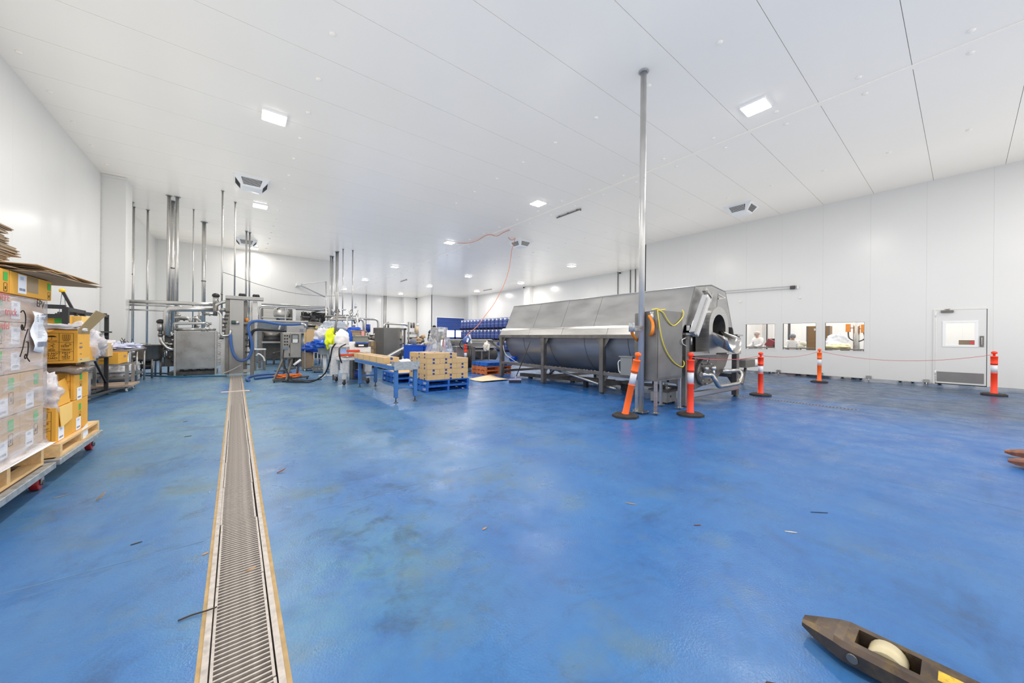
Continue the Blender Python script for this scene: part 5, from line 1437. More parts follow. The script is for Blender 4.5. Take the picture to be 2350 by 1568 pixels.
# ================================================================ GREY HOPPER, WASTE TROLLEY, CAGE
t = thing('grey_hopper', 'grey hopper tray on a slim white pedestal beside the taping machine', 'hopper', (*(2.163,12.5), 0))
x, y = (2.163,12.5)
mm = MB(); mm.prism([(x - .2, .95), (x + .2, .95), (x + .17, .72), (x - .16, .72)], 'y', y - .2, y + .2); mm.build('tray', GREYP, t, bevel=.01)
MB().obox((x + .05, y - .05, .99), (.4, .35, .02), .3, .15).build('lid_sheet', OFFWH, t)
mm = MB(); mm.cyl((x, y, .05), (x - .02, y, .72), .05, 12); mm.build('pedestal', WHITE, t)
mm = MB()
for a in (0, 2.1, 4.2): mm.bar((x, y, .06), (x + .25 * math.cos(a), y + .25 * math.sin(a), .02), .06, .04)
mm.build('foot', WHITE, t)
t = thing('waste_trolley', 'steel waste trolley with a blue liner and cardboard inside', 'trolley', (*(2.201,15.129), 0))
x, y = (2.201,15.129)
for px in (-.3, .3):
    for py in (-.25, .25):
        MB().box(x + px - .015, y + py - .015, .1, x + px + .015, y + py + .015, .95).build('frame_post', STEEL, t); caster(t, x + px, y + py, OFFWH, .045, .03, .11)
MB().box(x - .33, y - .28, .1, x + .33, y + .28, .14).build('base_tray', STEELD, t)
mm = MB()
for py in (-.25, .25): mm.bar((x - .3, y + py, .95), (x + .3, y + py, .95), .03, .03)
for px in (-.3, .3): mm.bar((x + px, y - .25, .95), (x + px, y + .25, .95), .03, .03)
mm.build('rim', STEEL, t)
crumple('plastic_bag', 'dark blue waste bag stretched over the rim of the steel waste trolley', 'bag', mat('deep_blue_bag', (30, 78, 170), .35), (x, y - .1, .86), (.36, .3, .2), 16, .2, 61)
o = MB().obox((x - .08, y + .05, .85), (.3, .05, 1.4), .1, 0, .04).build('cardboard_sheet', KRAFT, None); recentre(tag(o, 'tall brown cardboard sheet standing in the steel waste trolley', 'cardboard'))
o = MB().obox((x - .22, y - .2, .38), (.3, .04, .62), .1, 0, 0).build('cardboard_sheet', KRAFTD, None); recentre(tag(o, 'short dull cardboard sheet leaning in the waste trolley base', 'cardboard'))
x, y = (1.976,15.272)
o = MB().obox((x, y, .72), (.09, .08, 1.44), .1, 0, -.01).build('timber_post', mat('pale_timber', (206, 184, 140), .7, var=.1), None); recentre(tag(o, 'pale timber post standing at the left of the waste trolley', 'post'))
t = thing('wire_cage', 'low steel cage trolley beside the grey hopper pedestal', 'cage', (*(2.348,14.234), 0))
x, y = (2.348,14.234)
MB().box(x - .3, y - .25, .08, x + .3, y + .25, .12).build('cage_base', STEELD, t)
for i in range(6): MB().cyl((x - .28 + i * .112, y - .24, .12), (x - .28 + i * .112, y - .24, .72), .016, 8).build('upright', STEEL, t)
for z in (.5, .72): MB().bar((x - .3, y - .24, z), (x + .3, y - .24, z), .025, .025).build('cage_rail', STEEL, t)
for px in (-.25, .25): caster(t, x + px, y - .2, RUBBER, .035, .025, .08)

# ================================================================ CONTROL PANEL TROLLEY, HOSES
t = thing('control_console', 'steel control panel with a screen on a slanting trolley frame', 'control panel', (1.17, 12.0, 0))
PAN = mat('panel_steel', (150, 146, 140), .42, .75, var=.12, scale=4)
MB().box(.96, 11.92, .66, 1.43, 12.3, 1.39).build('panel_box', PAN, t, bevel=.012)
MB().box(1.155, 11.9, .67, 1.42, 11.92, 1.38).build('panel_door', PAN, t, bevel=.006)
MB().box(.975, 11.905, .67, 1.145, 11.92, 1.38).build('side_door', PAN, t, bevel=.006)
MB().box(1.18, 11.89, 1.1, 1.36, 11.9, 1.34).build('screen_bezel', BLACK, t)
MB().box(1.2, 11.885, 1.2, 1.34, 11.89, 1.32).build('screen', mat('grey_screen', (120, 124, 124), .2), t)
MB().obox((1.27, 11.87, 1.15), (.13, .03, .09), 0, .3).build('keypad', OFFWH, t)
for i in range(4):
    for j in range(2): MB().cyl((1.02 + j * .06, 11.905, 1.3 - i * .085), (1.02 + j * .06, 11.87, 1.3 - i * .085), .02, 12).build('knob', BLACK, t)
for x, z in ((1.135, 1.28), (1.135, 1.0), (1.135, .76)): MB().box(x - .01, 11.89, z - .04, x + .01, 11.905, z + .04).build('hinge', BLACK, t)
MB().obox((1.04, 11.87, .95), (.13, .06, .07), 0, .3).build('bracket_tray', STEEL, t)
a, b, c, d = Vector((*(0.754,11.743), .05)), Vector((*(1.108,13.048), .05)), Vector((*(1.609,12.159), .05)), Vector((*(1.556,13.049), .05))
for f0, tp in ((a, (1.0, 11.95, .66)), (Vector((1.05, 11.75, .05)), (1.22, 11.98, .66)), (b, (1.05, 12.28, .66)), (Vector((1.35, 12.2, .05)), (1.4, 12.0, .66))):
    MB().bar(f0, tp, .05, .04).build('frame_leg', STEELD, t)
mm = MB(); mm.bar((.86, 11.8, .3), (1.3, 12.0, .36), .05, .05); mm.build('cross_bar', STEELD, t)
mm = MB(); mm.bar((.74, 11.66, .07), (1.66, 12.18, .07), .05, .05); mm.bar((.9, 12.35, .07), (1.66, 12.2, .07), .05, .05); mm.bar((.74, 11.66, .07), (.9, 12.35, .07), .05, .05); mm.build('base_frame', STEELD, t)
for p in ((.76, 11.7), (1.1, 11.88), (1.62, 12.17), (.92, 12.3)): MB().cyl((p[0] - .015, p[1], .025), (p[0] + .015, p[1], .025), .025, 10).build('castor', BLACK, t)
mm = MB(); mm.cyl((1.3, 12.05, .4), (1.3, 12.05, .64), .06, 12); mm.box(1.14, 12.0, .4, 1.24, 12.2, .62); mm.build('valve_block', STEELK, t)
mm = MB(); mm.cyl((1.24, 11.9, .45), (1.42, 11.92, .6), .035, 10); mm.build('cylinder', OFFWH, t)
random.seed(31); mm = MB()
pts = []
for i in range(70):
    a_ = i * .75; r = .14 + .07 * math.sin(i * 1.7); pts.append((1.12 + 1.7 * r * math.cos(a_) + random.uniform(-.03, .03), 12.0 + r * math.sin(a_), .11 + (i % 5) * .018))
mm.curve(pts, .014, 6, 3); o = mm.build('hose_coil', mat('orange_hose', (240, 128, 60), .45), None); recentre(tag(o, 'tangled orange hose lying on the base of the control panel trolley', 'hose'))
o = MB().curve([(1.0, 11.9, .9), (.98, 11.82, .6), (1.08, 11.7, .25), (1.2, 11.55, .04), (1.5, 11.45, .03), (1.9, 11.5, .03)], .014, 8).build('power_cable', BLACK, None); recentre(tag(o, 'black cable hanging from the control panel to the floor', 'cable'))
# blue hose, black hose
o = MB().curve([(-0.227,14.1,1.323), (-0.214,14.08,1.05), (-0.158,14.05,0.75), (-0.049,14,0.544), (0.082,14,0.498), (0.213,14,0.577), (0.301,14,0.798), (0.311,14,1.05), (0.253,14,1.329), (0.218,14,1.551), (0.272,14,1.705), (0.441,14,1.767), (0.695,14,1.748), (1.029,14,1.687), (1.375,14,1.683), (1.656,14,1.706)], .042, 12, 5).build('blue_hose', HOSEB, None)
recentre(tag(o, 'thick blue hose hanging in a loop from the steel tower and running right', 'hose'))
o = MB().curve([(0.316,14.15,0.793), (0.268,14.12,1.02), (0.288,14.1,1.301), (0.389,14.1,1.472), (0.679,14.1,1.492), (1.038,14.1,1.47), (1.248,14.1,1.459)], .04, 10).build('black_hose', BLACK, None)
recentre(tag(o, 'thick black hose running right from the steel tower below the blue hose', 'hose'))
o = MB().tube([(1.656,14,1.706), (1.773,14,1.71), (1.813,14,1.59)], .045, 10, .05).build('hose_elbow', SATIN, None); recentre(tag(o, 'steel elbow at the right end of the thick blue hose', 'pipe'))
o = MB().curve([(*(0.22,12.216), .04), (*(0.168,12.731), .04), (*(0.274,13.456), .04), (*(0.562,13.853), .04), (*(0.917,13.935), .04), (*(1.191,13.597), .04)], .035, 10).build('blue_hose', HOSEB, None); recentre(tag(o, 'blue hose lying in a bend on the floor left of the control panel', 'hose'))
o = MB().curve([(*(0.352,12.735), .035), (*(0.633,12.942), .035), (*(0.978,13.134), .035)], .033, 10).build('blue_hose', HOSEB, None); recentre(tag(o, 'short straight blue hose on the floor in front of the bent one', 'hose'))
o = MB().curve([(*(-2.446,15.977), .02), (*(-1.572,14.815), .02), (*(-0.848,14.481), .02), (*(-0.318,14.28), .02)], .02, 6).build('teal_hose', mat('teal_hose', (40, 110, 140), .5), None); recentre(tag(o, 'thin teal hose across the floor in front of the steel skid', 'hose'))
o = MB().curve([(*(-2.444,16.614), .02), (*(-1.694,15.961), .02), (*(-1.154,14.539), .02)], .018, 6).build('teal_hose', mat('teal_hose_dark', (34, 80, 104), .5), None); recentre(tag(o, 'second teal hose on the floor by the pot legs', 'hose'))
o = MB().curve([(*(0.771,14.529), .02), (*(1.199,14.425), .02), (*(1.449,14.625), .02), (*(1.005,15.288), .02)], .018, 6).build('teal_hose', mat('teal_hose_mid', (40, 96, 126), .5), None); recentre(tag(o, 'thin teal hose curled on the floor behind the control panel', 'hose'))

# ================================================================ PASTEURISER SKID
t = thing('steel_skid', 'wide polished steel cabinet skid with pipework on top', 'machine', (-1.1, 15.6, 0))
SK = mat('scuffed_sheet_steel', (170, 170, 168), .3, .85, var=.14, scale=3, rvar=.08, bump=.08, bscale=7)
MB().box(-1.6, 15.2, .2, -.62, 16.4, 1.42).build('cabinet_body', SK, t, bevel=.008)
MB().box(-1.57, 15.185, .23, -.65, 15.2, 1.39).build('front_sheet', SK, t, bevel=.004)
for x in (-1.6, -.62): MB().box(x - .025, 15.17, .0, x + .025, 15.23, 1.44).build('corner_post', STEEL, t)
MB().box(-1.75, 15.25, .0, -.6, 16.3, .12).build('base_frame', STEELK, t)
mm = MB()
for i in range(5): mm.box(-1.5 + i * .2, 15.3, .12, -1.42 + i * .2, 15.5, .2)
mm.build('base_block', BLKST, t)
random.seed(17)
mm = MB()
for i in range(14): mm.box(-.6, 15.2, .3 + i * .07, -.5, 15.24, .345 + i * .07)
mm.build('plate_edges', STEEL, t, kind='stuff')
# pipes on the skid
Yp = 15.4
mm = MB(); mm.tube([(-1.632,15.3,1.349), (-1.634,15.3,1.652), (-0.908,15.3,1.689), (-0.826,15.4,1.607)], .045, 10, .06); mm.build('top_pipe', SATIN, t)
mm = MB(); mm.tube([(-1.613,15.3,1.473), (-0.907,15.3,1.488)], .05, 10); mm.build('top_pipe', SATIN, t)
mm = MB(); mm.tube([(-1.646,15.4,1.848), (-1.319,15.4,1.862), (-1.245,15.4,1.695)], .04, 10, .08); mm.build('top_pipe', SATIN, t)
mm = MB(); mm.tube([(-1.222,15.5,1.855), (-1.116,15.5,1.86), (-1.007,15.5,1.691)], .04, 10, .08); mm.build('top_pipe', SATIN, t)
mm = MB(); mm.tube([(-1.9, 15.4, .3), (-1.9, 15.4, .8), (-1.72, 15.4, .95), (-1.62, 15.4, .95)], .05, 10, .12); mm.build('side_pipe', SATIN, t)
mm = MB(); mm.tube([(-1.844,15.3,0.597), (-1.845,15.3,0.801), (-1.599,15.3,0.839)], .04, 10, .08); mm.build('side_pipe', SATIN, t)
mm = MB(); mm.tube([(-1.78,15.3,1.278), (-1.612,15.3,1.294)], .035, 10); mm.tube([(-1.827,15.3,1.005), (-1.61,15.3,1.004)], .035, 10); mm.build('side_pipe', SATIN, t)
mm = MB(); mm.tube([(-1.613,15.25,0.827), (-1.612,15.25,0.621)], .035, 8); mm.tube([(-1.801,15.25,0.829), (-1.799,15.25,0.626)], .03, 8); mm.build('side_valve', SATIN, t)
for i in range(13):
    px = 398 + random.random() * 66; py = 738 - random.random() * 38
    a = Vector((-1.677,15.7,1.633)); x = a.x + (px - 398) * .0112; z = 1.42 + random.uniform(.05, .75)
    d = random.choice([(0, 0, 1), (1, 0, 0), (0, 0, 1)])
    b = Vector((x, 15.6 + random.uniform(0, .5), z)); L_ = random.uniform(.15, .45)
    mm = MB(); mm.cyl(b, b + Vector(d) * L_, random.uniform(.025, .045), 10)
    q = b + Vector(d) * L_ * .5; mm.cyl(q - Vector(d) * .02, q + Vector(d) * .02, .065, 10); mm.build('manifold_pipe', random.choice([SATIN, STEELD, STEEL]), t)
for i in range(9):
    z = .45 + i * .11; MB().cyl((-1.66 - (i % 3) * .07, 15.3, z), (-1.66 - (i % 3) * .07, 15.3, z + .06), .045, 10).build('side_fitting', random.choice([STEELK, SATIN, STEELD]), t)
MB().box(-1.86, 15.35, .3, -1.62, 15.8, 1.3).build('side_manifold', STEELK, t)
def actuator(label, px, py, Y, parent=None, ext=.45):
    """pneumatic valve: dark domed head, pale body, steel yoke"""
    h = HEADS[(px, py)]
    x, y, z = h
    t = thing('valve', label, 'valve', (x, y, z - ext - .3))
    MB().lathe([(.09, -.03), (.1, 0), (.09, .04), (.05, .075), (.01, .085)], (x, y, z), n=16).build('valve_head', BLKST, t)
    MB().cyl((x, y, z - .28), (x, y, z - .03), .075, 16).build('valve_body', STEEL, t)
    mm = MB(); mm.cyl((x, y, z - .36), (x, y, z - .28), .045, 12); mm.cyl((x, y, z - .45), (x, y, z - .36), .06, 12); mm.build('valve_yoke', STEELD, t)
    return t
HEADS = {(368, 736): (-1.93,15.2,1.693), (495, 678): (-0.602,14.5,2.544)}
actuator('black headed valve standing free at the left of the steel skid', 368, 736, 15.2)
x, y, z = HEADS[(368, 736)]
o = MB().tube([(x, y, z - .45), (x + .02, y, z - .62), (x + .16, y, z - .82), (x + .3, y, z - .86)], .05, 12, .12).build('bent_pipe', SATIN, None); recentre(tag(o, 'bent steel pipe under the free standing black headed valve', 'pipe'))
t = thing('steel_stand', 'thin legged steel stand behind the free valve by the pot', 'stand', (x - .1, 15.9, 0))
for px in (-.2, .1): MB().cyl((x + px, 15.9, 0), (x + px, 15.9, .9), .025, 8).build('leg', STEEL, t)
mm = MB(); mm.prism([(x - .25, .95), (x + .15, .95), (x - .0, .6), (x - .1, .6)], 'y', 15.8, 16.0); mm.build('funnel', STEEL, t)
actuator('black headed valve at the top left of the steel tower', 495, 678, 14.5)
# horizontal pipes from the left column
def pipe(label, pts, r, bend=.12, m=SATIN, name='pipe', group=None):
    o = MB().tube(pts, r, 12, bend).build(name, m, None); recentre(tag(o, label, 'pipe', group)); return o
pipe('thick steel pipe running level from the left column to the tower', [(-2.712,15.9,2.324), (-1.649,15.4,2.312), (-0.665,14.9,2.293)], .06)
pipe('lower thick steel pipe with an elbow dropping at the left of the skid', [(-1.776,15.1,1.278), (-1.781,15.1,2.099), (-0.659,14.8,2.132)], .085, .16)
pipe('thin upper pipe under the level steel pipe by the left column', [(-2.712,15.9,2.215), (-1.659,15.5,2.214)], .025)
pipe('thin lower pipe under the level steel pipe by the left column', [(-2.711,15.9,2.067), (-1.878,15.5,2.063)], .025)
# vertical pipes to the ceiling
def vpipe(label, top, wpx, zb, m=SATIN, joint=None):
    x, y, _ = top
    dep = x * fwd.x + y * fwd.y
    r = wpx / 2 * dep / 805
    t = thing('ceiling_pipe', label, 'pipe', (x, y, zb), 'upright pipes to the ceiling')
    MB().cyl((x, y, zb), (x, y, CEIL - .012), r, 16).build('pipe', m, t)
    MB().cyl((x, y, CEIL - .03), (x, y, CEIL - .012), r * 1.7, 18).build('ceiling_collar', GALV, t)
    if joint: MB().cyl((x, y, joint), (x, y, joint + .05), r * 1.15, 16).build('coupling', STEELD, t)
    return t
vpipe('thick upright pipe right against the left column', (-3.048,18.021,5.98), 6, 0.3, joint=3.4)
vpipe('thin upright pipe just right of the left column', (-3.085,18.634,5.98), 3.6, 0.2)
vpipe('single thin upright pipe between the left column and the thick trio', (-2.745,18.75,5.98), 4, 0.6)
vpipe('leftmost upright pipe of the thick trio above the skid', (-1.902,16.362,5.98), 6.5, 1.4)
vpipe('middle upright pipe of the thick trio, the fattest', (-1.884,16.974,5.98), 9, 1.4, joint=3.6)
vpipe('rightmost upright pipe of the thick trio above the skid', (-1.697,16.336,5.98), 6.5, 1.4)
vpipe('very thin upright pipe right of the thick trio', (-1.384,17.583,5.98), 2.4, 1.5)
vpipe('single thick upright pipe with a wide ceiling plate above the skid', (-1.191,19.26,5.98), 7.5, 1.4, joint=3.5)
vpipe('upright pipe carrying the sagging wire, left of the tower', (-0.466,14.707,5.98), 3.6, 1.2, joint=2.6)
vpipe('thin upright pipe just above the left end of the tower beam', (-0.153,15.668,5.98), 3, 2.58)
vpipe('left upright pipe of the dark pair above the tower', (0.208,19.714,5.98), 3.6, 2.0)
vpipe('right upright pipe of the dark pair above the tower', (0.331,19.865,5.98), 3.6, 2.0)
vpipe('thin upright pipe at the corner of the white back wall', (4.141,22.614,5.98), 2.4, 1.0)
vpipe('thicker upright pipe at the corner of the white back wall', (4.254,22.662,5.98), 4.4, .8)
vpipe('left upright pipe of the close pair right of the wall corner', (4.192,21.296,5.98), 4, .8)
vpipe('right upright pipe of the close pair right of the wall corner', (4.252,21.182,5.98), 3.4, .8)
vpipe('thin upright pipe left of the last one in front of the far wall', (4.336,20.374,5.98), 2.4, 1.4)
vpipe('last thin upright pipe in front of the far wall', (4.813,20.339,5.98), 2.6, 1.4)
for i, px in enumerate((841, 882, 886.3)):
    x = [11.044, 12.991, 13.203][i]
    o = MB().cyl((x, 40.6, 1.0), (x, 40.6, CEIL - .013), .045, 10).build('thin_pipe', STEELD, None); recentre(tag(o, ['thin pipe standing alone against the far white wall', 'left thin pipe of the pair against the far white wall', 'right thin pipe of the pair against the far white wall'][i], 'pipe'))

# ================================================================ STEEL TOWER
t = thing('steel_tower', 'tall stainless steel tower with a cross beam on top', 'tower', (0, 14.4, 0))
TW = mat('tower_steel', (172, 170, 166), .4, .8, var=.1, scale=3, stretch=(1, 1, .4), rvar=.06)
MB().box(-.26, 14.28, .08, .10, 14.36, 2.44).build('front_plate', TW, t, bevel=.006)
MB().box(-.36, 14.3, .05, -.26, 14.6, 2.44).build('side_column', STEELD, t, bevel=.006)
MB().box(-.36, 14.22, 2.45, .62, 14.5, 2.56).build('cross_beam', TW, t, bevel=.008)
for z in (2.58,): 
    for x in (-.0, .08, .36, .44): MB().lathe([(.06, 0), (.06, .06), (.03, .1)], (x + .02, 14.35, 2.56), n=12).build('beam_fitting', BLKST, t)
MB().box(.28, 14.2, 0, .38, 14.32, 1.72).build('right_leg', STEELD, t, bevel=.006)
MB().box(.1, 14.5, .05, .2, 14.7, 2.44).build('rear_column', STEELD, t)
MB().box(.34, 14.5, .9, .46, 14.75, 2.44).build('rear_column', STEEL, t)
MB().box(.1, 14.3, .1, .28, 14.34, .2).build('lower_rail', STEEL, t)
MB().box(.1, 14.3, 1.66, .3, 14.5, 1.74).build('mid_rail', STEELD, t)
mm = MB(); mm.cyl((.18, 14.4, 1.74), (.18, 14.4, 1.86), .05, 12); mm.build('orange_glass', mat('amber_part', (214, 130, 50), .3), t); 
for i in range(7): MB().cyl((.16 + i * .05, 14.6, 1.0), (.16 + i * .05, 14.6, 2.44), .014, 8).build('tie_rod', random.choice([SATIN, STEELD]), t)
for i in range(6): MB().cyl((.15, 14.42, .35 + i * .2), (.27, 14.42, .35 + i * .2), .03, 8).build('inner_shaft', random.choice([STEELK, STEELD]), t)
mm = MB(); c = Vector((-0.21,14.2,1.709)); mm.cyl(c, c + Vector((.1, 0, 0)), .06, 14); mm.build('motor_body', TEALT if False else mat('dark_green_motor', (60, 78, 74), .4), t); mm = MB(); mm.cyl(c + Vector((.1, 0, 0)), c + Vector((.2, 0, 0)), .055, 14); mm.build('motor_cap', SATIN, t)
mm = MB(); mm.tube([(-0.552,14.25,2.051), (-0.468,14.25,1.947), (-0.463,14.25,1.279), (-0.229,14.25,1.295), (-0.231,14.25,1.489)], .035, 10, .08); mm.build('product_pipe', SATIN, t)
mm = MB(); mm.tube([(-0.566,14.35,2.056), (-0.333,14.35,2.082), (-0.307,14.35,1.364)], .035, 10, .08); mm.build('product_pipe', SATIN, t)
mm = MB(); mm.tube([(-0.589,14.4,2.044), (-0.59,14.4,2.249), (-0.422,14.4,2.356), (-0.261,14.4,2.368)], .05, 10, .06); mm.build('product_pipe', SATIN, t)
mm = MB(); mm.cyl((-0.605,14.3,1.902), (-0.607,14.3,2.241), .055, 12); mm.build('product_pipe', STEELD, t)
for py in (722, 735, 748): 
    pass
for z in (1.3, 1.55, 1.8, 2.05): MB().cyl((-.42, 14.3, z), (-.42, 14.3, z + .1), .06, 12).build('sight_glass', random.choice([SATIN, POLISH]), t)
mm = MB()
for i in range(8): mm.cyl((-.5 + .02 * i, 14.28, 1.2 + i * .12), (-.4 + .02 * i, 14.28, 1.2 + i * .12), .022, 8)
mm.build('small_fittings', STEELK, t, kind='stuff')
mm = MB()
for i in range(12): mm.box(-.56, 14.7, .35 + i * .09, -.42, 14.74, .40 + i * .09)
mm.build('ladder_rungs', STEEL, t, kind='stuff')
MB().box(-.46, 14.45, .05, -.36, 14.6, 1.9).build('pale_column', STEEL, t)
o = MB().curve([(0.039,14.2,0.349), (-0.209,14.1,0.201), (-0.398,14.1,0.116)], .012, 6).build('thin_cable', OFFWH, None); recentre(tag(o, 'thin pale cable drooping from the tower foot to the floor', 'cable'))
# sagging wire
o = MB().curve([(-0.393,13.2,3.128), (-0.069,14.5,3.197), (0.626,16,3.165), (1.79,18,3.181), (3.113,20,3.333), (4.648,22,3.634)], .008, 5).build('wire', STEELK, None); recentre(tag(o, 'thin dark wire sagging from the upright pipe towards the back wall', 'wire'))
# small table beside the tower
t = thing('side_table', 'small white topped steel table right of the tower', 'table', (.95, 16.2, 0))
x0, x1 = 0.439, 0.785; z1 = 0.797
MB().box(x0, 16.0, z1 - .03, x1, 16.6, z1).build('table_top', WHITE, t)
for x in (x0 + .03, x1 - .04): 
    for y in (16.05, 16.55): MB().box(x - .03, y - .03, 0, x + .03, y + .03, z1 - .03).build('leg', STEELD, t)
MB().box(x0, 16.03, .3, x1, 16.07, .34).build('lower_rail', STEELD, t)
mm = MB(); mm.curve([(x0 + .05, 15.98, .55), (x0 + .12, 15.96, .62), (x0 + .25, 15.95, .5), (x0 + .3, 15.95, .35)], .03, 8); mm.build('white_hose', OFFWH, t)
# rounded trough conveyor behind
t = thing('trough_conveyor', 'long grey trough conveyor behind the hoses', 'conveyor', (1.7, 17.5, 0))
a, b = Vector((0.494,17.5,1.917)), Vector((2.297,17.5,1.871))
mm = MB(); mm.prism([(17.2, a.z - .35), (17.8, a.z - .35), (17.9, a.z), (17.1, a.z)], 'x', a.x, b.x); mm.build('trough', STEELH, t, bevel=.01)
MB().box(a.x, 17.08, a.z - .03, b.x, 17.14, a.z + .02).build('trough_lip', STEEL, t)
for x in (a.x + .15, b.x - .2, (a.x + b.x) / 2): 
    MB().box(x - .04, 17.3, 0, x + .04, 17.7, a.z - .35).build('support_leg', STEELD, t)
for px, q in ((653, 745), (641, 748)):
    pass
mm = MB(); mm.bar((1.549,17,1.707), (1.446,17,1.402), .06, .06); mm.bar((1.295,17,1.736), (1.252,17,1.54), .06, .06); mm.build('strut', STEEL, t)
t = thing('grey_housing', 'boxy grey steel housing under the trough conveyor above the control panel', 'housing', (2.1, 16.6, 0))
a, b = Vector((1.465,16.4,1.727)), Vector((2.139,16.4,1.675)); zb = 1.387
MB().box(a.x, 16.4, zb, b.x, 17.0, a.z).build('housing_body', STEELH, t, bevel=.01)
MB().box(1.911, 16.385, zb + .08, 2.033, 16.4, zb + .2).build('vent', GREYPR, t)
for x in (a.x + .05, b.x - .1): MB().box(x, 16.5, 0, x + .07, 16.6, zb).build('leg', STEELD, t)
MB().cyl((b.x - .05, 16.6, .6), (b.x - .05, 16.6, zb), .16, 16).build('canister', mat('blue_grey_steel', (150, 158, 166), .3, .7), t)
# roller drum washer
t = thing('roller_machine', 'dark roller machine with a bright steel lip behind the side table', 'machine', (1.3, 19.0, 0))
a, b = 0.822, 1.45; z1, z2, z3 = 1.446, 1.212, 1.017
MB().cyl((a, 19.2, z1 - .14), (b, 19.2, z1 - .14), .15, 20).build('upper_roller', STEELD, t)
MB().cyl((a, 19.1, z2 - .12), (b, 19.1, z2 - .12), .17, 20).build('lower_roller', BLKST, t)
MB().box(a - .05, 18.85, z3 - .05, b + .1, 19.0, z3 + .03).build('lip', STEEL, t)
MB().box(a - .02, 19.0, .25, b + .15, 19.9, z3 - .05).build('machine_body', STEELK, t)
for x in (a - .04, b + .02): MB().box(x, 18.95, z3, x + .06, 19.5, z1 + .02).build('side_plate', STEELK, t)
mm = MB()
for i in range(4): mm.bar((a + .1 + i * .3, 19.0, 0), (a + .1 + i * .3, 19.0, .25), .08, .08)
mm.build('feet', STEELK, t)
mm = MB(); mm.bar((a + .4, 18.7, .55), (a + .85, 18.75, .68), .05, .05); mm.cyl((a + .35, 18.7, .5), (a + .42, 18.7, .55), .05, 8); mm.build('handle', STEELD, t)
# big steel tank block
t = thing('process_tank', 'big grey steel tank block with windows of pipework against the back wall', 'tank', (1.6, 22.4, 0))
a, b = 0.89, 2.266; z1 = 2.761
MB().box(a, 22.5, .2, b, 23.8, z1).build('tank_body', STEELD, t, bevel=.02)
MB().sphere((1.74,22.4,2.458), .42, 16, (1, .5, 1)).build('tank_dome', STEEL, t)
MB().box(0.956, 22.3, 1.876, 1.52, 22.5, z1 - .05).build('light_panel', STEEL, t, bevel=.01)
for px in (0, 1): MB().box(a + 1.0 + px * .4, 22.2, .5, a + 1.06 + px * .4, 22.26, z1 + .1).build('upright', STEEL, t)
MB().bar((a, 22.2, 2.25), (b, 22.2, 2.25), .05, .05).build('cross_rail', STEEL, t)
MB().box(a + .65, 22.25, 1.9, a + .8, 22.4, z1).build('dark_column', BLKST, t)
for i in range(6):
    c = Vector((a + .3 + i * .32, 22.2, 1.35 + (i % 3) * .3)); MB().cyl(c, c + Vector((.2, 0, .05)), .07, 10).build('fitting', random.choice([STEELK, SATIN, BLKST]), t)
# piping clutter right of it
t = thing('pipe_manifold', 'dense dark thicket of valves and pipes against the back wall', 'pipework', (3.3, 22.3, 0))
a, b = 2.327, 4.054; z0, z1 = 1.89, 2.764
MB().box(a, 22.28, z1 - .05, b, 22.36, z1).build('top_rail', STEELK, t)
MB().box(2.236, 22.0, 1.0, 2.375, 22.1, z1 - .05).build('white_column', OFFWH, t)
for x in (a, b): MB().box(x - .04, 22.3, 0, x + .04, 22.4, z1).build('post', STEELK, t)
MB().box(a + .4, 22.75, .4, b, 22.95, z1 - .12).build('back_panel', BLKST, t)
random.seed(40)
for i in range(60):
    x = random.uniform(a + .15, b - .1); z = random.uniform(.9, z1 - .15); y = 22.2 + random.uniform(0, .35)
    d = random.choice([Vector((1, 0, 0)), Vector((0, 0, 1)), Vector((0, 0, 1)), Vector((1, 0, .3)).normalized(), Vector((1, 0, -.4)).normalized()])
    L_ = random.uniform(.2, .7); p = Vector((x, y, z)); q = p + d * L_
    if q.x > b or q.z > z1: q = p - d * min(L_, max(.1, (p.x - a)))
    mm = MB(); mm.cyl(p, q, random.choice([.02, .03, .04]), 8); mm.cyl(p, p + (q - p) * .12, .06, 8); mm.build('manifold_pipe', random.choice([SATIN, STEELD, STEELD, STEELK, STEELK, BLKST]), t)
# paired long pipes at the back
pipe('upper long level pipe of two before the back wall, bent down at its right end', [(0.808,20.5,2.798), (3.703,20.5,2.828), (3.72, 20.5, 0)], .045, .2)
pipe('lower long level pipe of two before the back wall, bent down at both ends', [(0.679, 20.4, 0), (0.688,20.4,2.701), (3.563,20.4,2.734), (3.579, 20.4, 0)], .045, .2)
pipe('upright steel bar right of the bending pipes at the wall corner', [(3.541, 20.3, 0), (3.514,20.3,4.137)], .03, 0)
t = thing('swing_arm', 'slender white swing arm bracket on the back wall', 'bracket', (2.6, 23.4, 3.3))
mm = MB(); mm.tube([(2.642,23.4,4.247), (3.981,23,4.515), (3.992,23,3.133)], .035, 8, .08); mm.build('arm', OFFWH, t)
mm = MB(); mm.bar((2.685,23.4,4.227), (4.011,23.4,3.63), .06, .06); mm.build('stay', GALV, t)
e_ = Vector((2.664,23.4,4.262)); MB().box(e_.x - .1, 23.3, e_.z - .08, e_.x + .1, 24.1, e_.z + .08).build('end_box', OFFWH, t)
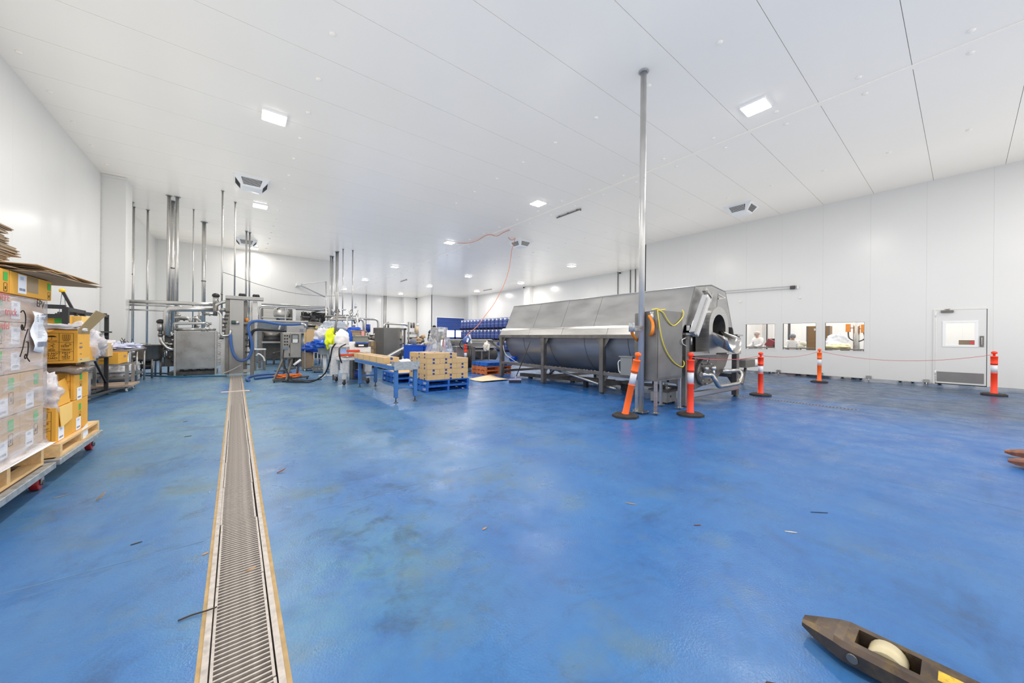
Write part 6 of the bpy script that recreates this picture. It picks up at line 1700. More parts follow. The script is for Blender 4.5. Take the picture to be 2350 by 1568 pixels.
# dome kettle
t = thing('dome_kettle', 'dark domed steel kettle with a black motor behind the waste trolley', 'kettle', (2.9, 17.6, 0))
c = Vector((2.708,18.6,1.794)); r = .52
MB().lathe([(r * 1.02, -.04), (r * 1.02, 0), (r * .9, .07), (r * .7, .12), (r * .4, .165), (.08, .18)], c, n=28).build('dome_lid', STEELD, t)
MB().cyl((c.x, c.y, .3), (c.x, c.y, c.z - .04), r * .95, 28).build('kettle_body', STEELD, t)
mm = MB(); mm.lathe([(.06, .16), (.11, .19), (.11, .26), (.07, .32), (.09, .4), (.04, .44)], c, n=12); mm.build('black_motor', BLACK, t)
for a_ in (.5, 2.6, 4.4): MB().cyl((c.x + .35 * math.cos(a_), c.y + .35 * math.sin(a_), 0), (c.x + .35 * math.cos(a_), c.y + .35 * math.sin(a_), .32), .03, 8).build('leg', STEELD, t)
q = Vector((2.786,18.05,1.665)); MB().obox(q, (.12, .05, .3)).build('switch_plate', STEELH, t); MB().obox(q + Vector((0, -.04, .02)), (.18, .04, .08)).build('yellow_switch', mat('yellow_switch', (226, 196, 90), .4), t)
mm = MB(); mm.tube([(2.351,16.9,1.25), (2.71,16.9,1.271), (2.729,16.9,0.954)], .03, 8, .05); mm.build('small_pipe', SATIN, t)
for i in range(8): 
    p = Vector((2.759,16.8,1.421)) + Vector((random.uniform(-.2, .35), random.uniform(0, .3), random.uniform(-.35, .3))); MB().cyl(p, p + Vector((random.uniform(-.2, .2), 0, random.uniform(-.2, .2))), .04, 10).build('pipe_fitting', random.choice([SATIN, STEELD, STEEL]), t)
# ================================================================ PIPE BRIDGE RIGHT OF THE WALL CORNER
pipe('long level pipe of the pipe bridge turning down at the steel cabinet', [(3.109,17,2.074), (5.174,17,2.117), (5.178,17,1.725), (5.184, 17.0, 0)], .05, .2)
pipe('shorter level pipe of the pipe bridge turning down behind the crates', [(3.036,16.6,2), (4.419,16.6,2.073), (4.428, 16.6, 0)], .05, .2)
pipe('level pipe of the pipe bridge with an elbow at its left end', [(3.098, 16.8, 0), (3.106,16.8,2.104), (4.153,16.8,2.207)], .04, .15)
pipe('dull level pipe low on the pipe bridge', [(2.887,16.9,2.137), (3.847,16.9,2.218)], .05, .1, STEELD)
t = thing('valve_cluster', 'cluster of valves and gauges on the pipe bridge', 'valves', (3.4, 16.8, 1.6)); random.seed(44)
for i in range(34):
    x = random.uniform(3.153, 4.223); z = random.uniform(1.55, 2.35) if i > 8 else random.uniform(2.2, 2.75)
    p = Vector((x, 16.8 + random.uniform(-.2, .3), z)); d = random.choice([Vector((0, 0, 1)), Vector((1, 0, 0)), Vector((.4, 0, 1)).normalized(), Vector((-.4, 0, 1)).normalized()])
    MB().cyl(p, p + d * random.uniform(.1, .3), random.choice([.018, .025, .04]) if z < 2.2 else .02, 8).build('valve_part', random.choice([SATIN, STEELD, STEEL, SATIN, STEELD]), t)
MB().box(3.332, 16.7, 1.663, 3.773, 17.1, 1.835).build('orange_tray', mat('rust_orange', (186, 96, 58), .5), t)
MB().box(3.384, 16.75, 0, 3.437, 16.9, 1.8).build('stand_post', STEELD, t); MB().box(4.046, 16.75, 0, 4.101, 16.9, 1.8).build('stand_post', STEELD, t)
# shiny parts table with blue motor
t = thing('blue_motor_pump', 'upright dark blue motor on a steel pump behind the crates', 'pump', (4.429,16,1.346))
c = Vector((4.491,16.2,1.636)); MB().cyl(c - Vector((0, 0, .18)), c + Vector((0, 0, .2)), .1, 16).build('motor_body', DBLUE, t); MB().cyl(c - Vector((0, 0, .5)), c - Vector((0, 0, .18)), .07, 14).build('pump_body', STEELK, t)
t = thing('parts_table', 'steel table heaped with shiny pipe fittings', 'table', (4.485, 15.8, 0))
a, b, zt = 4.232, 5.006, 1.101
MB().box(a, 15.5, zt - .04, b, 16.3, zt).build('table_top', mat('pale_table_top', (222, 214, 200), .5), t)
for x in (a + .05, b - .05): MB().box(x - .03, 15.9, 0, x + .03, 15.96, zt - .04).build('leg', STEELD, t)
random.seed(48)
for i in range(26):
    p = Vector((random.uniform(a, b - .1), 15.6 + random.random() * .5, zt + random.uniform(.03, .28))); d = Vector((random.uniform(-1, 1), random.uniform(-1, 1), random.uniform(-.6, 1))).normalized()
    o = MB().cyl(p, p + d * random.uniform(.08, .25), random.uniform(.02, .05), 8).build('pipe_fitting', random.choice([SATIN, POLISH, STEELK, SATIN]), None); recentre(tag(o, 'shiny loose pipe fitting in the heap on the steel parts table', 'pipe fitting', 'loose pipe fittings on the parts table'))
# stack of grey cartons
a, b, zt = 4.174, 4.827, 1.102
k = 0
for r in range(3):
    for c in range(2):
        w = (b - a) / 2; h = (zt - .15) / 3
        t = thing('grey_carton', 'dull grey brown carton in the stack by the steel cabinet, %s row, %s' % (['bottom', 'middle', 'top'][r], ['left', 'right'][c]), 'box', (a + w * (c + .5), 15.2, .15 + r * h), 'dull cartons by the steel cabinet')
        MB().box(a + w * c + .004, 15.0, .15 + r * h, a + w * (c + 1) - .004, 15.45, .15 + (r + 1) * h - .006).build('carton_body', mat('dull_carton_%d' % k, (140 + k * 4, 122 + k * 3, 102 + k * 2), .8, var=.15, scale=5), t)
        MB().box(a + w * (c + .5) - .05, 14.998, .15 + r * h + h * .4, a + w * (c + .5) + .05, 15.0, .15 + (r + 1) * h - .01).build('pale_tape', KRAFT, t); k += 1
t = pallet('dark pallet under the dull grey cartons', a, 15.0, 0, b - a, .5, .14, mat('dark_wood', (92, 80, 70), .8, var=.2), None, 'y', 4)
# steel cabinet
t = thing('steel_cabinet', 'tall brushed steel cabinet with a windowed right side', 'cabinet', (5.0, 14.3, 0))
SC_ = mat('cabinet_grey_steel', (128, 126, 122), .45, .7, var=.1, scale=2)
x0, x1, x2, zt = 4.486, 5.023, 5.475, 1.655
MB().box(x0, 14.0, .05, x1, 15.2, zt).build('cabinet_body', SC_, t, bevel=.01)
MB().box(x1, 14.05, .05, x1 + .12, 15.2, zt).build('door_edge', STEELD, t)
MB().box(x1 + .12, 14.6, .05, x2, 15.2, zt - .3).build('side_panel', STEELH, t, bevel=.01)
MB().box(x1 + .12, 14.3, zt - .07, x2 + .05, 15.0, zt).build('top_hood', STEELD, t)
MB().box(x1 + .16, 14.58, zt - .42, x1 + .4, 14.6, zt - .08).build('side_window', mat('warm_window', (230, 222, 200), .4), t)
MB().box(x2 - .05, 14.3, .05, x2, 14.4, zt).build('post', STEELD, t)
for z in (.5, .85, 1.2): MB().obox((x1 + .28, 14.55, z), (.16, .08, .05), 0, 0, .4).build('handle', STEELK, t)
for z in (.4, .7, 1.0): MB().box(x1 + .12, 14.45, z, x2, 14.6, z + .05).build('shelf', STEEL, t)
mm = MB()
for x in (x0 + .06, x1 - .06): mm.box(x - .04, 14.1, 0, x + .04, 14.2, .05)
mm.build('feet', STEELK, t)
t = thing('copper_panel', 'brownish steel cabinet standing just left of the tall steel cabinet', 'cabinet', (4.55, 15.6, 0))
MB().box(5.01, 16.5, 0, 5.267, 17.2, 1.714).build('cabinet_body', mat('brownish_steel', (136, 116, 104), .4, .6, var=.25, scale=3), t, bevel=.01)
pipe('level pipe on two uprights above the tall steel cabinet', [(4.802,15,1.644), (4.836,15,1.866), (5.742,15,1.838), (5.821,15,1.783)], .045, .15)
pipe('short post with a knob on top of the tall steel cabinet', [(4.984,15,1.667), (4.982,15,1.926)], .035, 0, STEELD)
o = MB().box(5.215, 14.6, zt, 5.363, 14.7, zt + .03).build('yellow_cloth', mat('pale_yellow_cloth', (222, 224, 130), .7), None); recentre(tag(o, 'small pale yellow cloth on top of the tall steel cabinet', 'cloth'))

# ================================================================ INCLINE CONVEYOR AND FAR MACHINES
t = thing('incline_conveyor', 'steep steel incline conveyor rising to the right of the tall cabinet', 'conveyor', (5.0, 12.6, 0))
a, b = Vector((4.227,12.6,0.565)), Vector((5.079,12.6,1.013))
for dy in (0, .35): MB().bar(a + Vector((0, dy, 0)), b + Vector((0, dy, 0)), .05, .09, (0, 1, 0)).build('side_rail', STEELH, t)
MB().bar(a + Vector((0, .18, .0)), b + Vector((0, .18, .0)), .3, .02, (0, 0, 1)).build('belt', OFFWH, t)
MB().prism([(a.x + .2, .12), (b.x - .05, .12), (b.x - .05, b.z - .12), (a.x + .35, a.z - .02)], 'y', 12.7, 12.9).build('side_cover', STEELK, t)
mm = MB()
for x in (a.x + .3, b.x - .15): mm.box(x - .04, 12.75, 0, x + .04, 12.85, .13)
mm.build('feet', STEELK, t)
t = thing('pump_unit', 'small white and grey pump unit below the incline conveyor', 'pump', (4.744, 12.2, 0))
x = 4.744; 
MB().box(x - .13, 12.1, 0, x + .15, 12.4, .62).build('unit_body', mat('pale_grey_box', (186, 196, 200), .4), t, bevel=.01)
MB().box(x - .15, 12.08, .62, x + .17, 12.42, .82).build('unit_top', STEELK, t, bevel=.01)
t = thing('filling_machine', 'steel filling machine with tan trays beyond the incline conveyor', 'machine', (6.4, 16.0, 0))
X0 = 6.28; X1 = 6.752
for x in (X0, X1): MB().box(x - .03, 16.0, 0, x + .03, 16.06, 2.0 if x == X0 else 1.5).build('post', STEEL, t)
for i, py in enumerate((777, 784, 790)):
    z = [1.224, 1.08, 0.955][i]; MB().box(X0 + .15, 15.9, z - .03, X1 + .1, 16.4, z + .02).build('tray', mat('tan_tray_%d' % i, (206, 176, 144), .5), t)
for i in range(4):
    z = [1.5, 1.25, 1.0, .8][i]; MB().box(X0 + .12, 16.05, z - .08, X1 + .05, 16.5, z + .03).build('machine_block', random.choice([STEELD, STEELK, STEEL]), t)
for dx in (.05, .18): MB().cyl((X0 + .15 + dx, 16.2, 1.72), (X0 + .15 + dx, 16.2, 1.98), .05, 10).build('canister', STEELD, t)
MB().cyl((X1 - .05, 16.1, 1.45), (X1 - .05, 16.1, 1.8), .1, 12).build('tan_motor', mat('tan_motor', (200, 180, 150), .5), t); MB().sphere((X1, 16.1, 1.88), .07, 10).build('white_cap', OFFWH, t)
MB().box(X0 + .1, 16.0, .0, X1 + .6, 16.5, .75).build('machine_base', STEELK, t)
MB().cyl((X0 + .1, 15.7, .9), (X0 + .1, 15.7, 1.2), .15, 12).build('grey_drum', GREYPR, t)
random.seed(52)
for i in range(16):
    p = Vector((X1 + random.uniform(.05, 1.2), 16.0 + random.uniform(0, .4), random.uniform(.85, 1.35))); MB().cyl(p, p + Vector((random.uniform(-.3, .3), 0, random.uniform(-.1, .2))), random.choice([.04, .07, .1]), 10).build('machine_fitting', random.choice([SATIN, STEELD, STEELK, KRAFT, STEEL]), t)
mm = MB(); c = Vector((X1 + .55, 16.0, 1.5)); mm.cyl(c, c + Vector((.08, 0, .12)), .06, 10); mm.bar(c, c + Vector((-.05, 0, -.3)), .04, .04); mm.bar(c + Vector((-.05, 0, -.12)), c + Vector((.6, 0, -.16)), .04, .05); mm.build('camera_arm', BLKST, t)
# blue bins
def bluebin(label, x0, x1, y0, y1, zt, ribs=0):
    t = thing('plastic_bin', label, 'bin', ((x0 + x1) / 2, (y0 + y1) / 2, 0), 'bright blue bins')
    e = .02; mm = MB()
    for b in ((x0, y0, .05, x1, y0 + e, zt), (x0, y1 - e, .05, x1, y1, zt), (x0, y0 + e, .05, x0 + e, y1 - e, zt), (x1 - e, y0 + e, .05, x1, y1 - e, zt), (x0 + e, y0 + e, .05, x1 - e, y1 - e, .08)): mm.box(*b)
    mm.build('bin_body', BBLUE, t)
    for i in range(ribs): MB().box(x0 - .012, y0 - .012, .55 + i * .11, x1 + .012, y0, .57 + i * .11).build('rib', BBLUE, t)
    MB().box(x0 - .015, y0 - .015, zt - .04, x1 + .015, y0, zt).build('rim', BBLUE, t)
    mm = MB()
    for x in (x0 + .06, x1 - .1): mm.box(x, y0 + .05, 0, x + .05, y1 - .05, .05)
    mm.build('skids', DBLUE, t); return t
bluebin('smooth bright blue bin behind the taped carton stack, at left', 3.939, 4.343, 9.9, 10.5, 1.054) if False else bluebin('smooth bright blue bin behind the taped carton stack, at left', 4.377, 4.826, 11.0, 11.6, 1.027)
bluebin('ribbed bright blue bin behind the taped carton stack, by the wrapped machine', 4.856, 5.137, 11.0, 11.6, 1.017, 4)
# plastic wrapped machine
t = thing('wrapped_machine', 'steel machine head shrouded in clear plastic behind the carton stack', 'machine', (5.161, 10.6, 0))
p = Vector((5.157,10.4,1.355)); 
MB().box(p.x - .22, 10.4, p.z - .12, p.x + .2, 10.65, p.z + .24).build('machine_head', STEELD, t, bevel=.01)
MB().box(p.x - .1, 10.39, p.z + .12, p.x + .1, 10.4, p.z + .2).build('white_plate', PAPER, t)
MB().cyl((p.x - .02, 10.5, 0), (p.x - .02, 10.5, p.z - .12), .06, 12).build('column', STEELD, t)
mm = MB(); mm.bar(p + Vector((-.12, .1, -.1)), p + Vector((.1, .05, -.5)), .04, .05); mm.bar(p + Vector((.15, .1, -.1)), p + Vector((.05, .05, -.55)), .03, .04); mm.build('levers', STEELK, t)
MB().sphere(p + Vector((.03, -.03, -.06)), .035, 10).build('yellow_knob', mat('yellow_knob', (216, 196, 90), .4), t)
MB().cyl(p + Vector((.12, 0, -.5)), p + Vector((.1, 0, -.15)), .03, 8).build('red_rod', RED, t)
mm = MB(); mm.lathe([(.50, -.62), (.44, -.45), (.37, -.2), (.3, .1), (.27, .26), (.05, .28)], p + Vector((0, .12, 0)), n=26, caps=False)
mm.v = [(v[0] + .03 * NZ.noise(Vector(v) * 7), v[1] + .03 * NZ.noise(Vector(v) * 7 + Vector((5, 0, 0))), v[2]) for v in mm.v]
mm.build('plastic_shroud', BAGF, t)
# table line left of the drum cooker, with hopper
t = thing('sorting_table', 'long low steel sorting line running up to the drum cooker', 'conveyor', (5.9, 13.0, 0))
for nm, Yd, p0, p1, h in (('upper_rail', 14.0, (6.697,14,1.22), (9.72,14,1.129), .05), ('lower_rail', 12.6, (7.228,12.6,1.109), (8.703,12.6,1.07), .05), ('lower_rail', 12.4, (7.587,12.4,0.896), (8.935,12.4,0.902), .07)):
    MB().bar(p0, p1, .08, h, (0, 0, 1)).build(nm, STEEL, t)
mm = MB(); a, b = Vector((7.475,14.2,0.987)), Vector((9.81,14.2,0.87)); mm.cyl((a.x, 14.3, 1.02), (b.x, 14.3, 1.02), .2, 18); mm.build('round_trough', STEELD, t)
mm = MB(); a, b = Vector((7.287,12.7,0.981)), Vector((9.009,12.7,0.817)); mm.box(a.x, 12.7, .85, b.x, 13.4, 1.1); mm.build('side_sheet', STEELH, t)
mm = MB(); a = Vector((7.604,12.6,0.837)); mm.cyl((a.x - .3, 12.75, .55), (b.x, 12.95, .55), .28, 18); mm.build('dark_trough', STEELK, t)
for px in (0, 1, 2): 
    q = [(6.848,11.147), (7.169,13.136), (7.572,12.637)][px]; MB().box(q[0] - .05, q[1] - .05, 0, q[0] + .05, q[1] + .05, .95).build('leg', STEELD, t)
mm = MB(); a, b = Vector((7.396,11.6,0.766)), Vector((7.681,11.6,0.762)); z = 0.422; c = (a.x + b.x) / 2
mm.add([(a.x, 11.4, a.z), (b.x, 11.4, a.z), (b.x, 11.9, a.z), (a.x, 11.9, a.z), (c - .05, 11.6, z), (c + .05, 11.6, z), (c + .05, 11.7, z), (c - .05, 11.7, z)], [(0, 1, 5, 4), (1, 2, 6, 5), (2, 3, 7, 6), (3, 0, 4, 7), (4, 5, 6, 7)]); mm.build('hopper', STEELD, t)
for x in (a.x - .02, b.x + .03): MB().box(x - .02, 11.38, .36, x + .02, 11.42, a.z + .02).build('hopper_post', STEEL, t)
MB().box(7.073, 11.35, a.z, b.x + .05, 11.45, a.z + .05).build('hopper_rim', STEEL, t); MB().box(a.x - .05, 11.3, .36, b.x + .5, 12.0, .4).build('hopper_frame', STEELD, t)
MB().box(6.565, 11.9, .3, 6.909, 12.3, .95).build('grey_cabinet', STEELH, t, bevel=.01)
for i in range(3): MB().cyl((7.207 - .1 + i * .1, 12.0, .1), (7.207 - .1 + i * .1, 12.0, .8), .05, 12).build('upright_cylinder', STEELK, t)
t = thing('blue_white_motor', 'blue electric motor with a white guard on the sorting line', 'motor', (6.884,11.8,1.205))
c = Vector((6.922,11.8,1.189)); MB().cyl(c + Vector((-.12, 0, -.1)), c + Vector((.1, 0, .08)), .13, 16).build('motor_body', mat('motor_blue', (70, 96, 150), .4), t)
MB().bar(c + Vector((.1, -.05, .22)), c + Vector((.19, -.05, -.12)), .07, .04, (0, 1, 0)).build('white_guard', WHITE, t); MB().obox(c + Vector((-.02, -.14, 0)), (.07, .02, .16), 0, 0, .3).build('white_plate', PAPER, t)
mm = MB(); mm.curve([c + Vector((-.1, 0, .02)), c + Vector((-.25, 0, -.05)), c + Vector((-.28, 0, -.2)), c + Vector((-.15, 0, -.35))], .02, 6); mm.build('black_hose', BLACK, t)
x, y = (6.774,11.591)
bollard('red orange bollard behind the taped carton stack, below the blue motor', x, y, ORANGER, 1.0)
# white scraps at the end of the cooker
crumple('white_cloth', 'white cloth hung at the far end of the drum cooker', 'cloth', mat('white_cloth', (224, 218, 206), .7), (6.6, 9.9, 1.0), (.1, .1, .14), 12, .3, 71)
# pallets under
pallet('upper blue pallet on the two orange pallets by the drum cooker', 6.75, 10.1, .285, 1.1, .95, .14, PBLUE, 'pallets by the drum cooker', 'y', 6)
pallet('upper orange pallet by the far leg of the drum cooker', 6.72, 10.1, .142, 1.1, .95, .14, PORANGE, 'pallets by the drum cooker', 'y', 6)
pallet('lower orange pallet by the far leg of the drum cooker', 6.72, 10.1, 0, 1.1, .95, .14, PORANGE, 'pallets by the drum cooker', 'y', 6)
# broom
t = thing('broom', 'broom with a purple head leaning on the drum cooker', 'broom', (*(6.211,7.84), 0))
x, y = (6.271,7.915); R_ = Matrix.Rotation(-.25, 3, 'Z')
MB().obox((x, y, .095), (.36, .06, .035), -.62).build('broom_head', mat('lilac_plastic', (168, 164, 190), .5), t, bevel=.008)
MB().obox((x, y, .04), (.35, .07, .078), -.62).build('bristles', mat('dark_bristles', (50, 50, 66), .9, bump=.6, bscale=90, stretch=(1, 1, .05)), t)
tp = Vector((6.62,7.665,1.195)); MB().cyl((x, y, .1), tp, .013, 8).build('broom_handle', BLKST, t); MB().cyl((x, y, .1), Vector((x, y, .1)).lerp(tp, .08), .025, 8, .014).build('socket', mat('lilac_socket', (168, 164, 190), .5), t)
# cardboard on the floor
mm = MB(); P_ = [(5.556,9.268), (5.546,8.521), (6.5,8.506), (6.798,9.929)]
g = 6; vs = []
for j in range(g + 1):
    for i in range(g + 1):
        u, v = i / g, j / g
        a = Vector((*P_[0], 0)).lerp(Vector((*P_[1], 0)), u); b = Vector((*P_[3], 0)).lerp(Vector((*P_[2], 0)), u); p = a.lerp(b, v)
        vs.append((p.x, p.y, .006 + .05 * abs(u - .45) ** 1.5 + .02 * v * (1 - v)))
mm.add(vs, [(j * (g + 1) + i, j * (g + 1) + i + 1, (j + 1) * (g + 1) + i + 1, (j + 1) * (g + 1) + i) for j in range(g) for i in range(g)], True)
o = mm.build('cardboard_sheet', KRAFTL, None); so = o.modifiers.new('s', 'SOLIDIFY'); so.thickness = .008; recentre(tag(o, 'flattened pale cardboard curling on the floor in front of the broom', 'cardboard'))
# blue drums stacked on pallets along the far right wall
dr_t = None
def drum(label, x, y, z):
    global dr_t
    if dr_t is None:
        t = thing('plastic_drum', label, 'drum', (x, y, z), 'blue drums along the far wall')
        MB().lathe([(.26, 0), (.29, .03), (.3, .1), (.3, .3), (.315, .32), (.3, .34), (.3, .58), (.315, .6), (.3, .62), (.3, .84), (.28, .9), (.24, .92)], (x, y, z), n=18).build('drum_body', NAVY, t)
        MB().lathe([(.305, .8), (.305, .86)], (x, y, z), n=18, caps=False).build('clamp_ring', mat('silver_ring', (200, 204, 214), .3, .7), t)
        mm = MB(); mm.obox((x - .28, y - .14, z + .78), (.1, .1, .16), .5); mm.build('white_label', PAPER, t)
        dr_t = t; return t
    return dup(dr_t, (x, y, z), 0, label)
POS = ['first', 'second', 'third', 'fourth', 'fifth', 'sixth', 'seventh', 'eighth', 'ninth', 'tenth', 'eleventh', 'twelfth', 'thirteenth', 'fourteenth']
ya, yb_ = 34.0, 25.5
for lev in range(3):
    zz = lev * 1.06 + .14
    for i in range(14):
        y = 34.0 - i * .66
        drum('blue plastic drum, %s from the roller door end in the %s tier' % (POS[i], ['bottom', 'middle', 'top'][lev]), 19.6, y, zz)
        if i % 2 == 0: pass
    for i in range(7):
        pallet('dark blue pallet under the %s pair of drums from the roller door, %s tier' % (POS[i], ['bottom', 'middle', 'top'][lev]), 19.25, 33.0 - i * 1.32 - .02, zz - .14, .8, 1.3, .14, mat('dark_pallet_%d_%d' % (lev, i), (40, 44, 76), .7), 'pallets under the drums', 'x', 4)

# ================================================================ CEILING FITTINGS
capm = None
for x in (-2.92, 1.1, 5.92, 8.63, 9.29, 12.65):
    for i, y in enumerate(crows):
        yc = y + PITCH / 2
        if yc < -1 or yc > 36 or (x < 0 and yc > 15): continue
        if x == 5.92 and yc > 12: continue
        if capm is None:
            capm = MB().lathe([(.045, 0), (.045, -.008), (.03, -.022), (.01, -.026)], (0, 0, 0), n=14).build('fixing_cap', CEILM, ce); o = capm
        else: o = capm.copy(); COL.objects.link(o)
        o.location = (x, yc, CEIL - .012)
DIFF = None
def diffuser(x, y, label):
    global DIFF
    if DIFF is None:
        t = thing('air_diffuser', label, 'air vent', (x, y, CEIL - .012), 'four way ceiling air diffusers')
        zt, zb = CEIL - .012, CEIL - .27; a, b = .42, .235
        mm = MB(); mm.box(x - a - .02, y - a - .02, zt - .012, x + a + .02, y + a + .02, zt); mm.build('top_flange', WHITE, t)
        mm = MB(); v = [(x + sx * a, y + sy * a, zt - .012) for sx, sy in ((-1, -1), (1, -1), (1, 1), (-1, 1))] + [(x + sx * b, y + sy * b, zb) for sx, sy in ((-1, -1), (1, -1), (1, 1), (-1, 1))]
        mm.add(v, [(0, 1, 5, 4), (1, 2, 6, 5), (2, 3, 7, 6), (3, 0, 4, 7), (4, 5, 6, 7)]); mm.build('diffuser_body', WHITE, t)
        mm = MB(); mm.add([(x - b, y - b, zb), (x + b, y - b, zb), (x + b, y + b, zb), (x - b, y + b, zb), (x, y, zb - .035)], [(0, 1, 4), (1, 2, 4), (2, 3, 4), (3, 0, 4)]); mm.build('bottom_pan', WHITE, t)
        dark = mat('louvre_dark', (46, 46, 46), .7)
        for k in range(4):
            R = Matrix.Rotation(k * PI / 2, 3, 'Z')
            def P(u, s, off=0.0):   # u along the side, s from top (0) to bottom (1)
                d = a + (b - a) * s; z = zt - .012 + (zb - zt + .012) * s
                n = Vector((0, -.258, -.185)).normalized()
                q = R @ (Vector((u, -d, 0)) + Vector((0, n.y, 0)) * off); return (x + q.x, y + q.y, z + n.z * off)
            mm = MB(); mm.add([P(-.25, .16, .003), P(.25, .16, .003), P(.2, .8, .003), P(-.2, .8, .003)], [(0, 1, 2, 3)]); mm.build('louvre_recess', dark, t)
            for i in range(6):
                s0 = .2 + i * .1; w = .235 - .035 * s0
                mm = MB(); mm.add([P(-w, s0, .005), P(w, s0, .005), P(w, s0 + .03, .012), P(-w, s0 + .03, .012), P(-w, s0 + .01, .003), P(w, s0 + .01, .003)], [(0, 1, 2, 3), (3, 2, 5, 4)]); mm.build('louvre_slat', WHITE, t)
        DIFF = t; return t
    return dup(DIFF, (x, y, CEIL - .012), 0, label)
diffuser(.255, 13.27, 'white louvred air diffuser nearest, on the ceiling left of the tower')
diffuser(.23, 21.7, 'white louvred air diffuser deep at the back left, behind the dark pipe pair')
diffuser(13.9, 4.82, 'white louvred air diffuser near the right hand wall')
diffuser(10.82, 13.3, 'white louvred air diffuser beside the orange cord loop')
for i, (x, y0, y1) in enumerate(((9.63, 8.47, 9.66), (10.7, 27.8, 29.2), (19.1, 27.9, 29.3))):
    t = thing('ceiling_rail', ['grey mounting rail on the ceiling above the drum cooker', 'grey mounting rail on the ceiling in the middle distance', 'grey mounting rail on the ceiling above the blue drums'][i], 'rail', (x, (y0 + y1) / 2, CEIL - .1))
    MB().box(x - .02, y0, CEIL - .06, x + .02, y1, CEIL - .03).build('rail', STEELD, t)
    for y in (y0 + .15, (y0 + y1) / 2, y1 - .15): MB().box(x - .03, y - .03, CEIL - .03, x + .03, y + .03, CEIL - .012).build('rail_clip', STEELD, t)
    MB().box(x - .02, y0 - .03, CEIL - .1, x + .02, y0, CEIL - .03).build('end_hook', STEELD, t)
for i, (x, y) in enumerate(((20.86, 14.7), (20.4, 24.6), (16.6, 40.1))):
    t = thing('security_camera', ['small dark dome camera high on the far right wall', 'small dark dome camera by the top of the right column', 'small dark dome camera in the far corner'][i], 'camera', (x, y, CEIL - .15))
    MB().box(x - .06, y - .06, CEIL - .06, x + .06, y + .06, CEIL - .012).build('mount', WHITE, t); MB().sphere((x, y, CEIL - .1), .07, 12).build('dome', BLACK, t)
# orange extension cord along the ceiling and down
pts = [(8.426,15.283,5.93), (8.782,14.843,5.9), (8.864,14.179,5.9), (8.788,13.318,5.92), (8.914,13.084,5.93), (9.13,12.946,5.88), (9.085,12.389,5.9), (9.147,12.062,5.93)]
pts += [(10.064,13,6.31), (10.221,13,6.196), (10.223,13,6.012), (10.043,13,5.877), (9.862,13,5.926), (9.81,13,6.099), (9.91,13,6.26), (10.077,12.95,6.28), (10.143,12.9,6.077), (10.12,12.9,5.849), (9.893,12.8,5.385), (9.744,12.7,4.944), (9.574,12.6,4.391), (9.262,12.5,3.718), (8.91,12.4,3.196), (8.524,12.3,2.691), (8.042,12.2,2.2), (7.621,12.1,1.77), (7.205,11.95,1.515), (6.95,11.85,1.357)]
o = MB().curve(pts, .013, 8, 5).build('extension_cord', OCABLE, None); recentre(tag(o, 'orange extension cord looped on the ceiling and hanging down to the blue motor', 'cord'))
# thin pipes on the far right wall above the hood
for i, px in enumerate((1418, 1446.5, 1458)):
    y = [14.883, 13.893, 13.511][i]
    o = MB().cyl((20.9, y, .0), (20.9, y, CEIL - .012), .025, 8).build('thin_pipe', STEELK, None); recentre(tag(o, ['leftmost of three thin dark pipes above the drum cooker hood', 'middle one of three thin dark pipes above the drum cooker hood', 'rightmost of three thin dark pipes above the drum cooker hood'][i], 'pipe'))
# wall rail right of the hood
t = thing('slide_rail', 'pair of thin grey rails on the right wall above the windows', 'rail', (15.8, 5.5, 2.9))
for k, (a, b) in enumerate((((15.79,6.278,3.309), (15.79,3.658,3.253)), ((15.79,6.277,3.218), (15.79,3.657,3.167)))): MB().bar(a, b, .016, .016).build('rail', GALV, t)
MB().obox((15.8,3.811,3.208), (.08, .14, .12)).build('rail_carrier', STEELK, t)
MB().bar((15.8,3.66,3.269), (15.8,3.659,3.144), .03, .04).build('rail_end', WHITE, t)
for y in (3.6, 5.5, 7.4): MB().box(15.79, y - .02, 2.8, 15.85, y + .02, 2.84).build('rail_bracket', WHITE, t)
# round box on the roller door wall
t = thing('door_button', 'dark round control button box beside the blue roller door', 'switch', (17.121,36.15,2.403))
p = Vector((17.098,36.1,2.402)); MB().cyl(p, p + Vector((0, .1, 0)), .2, 14).build('button_box', BLACK, t)

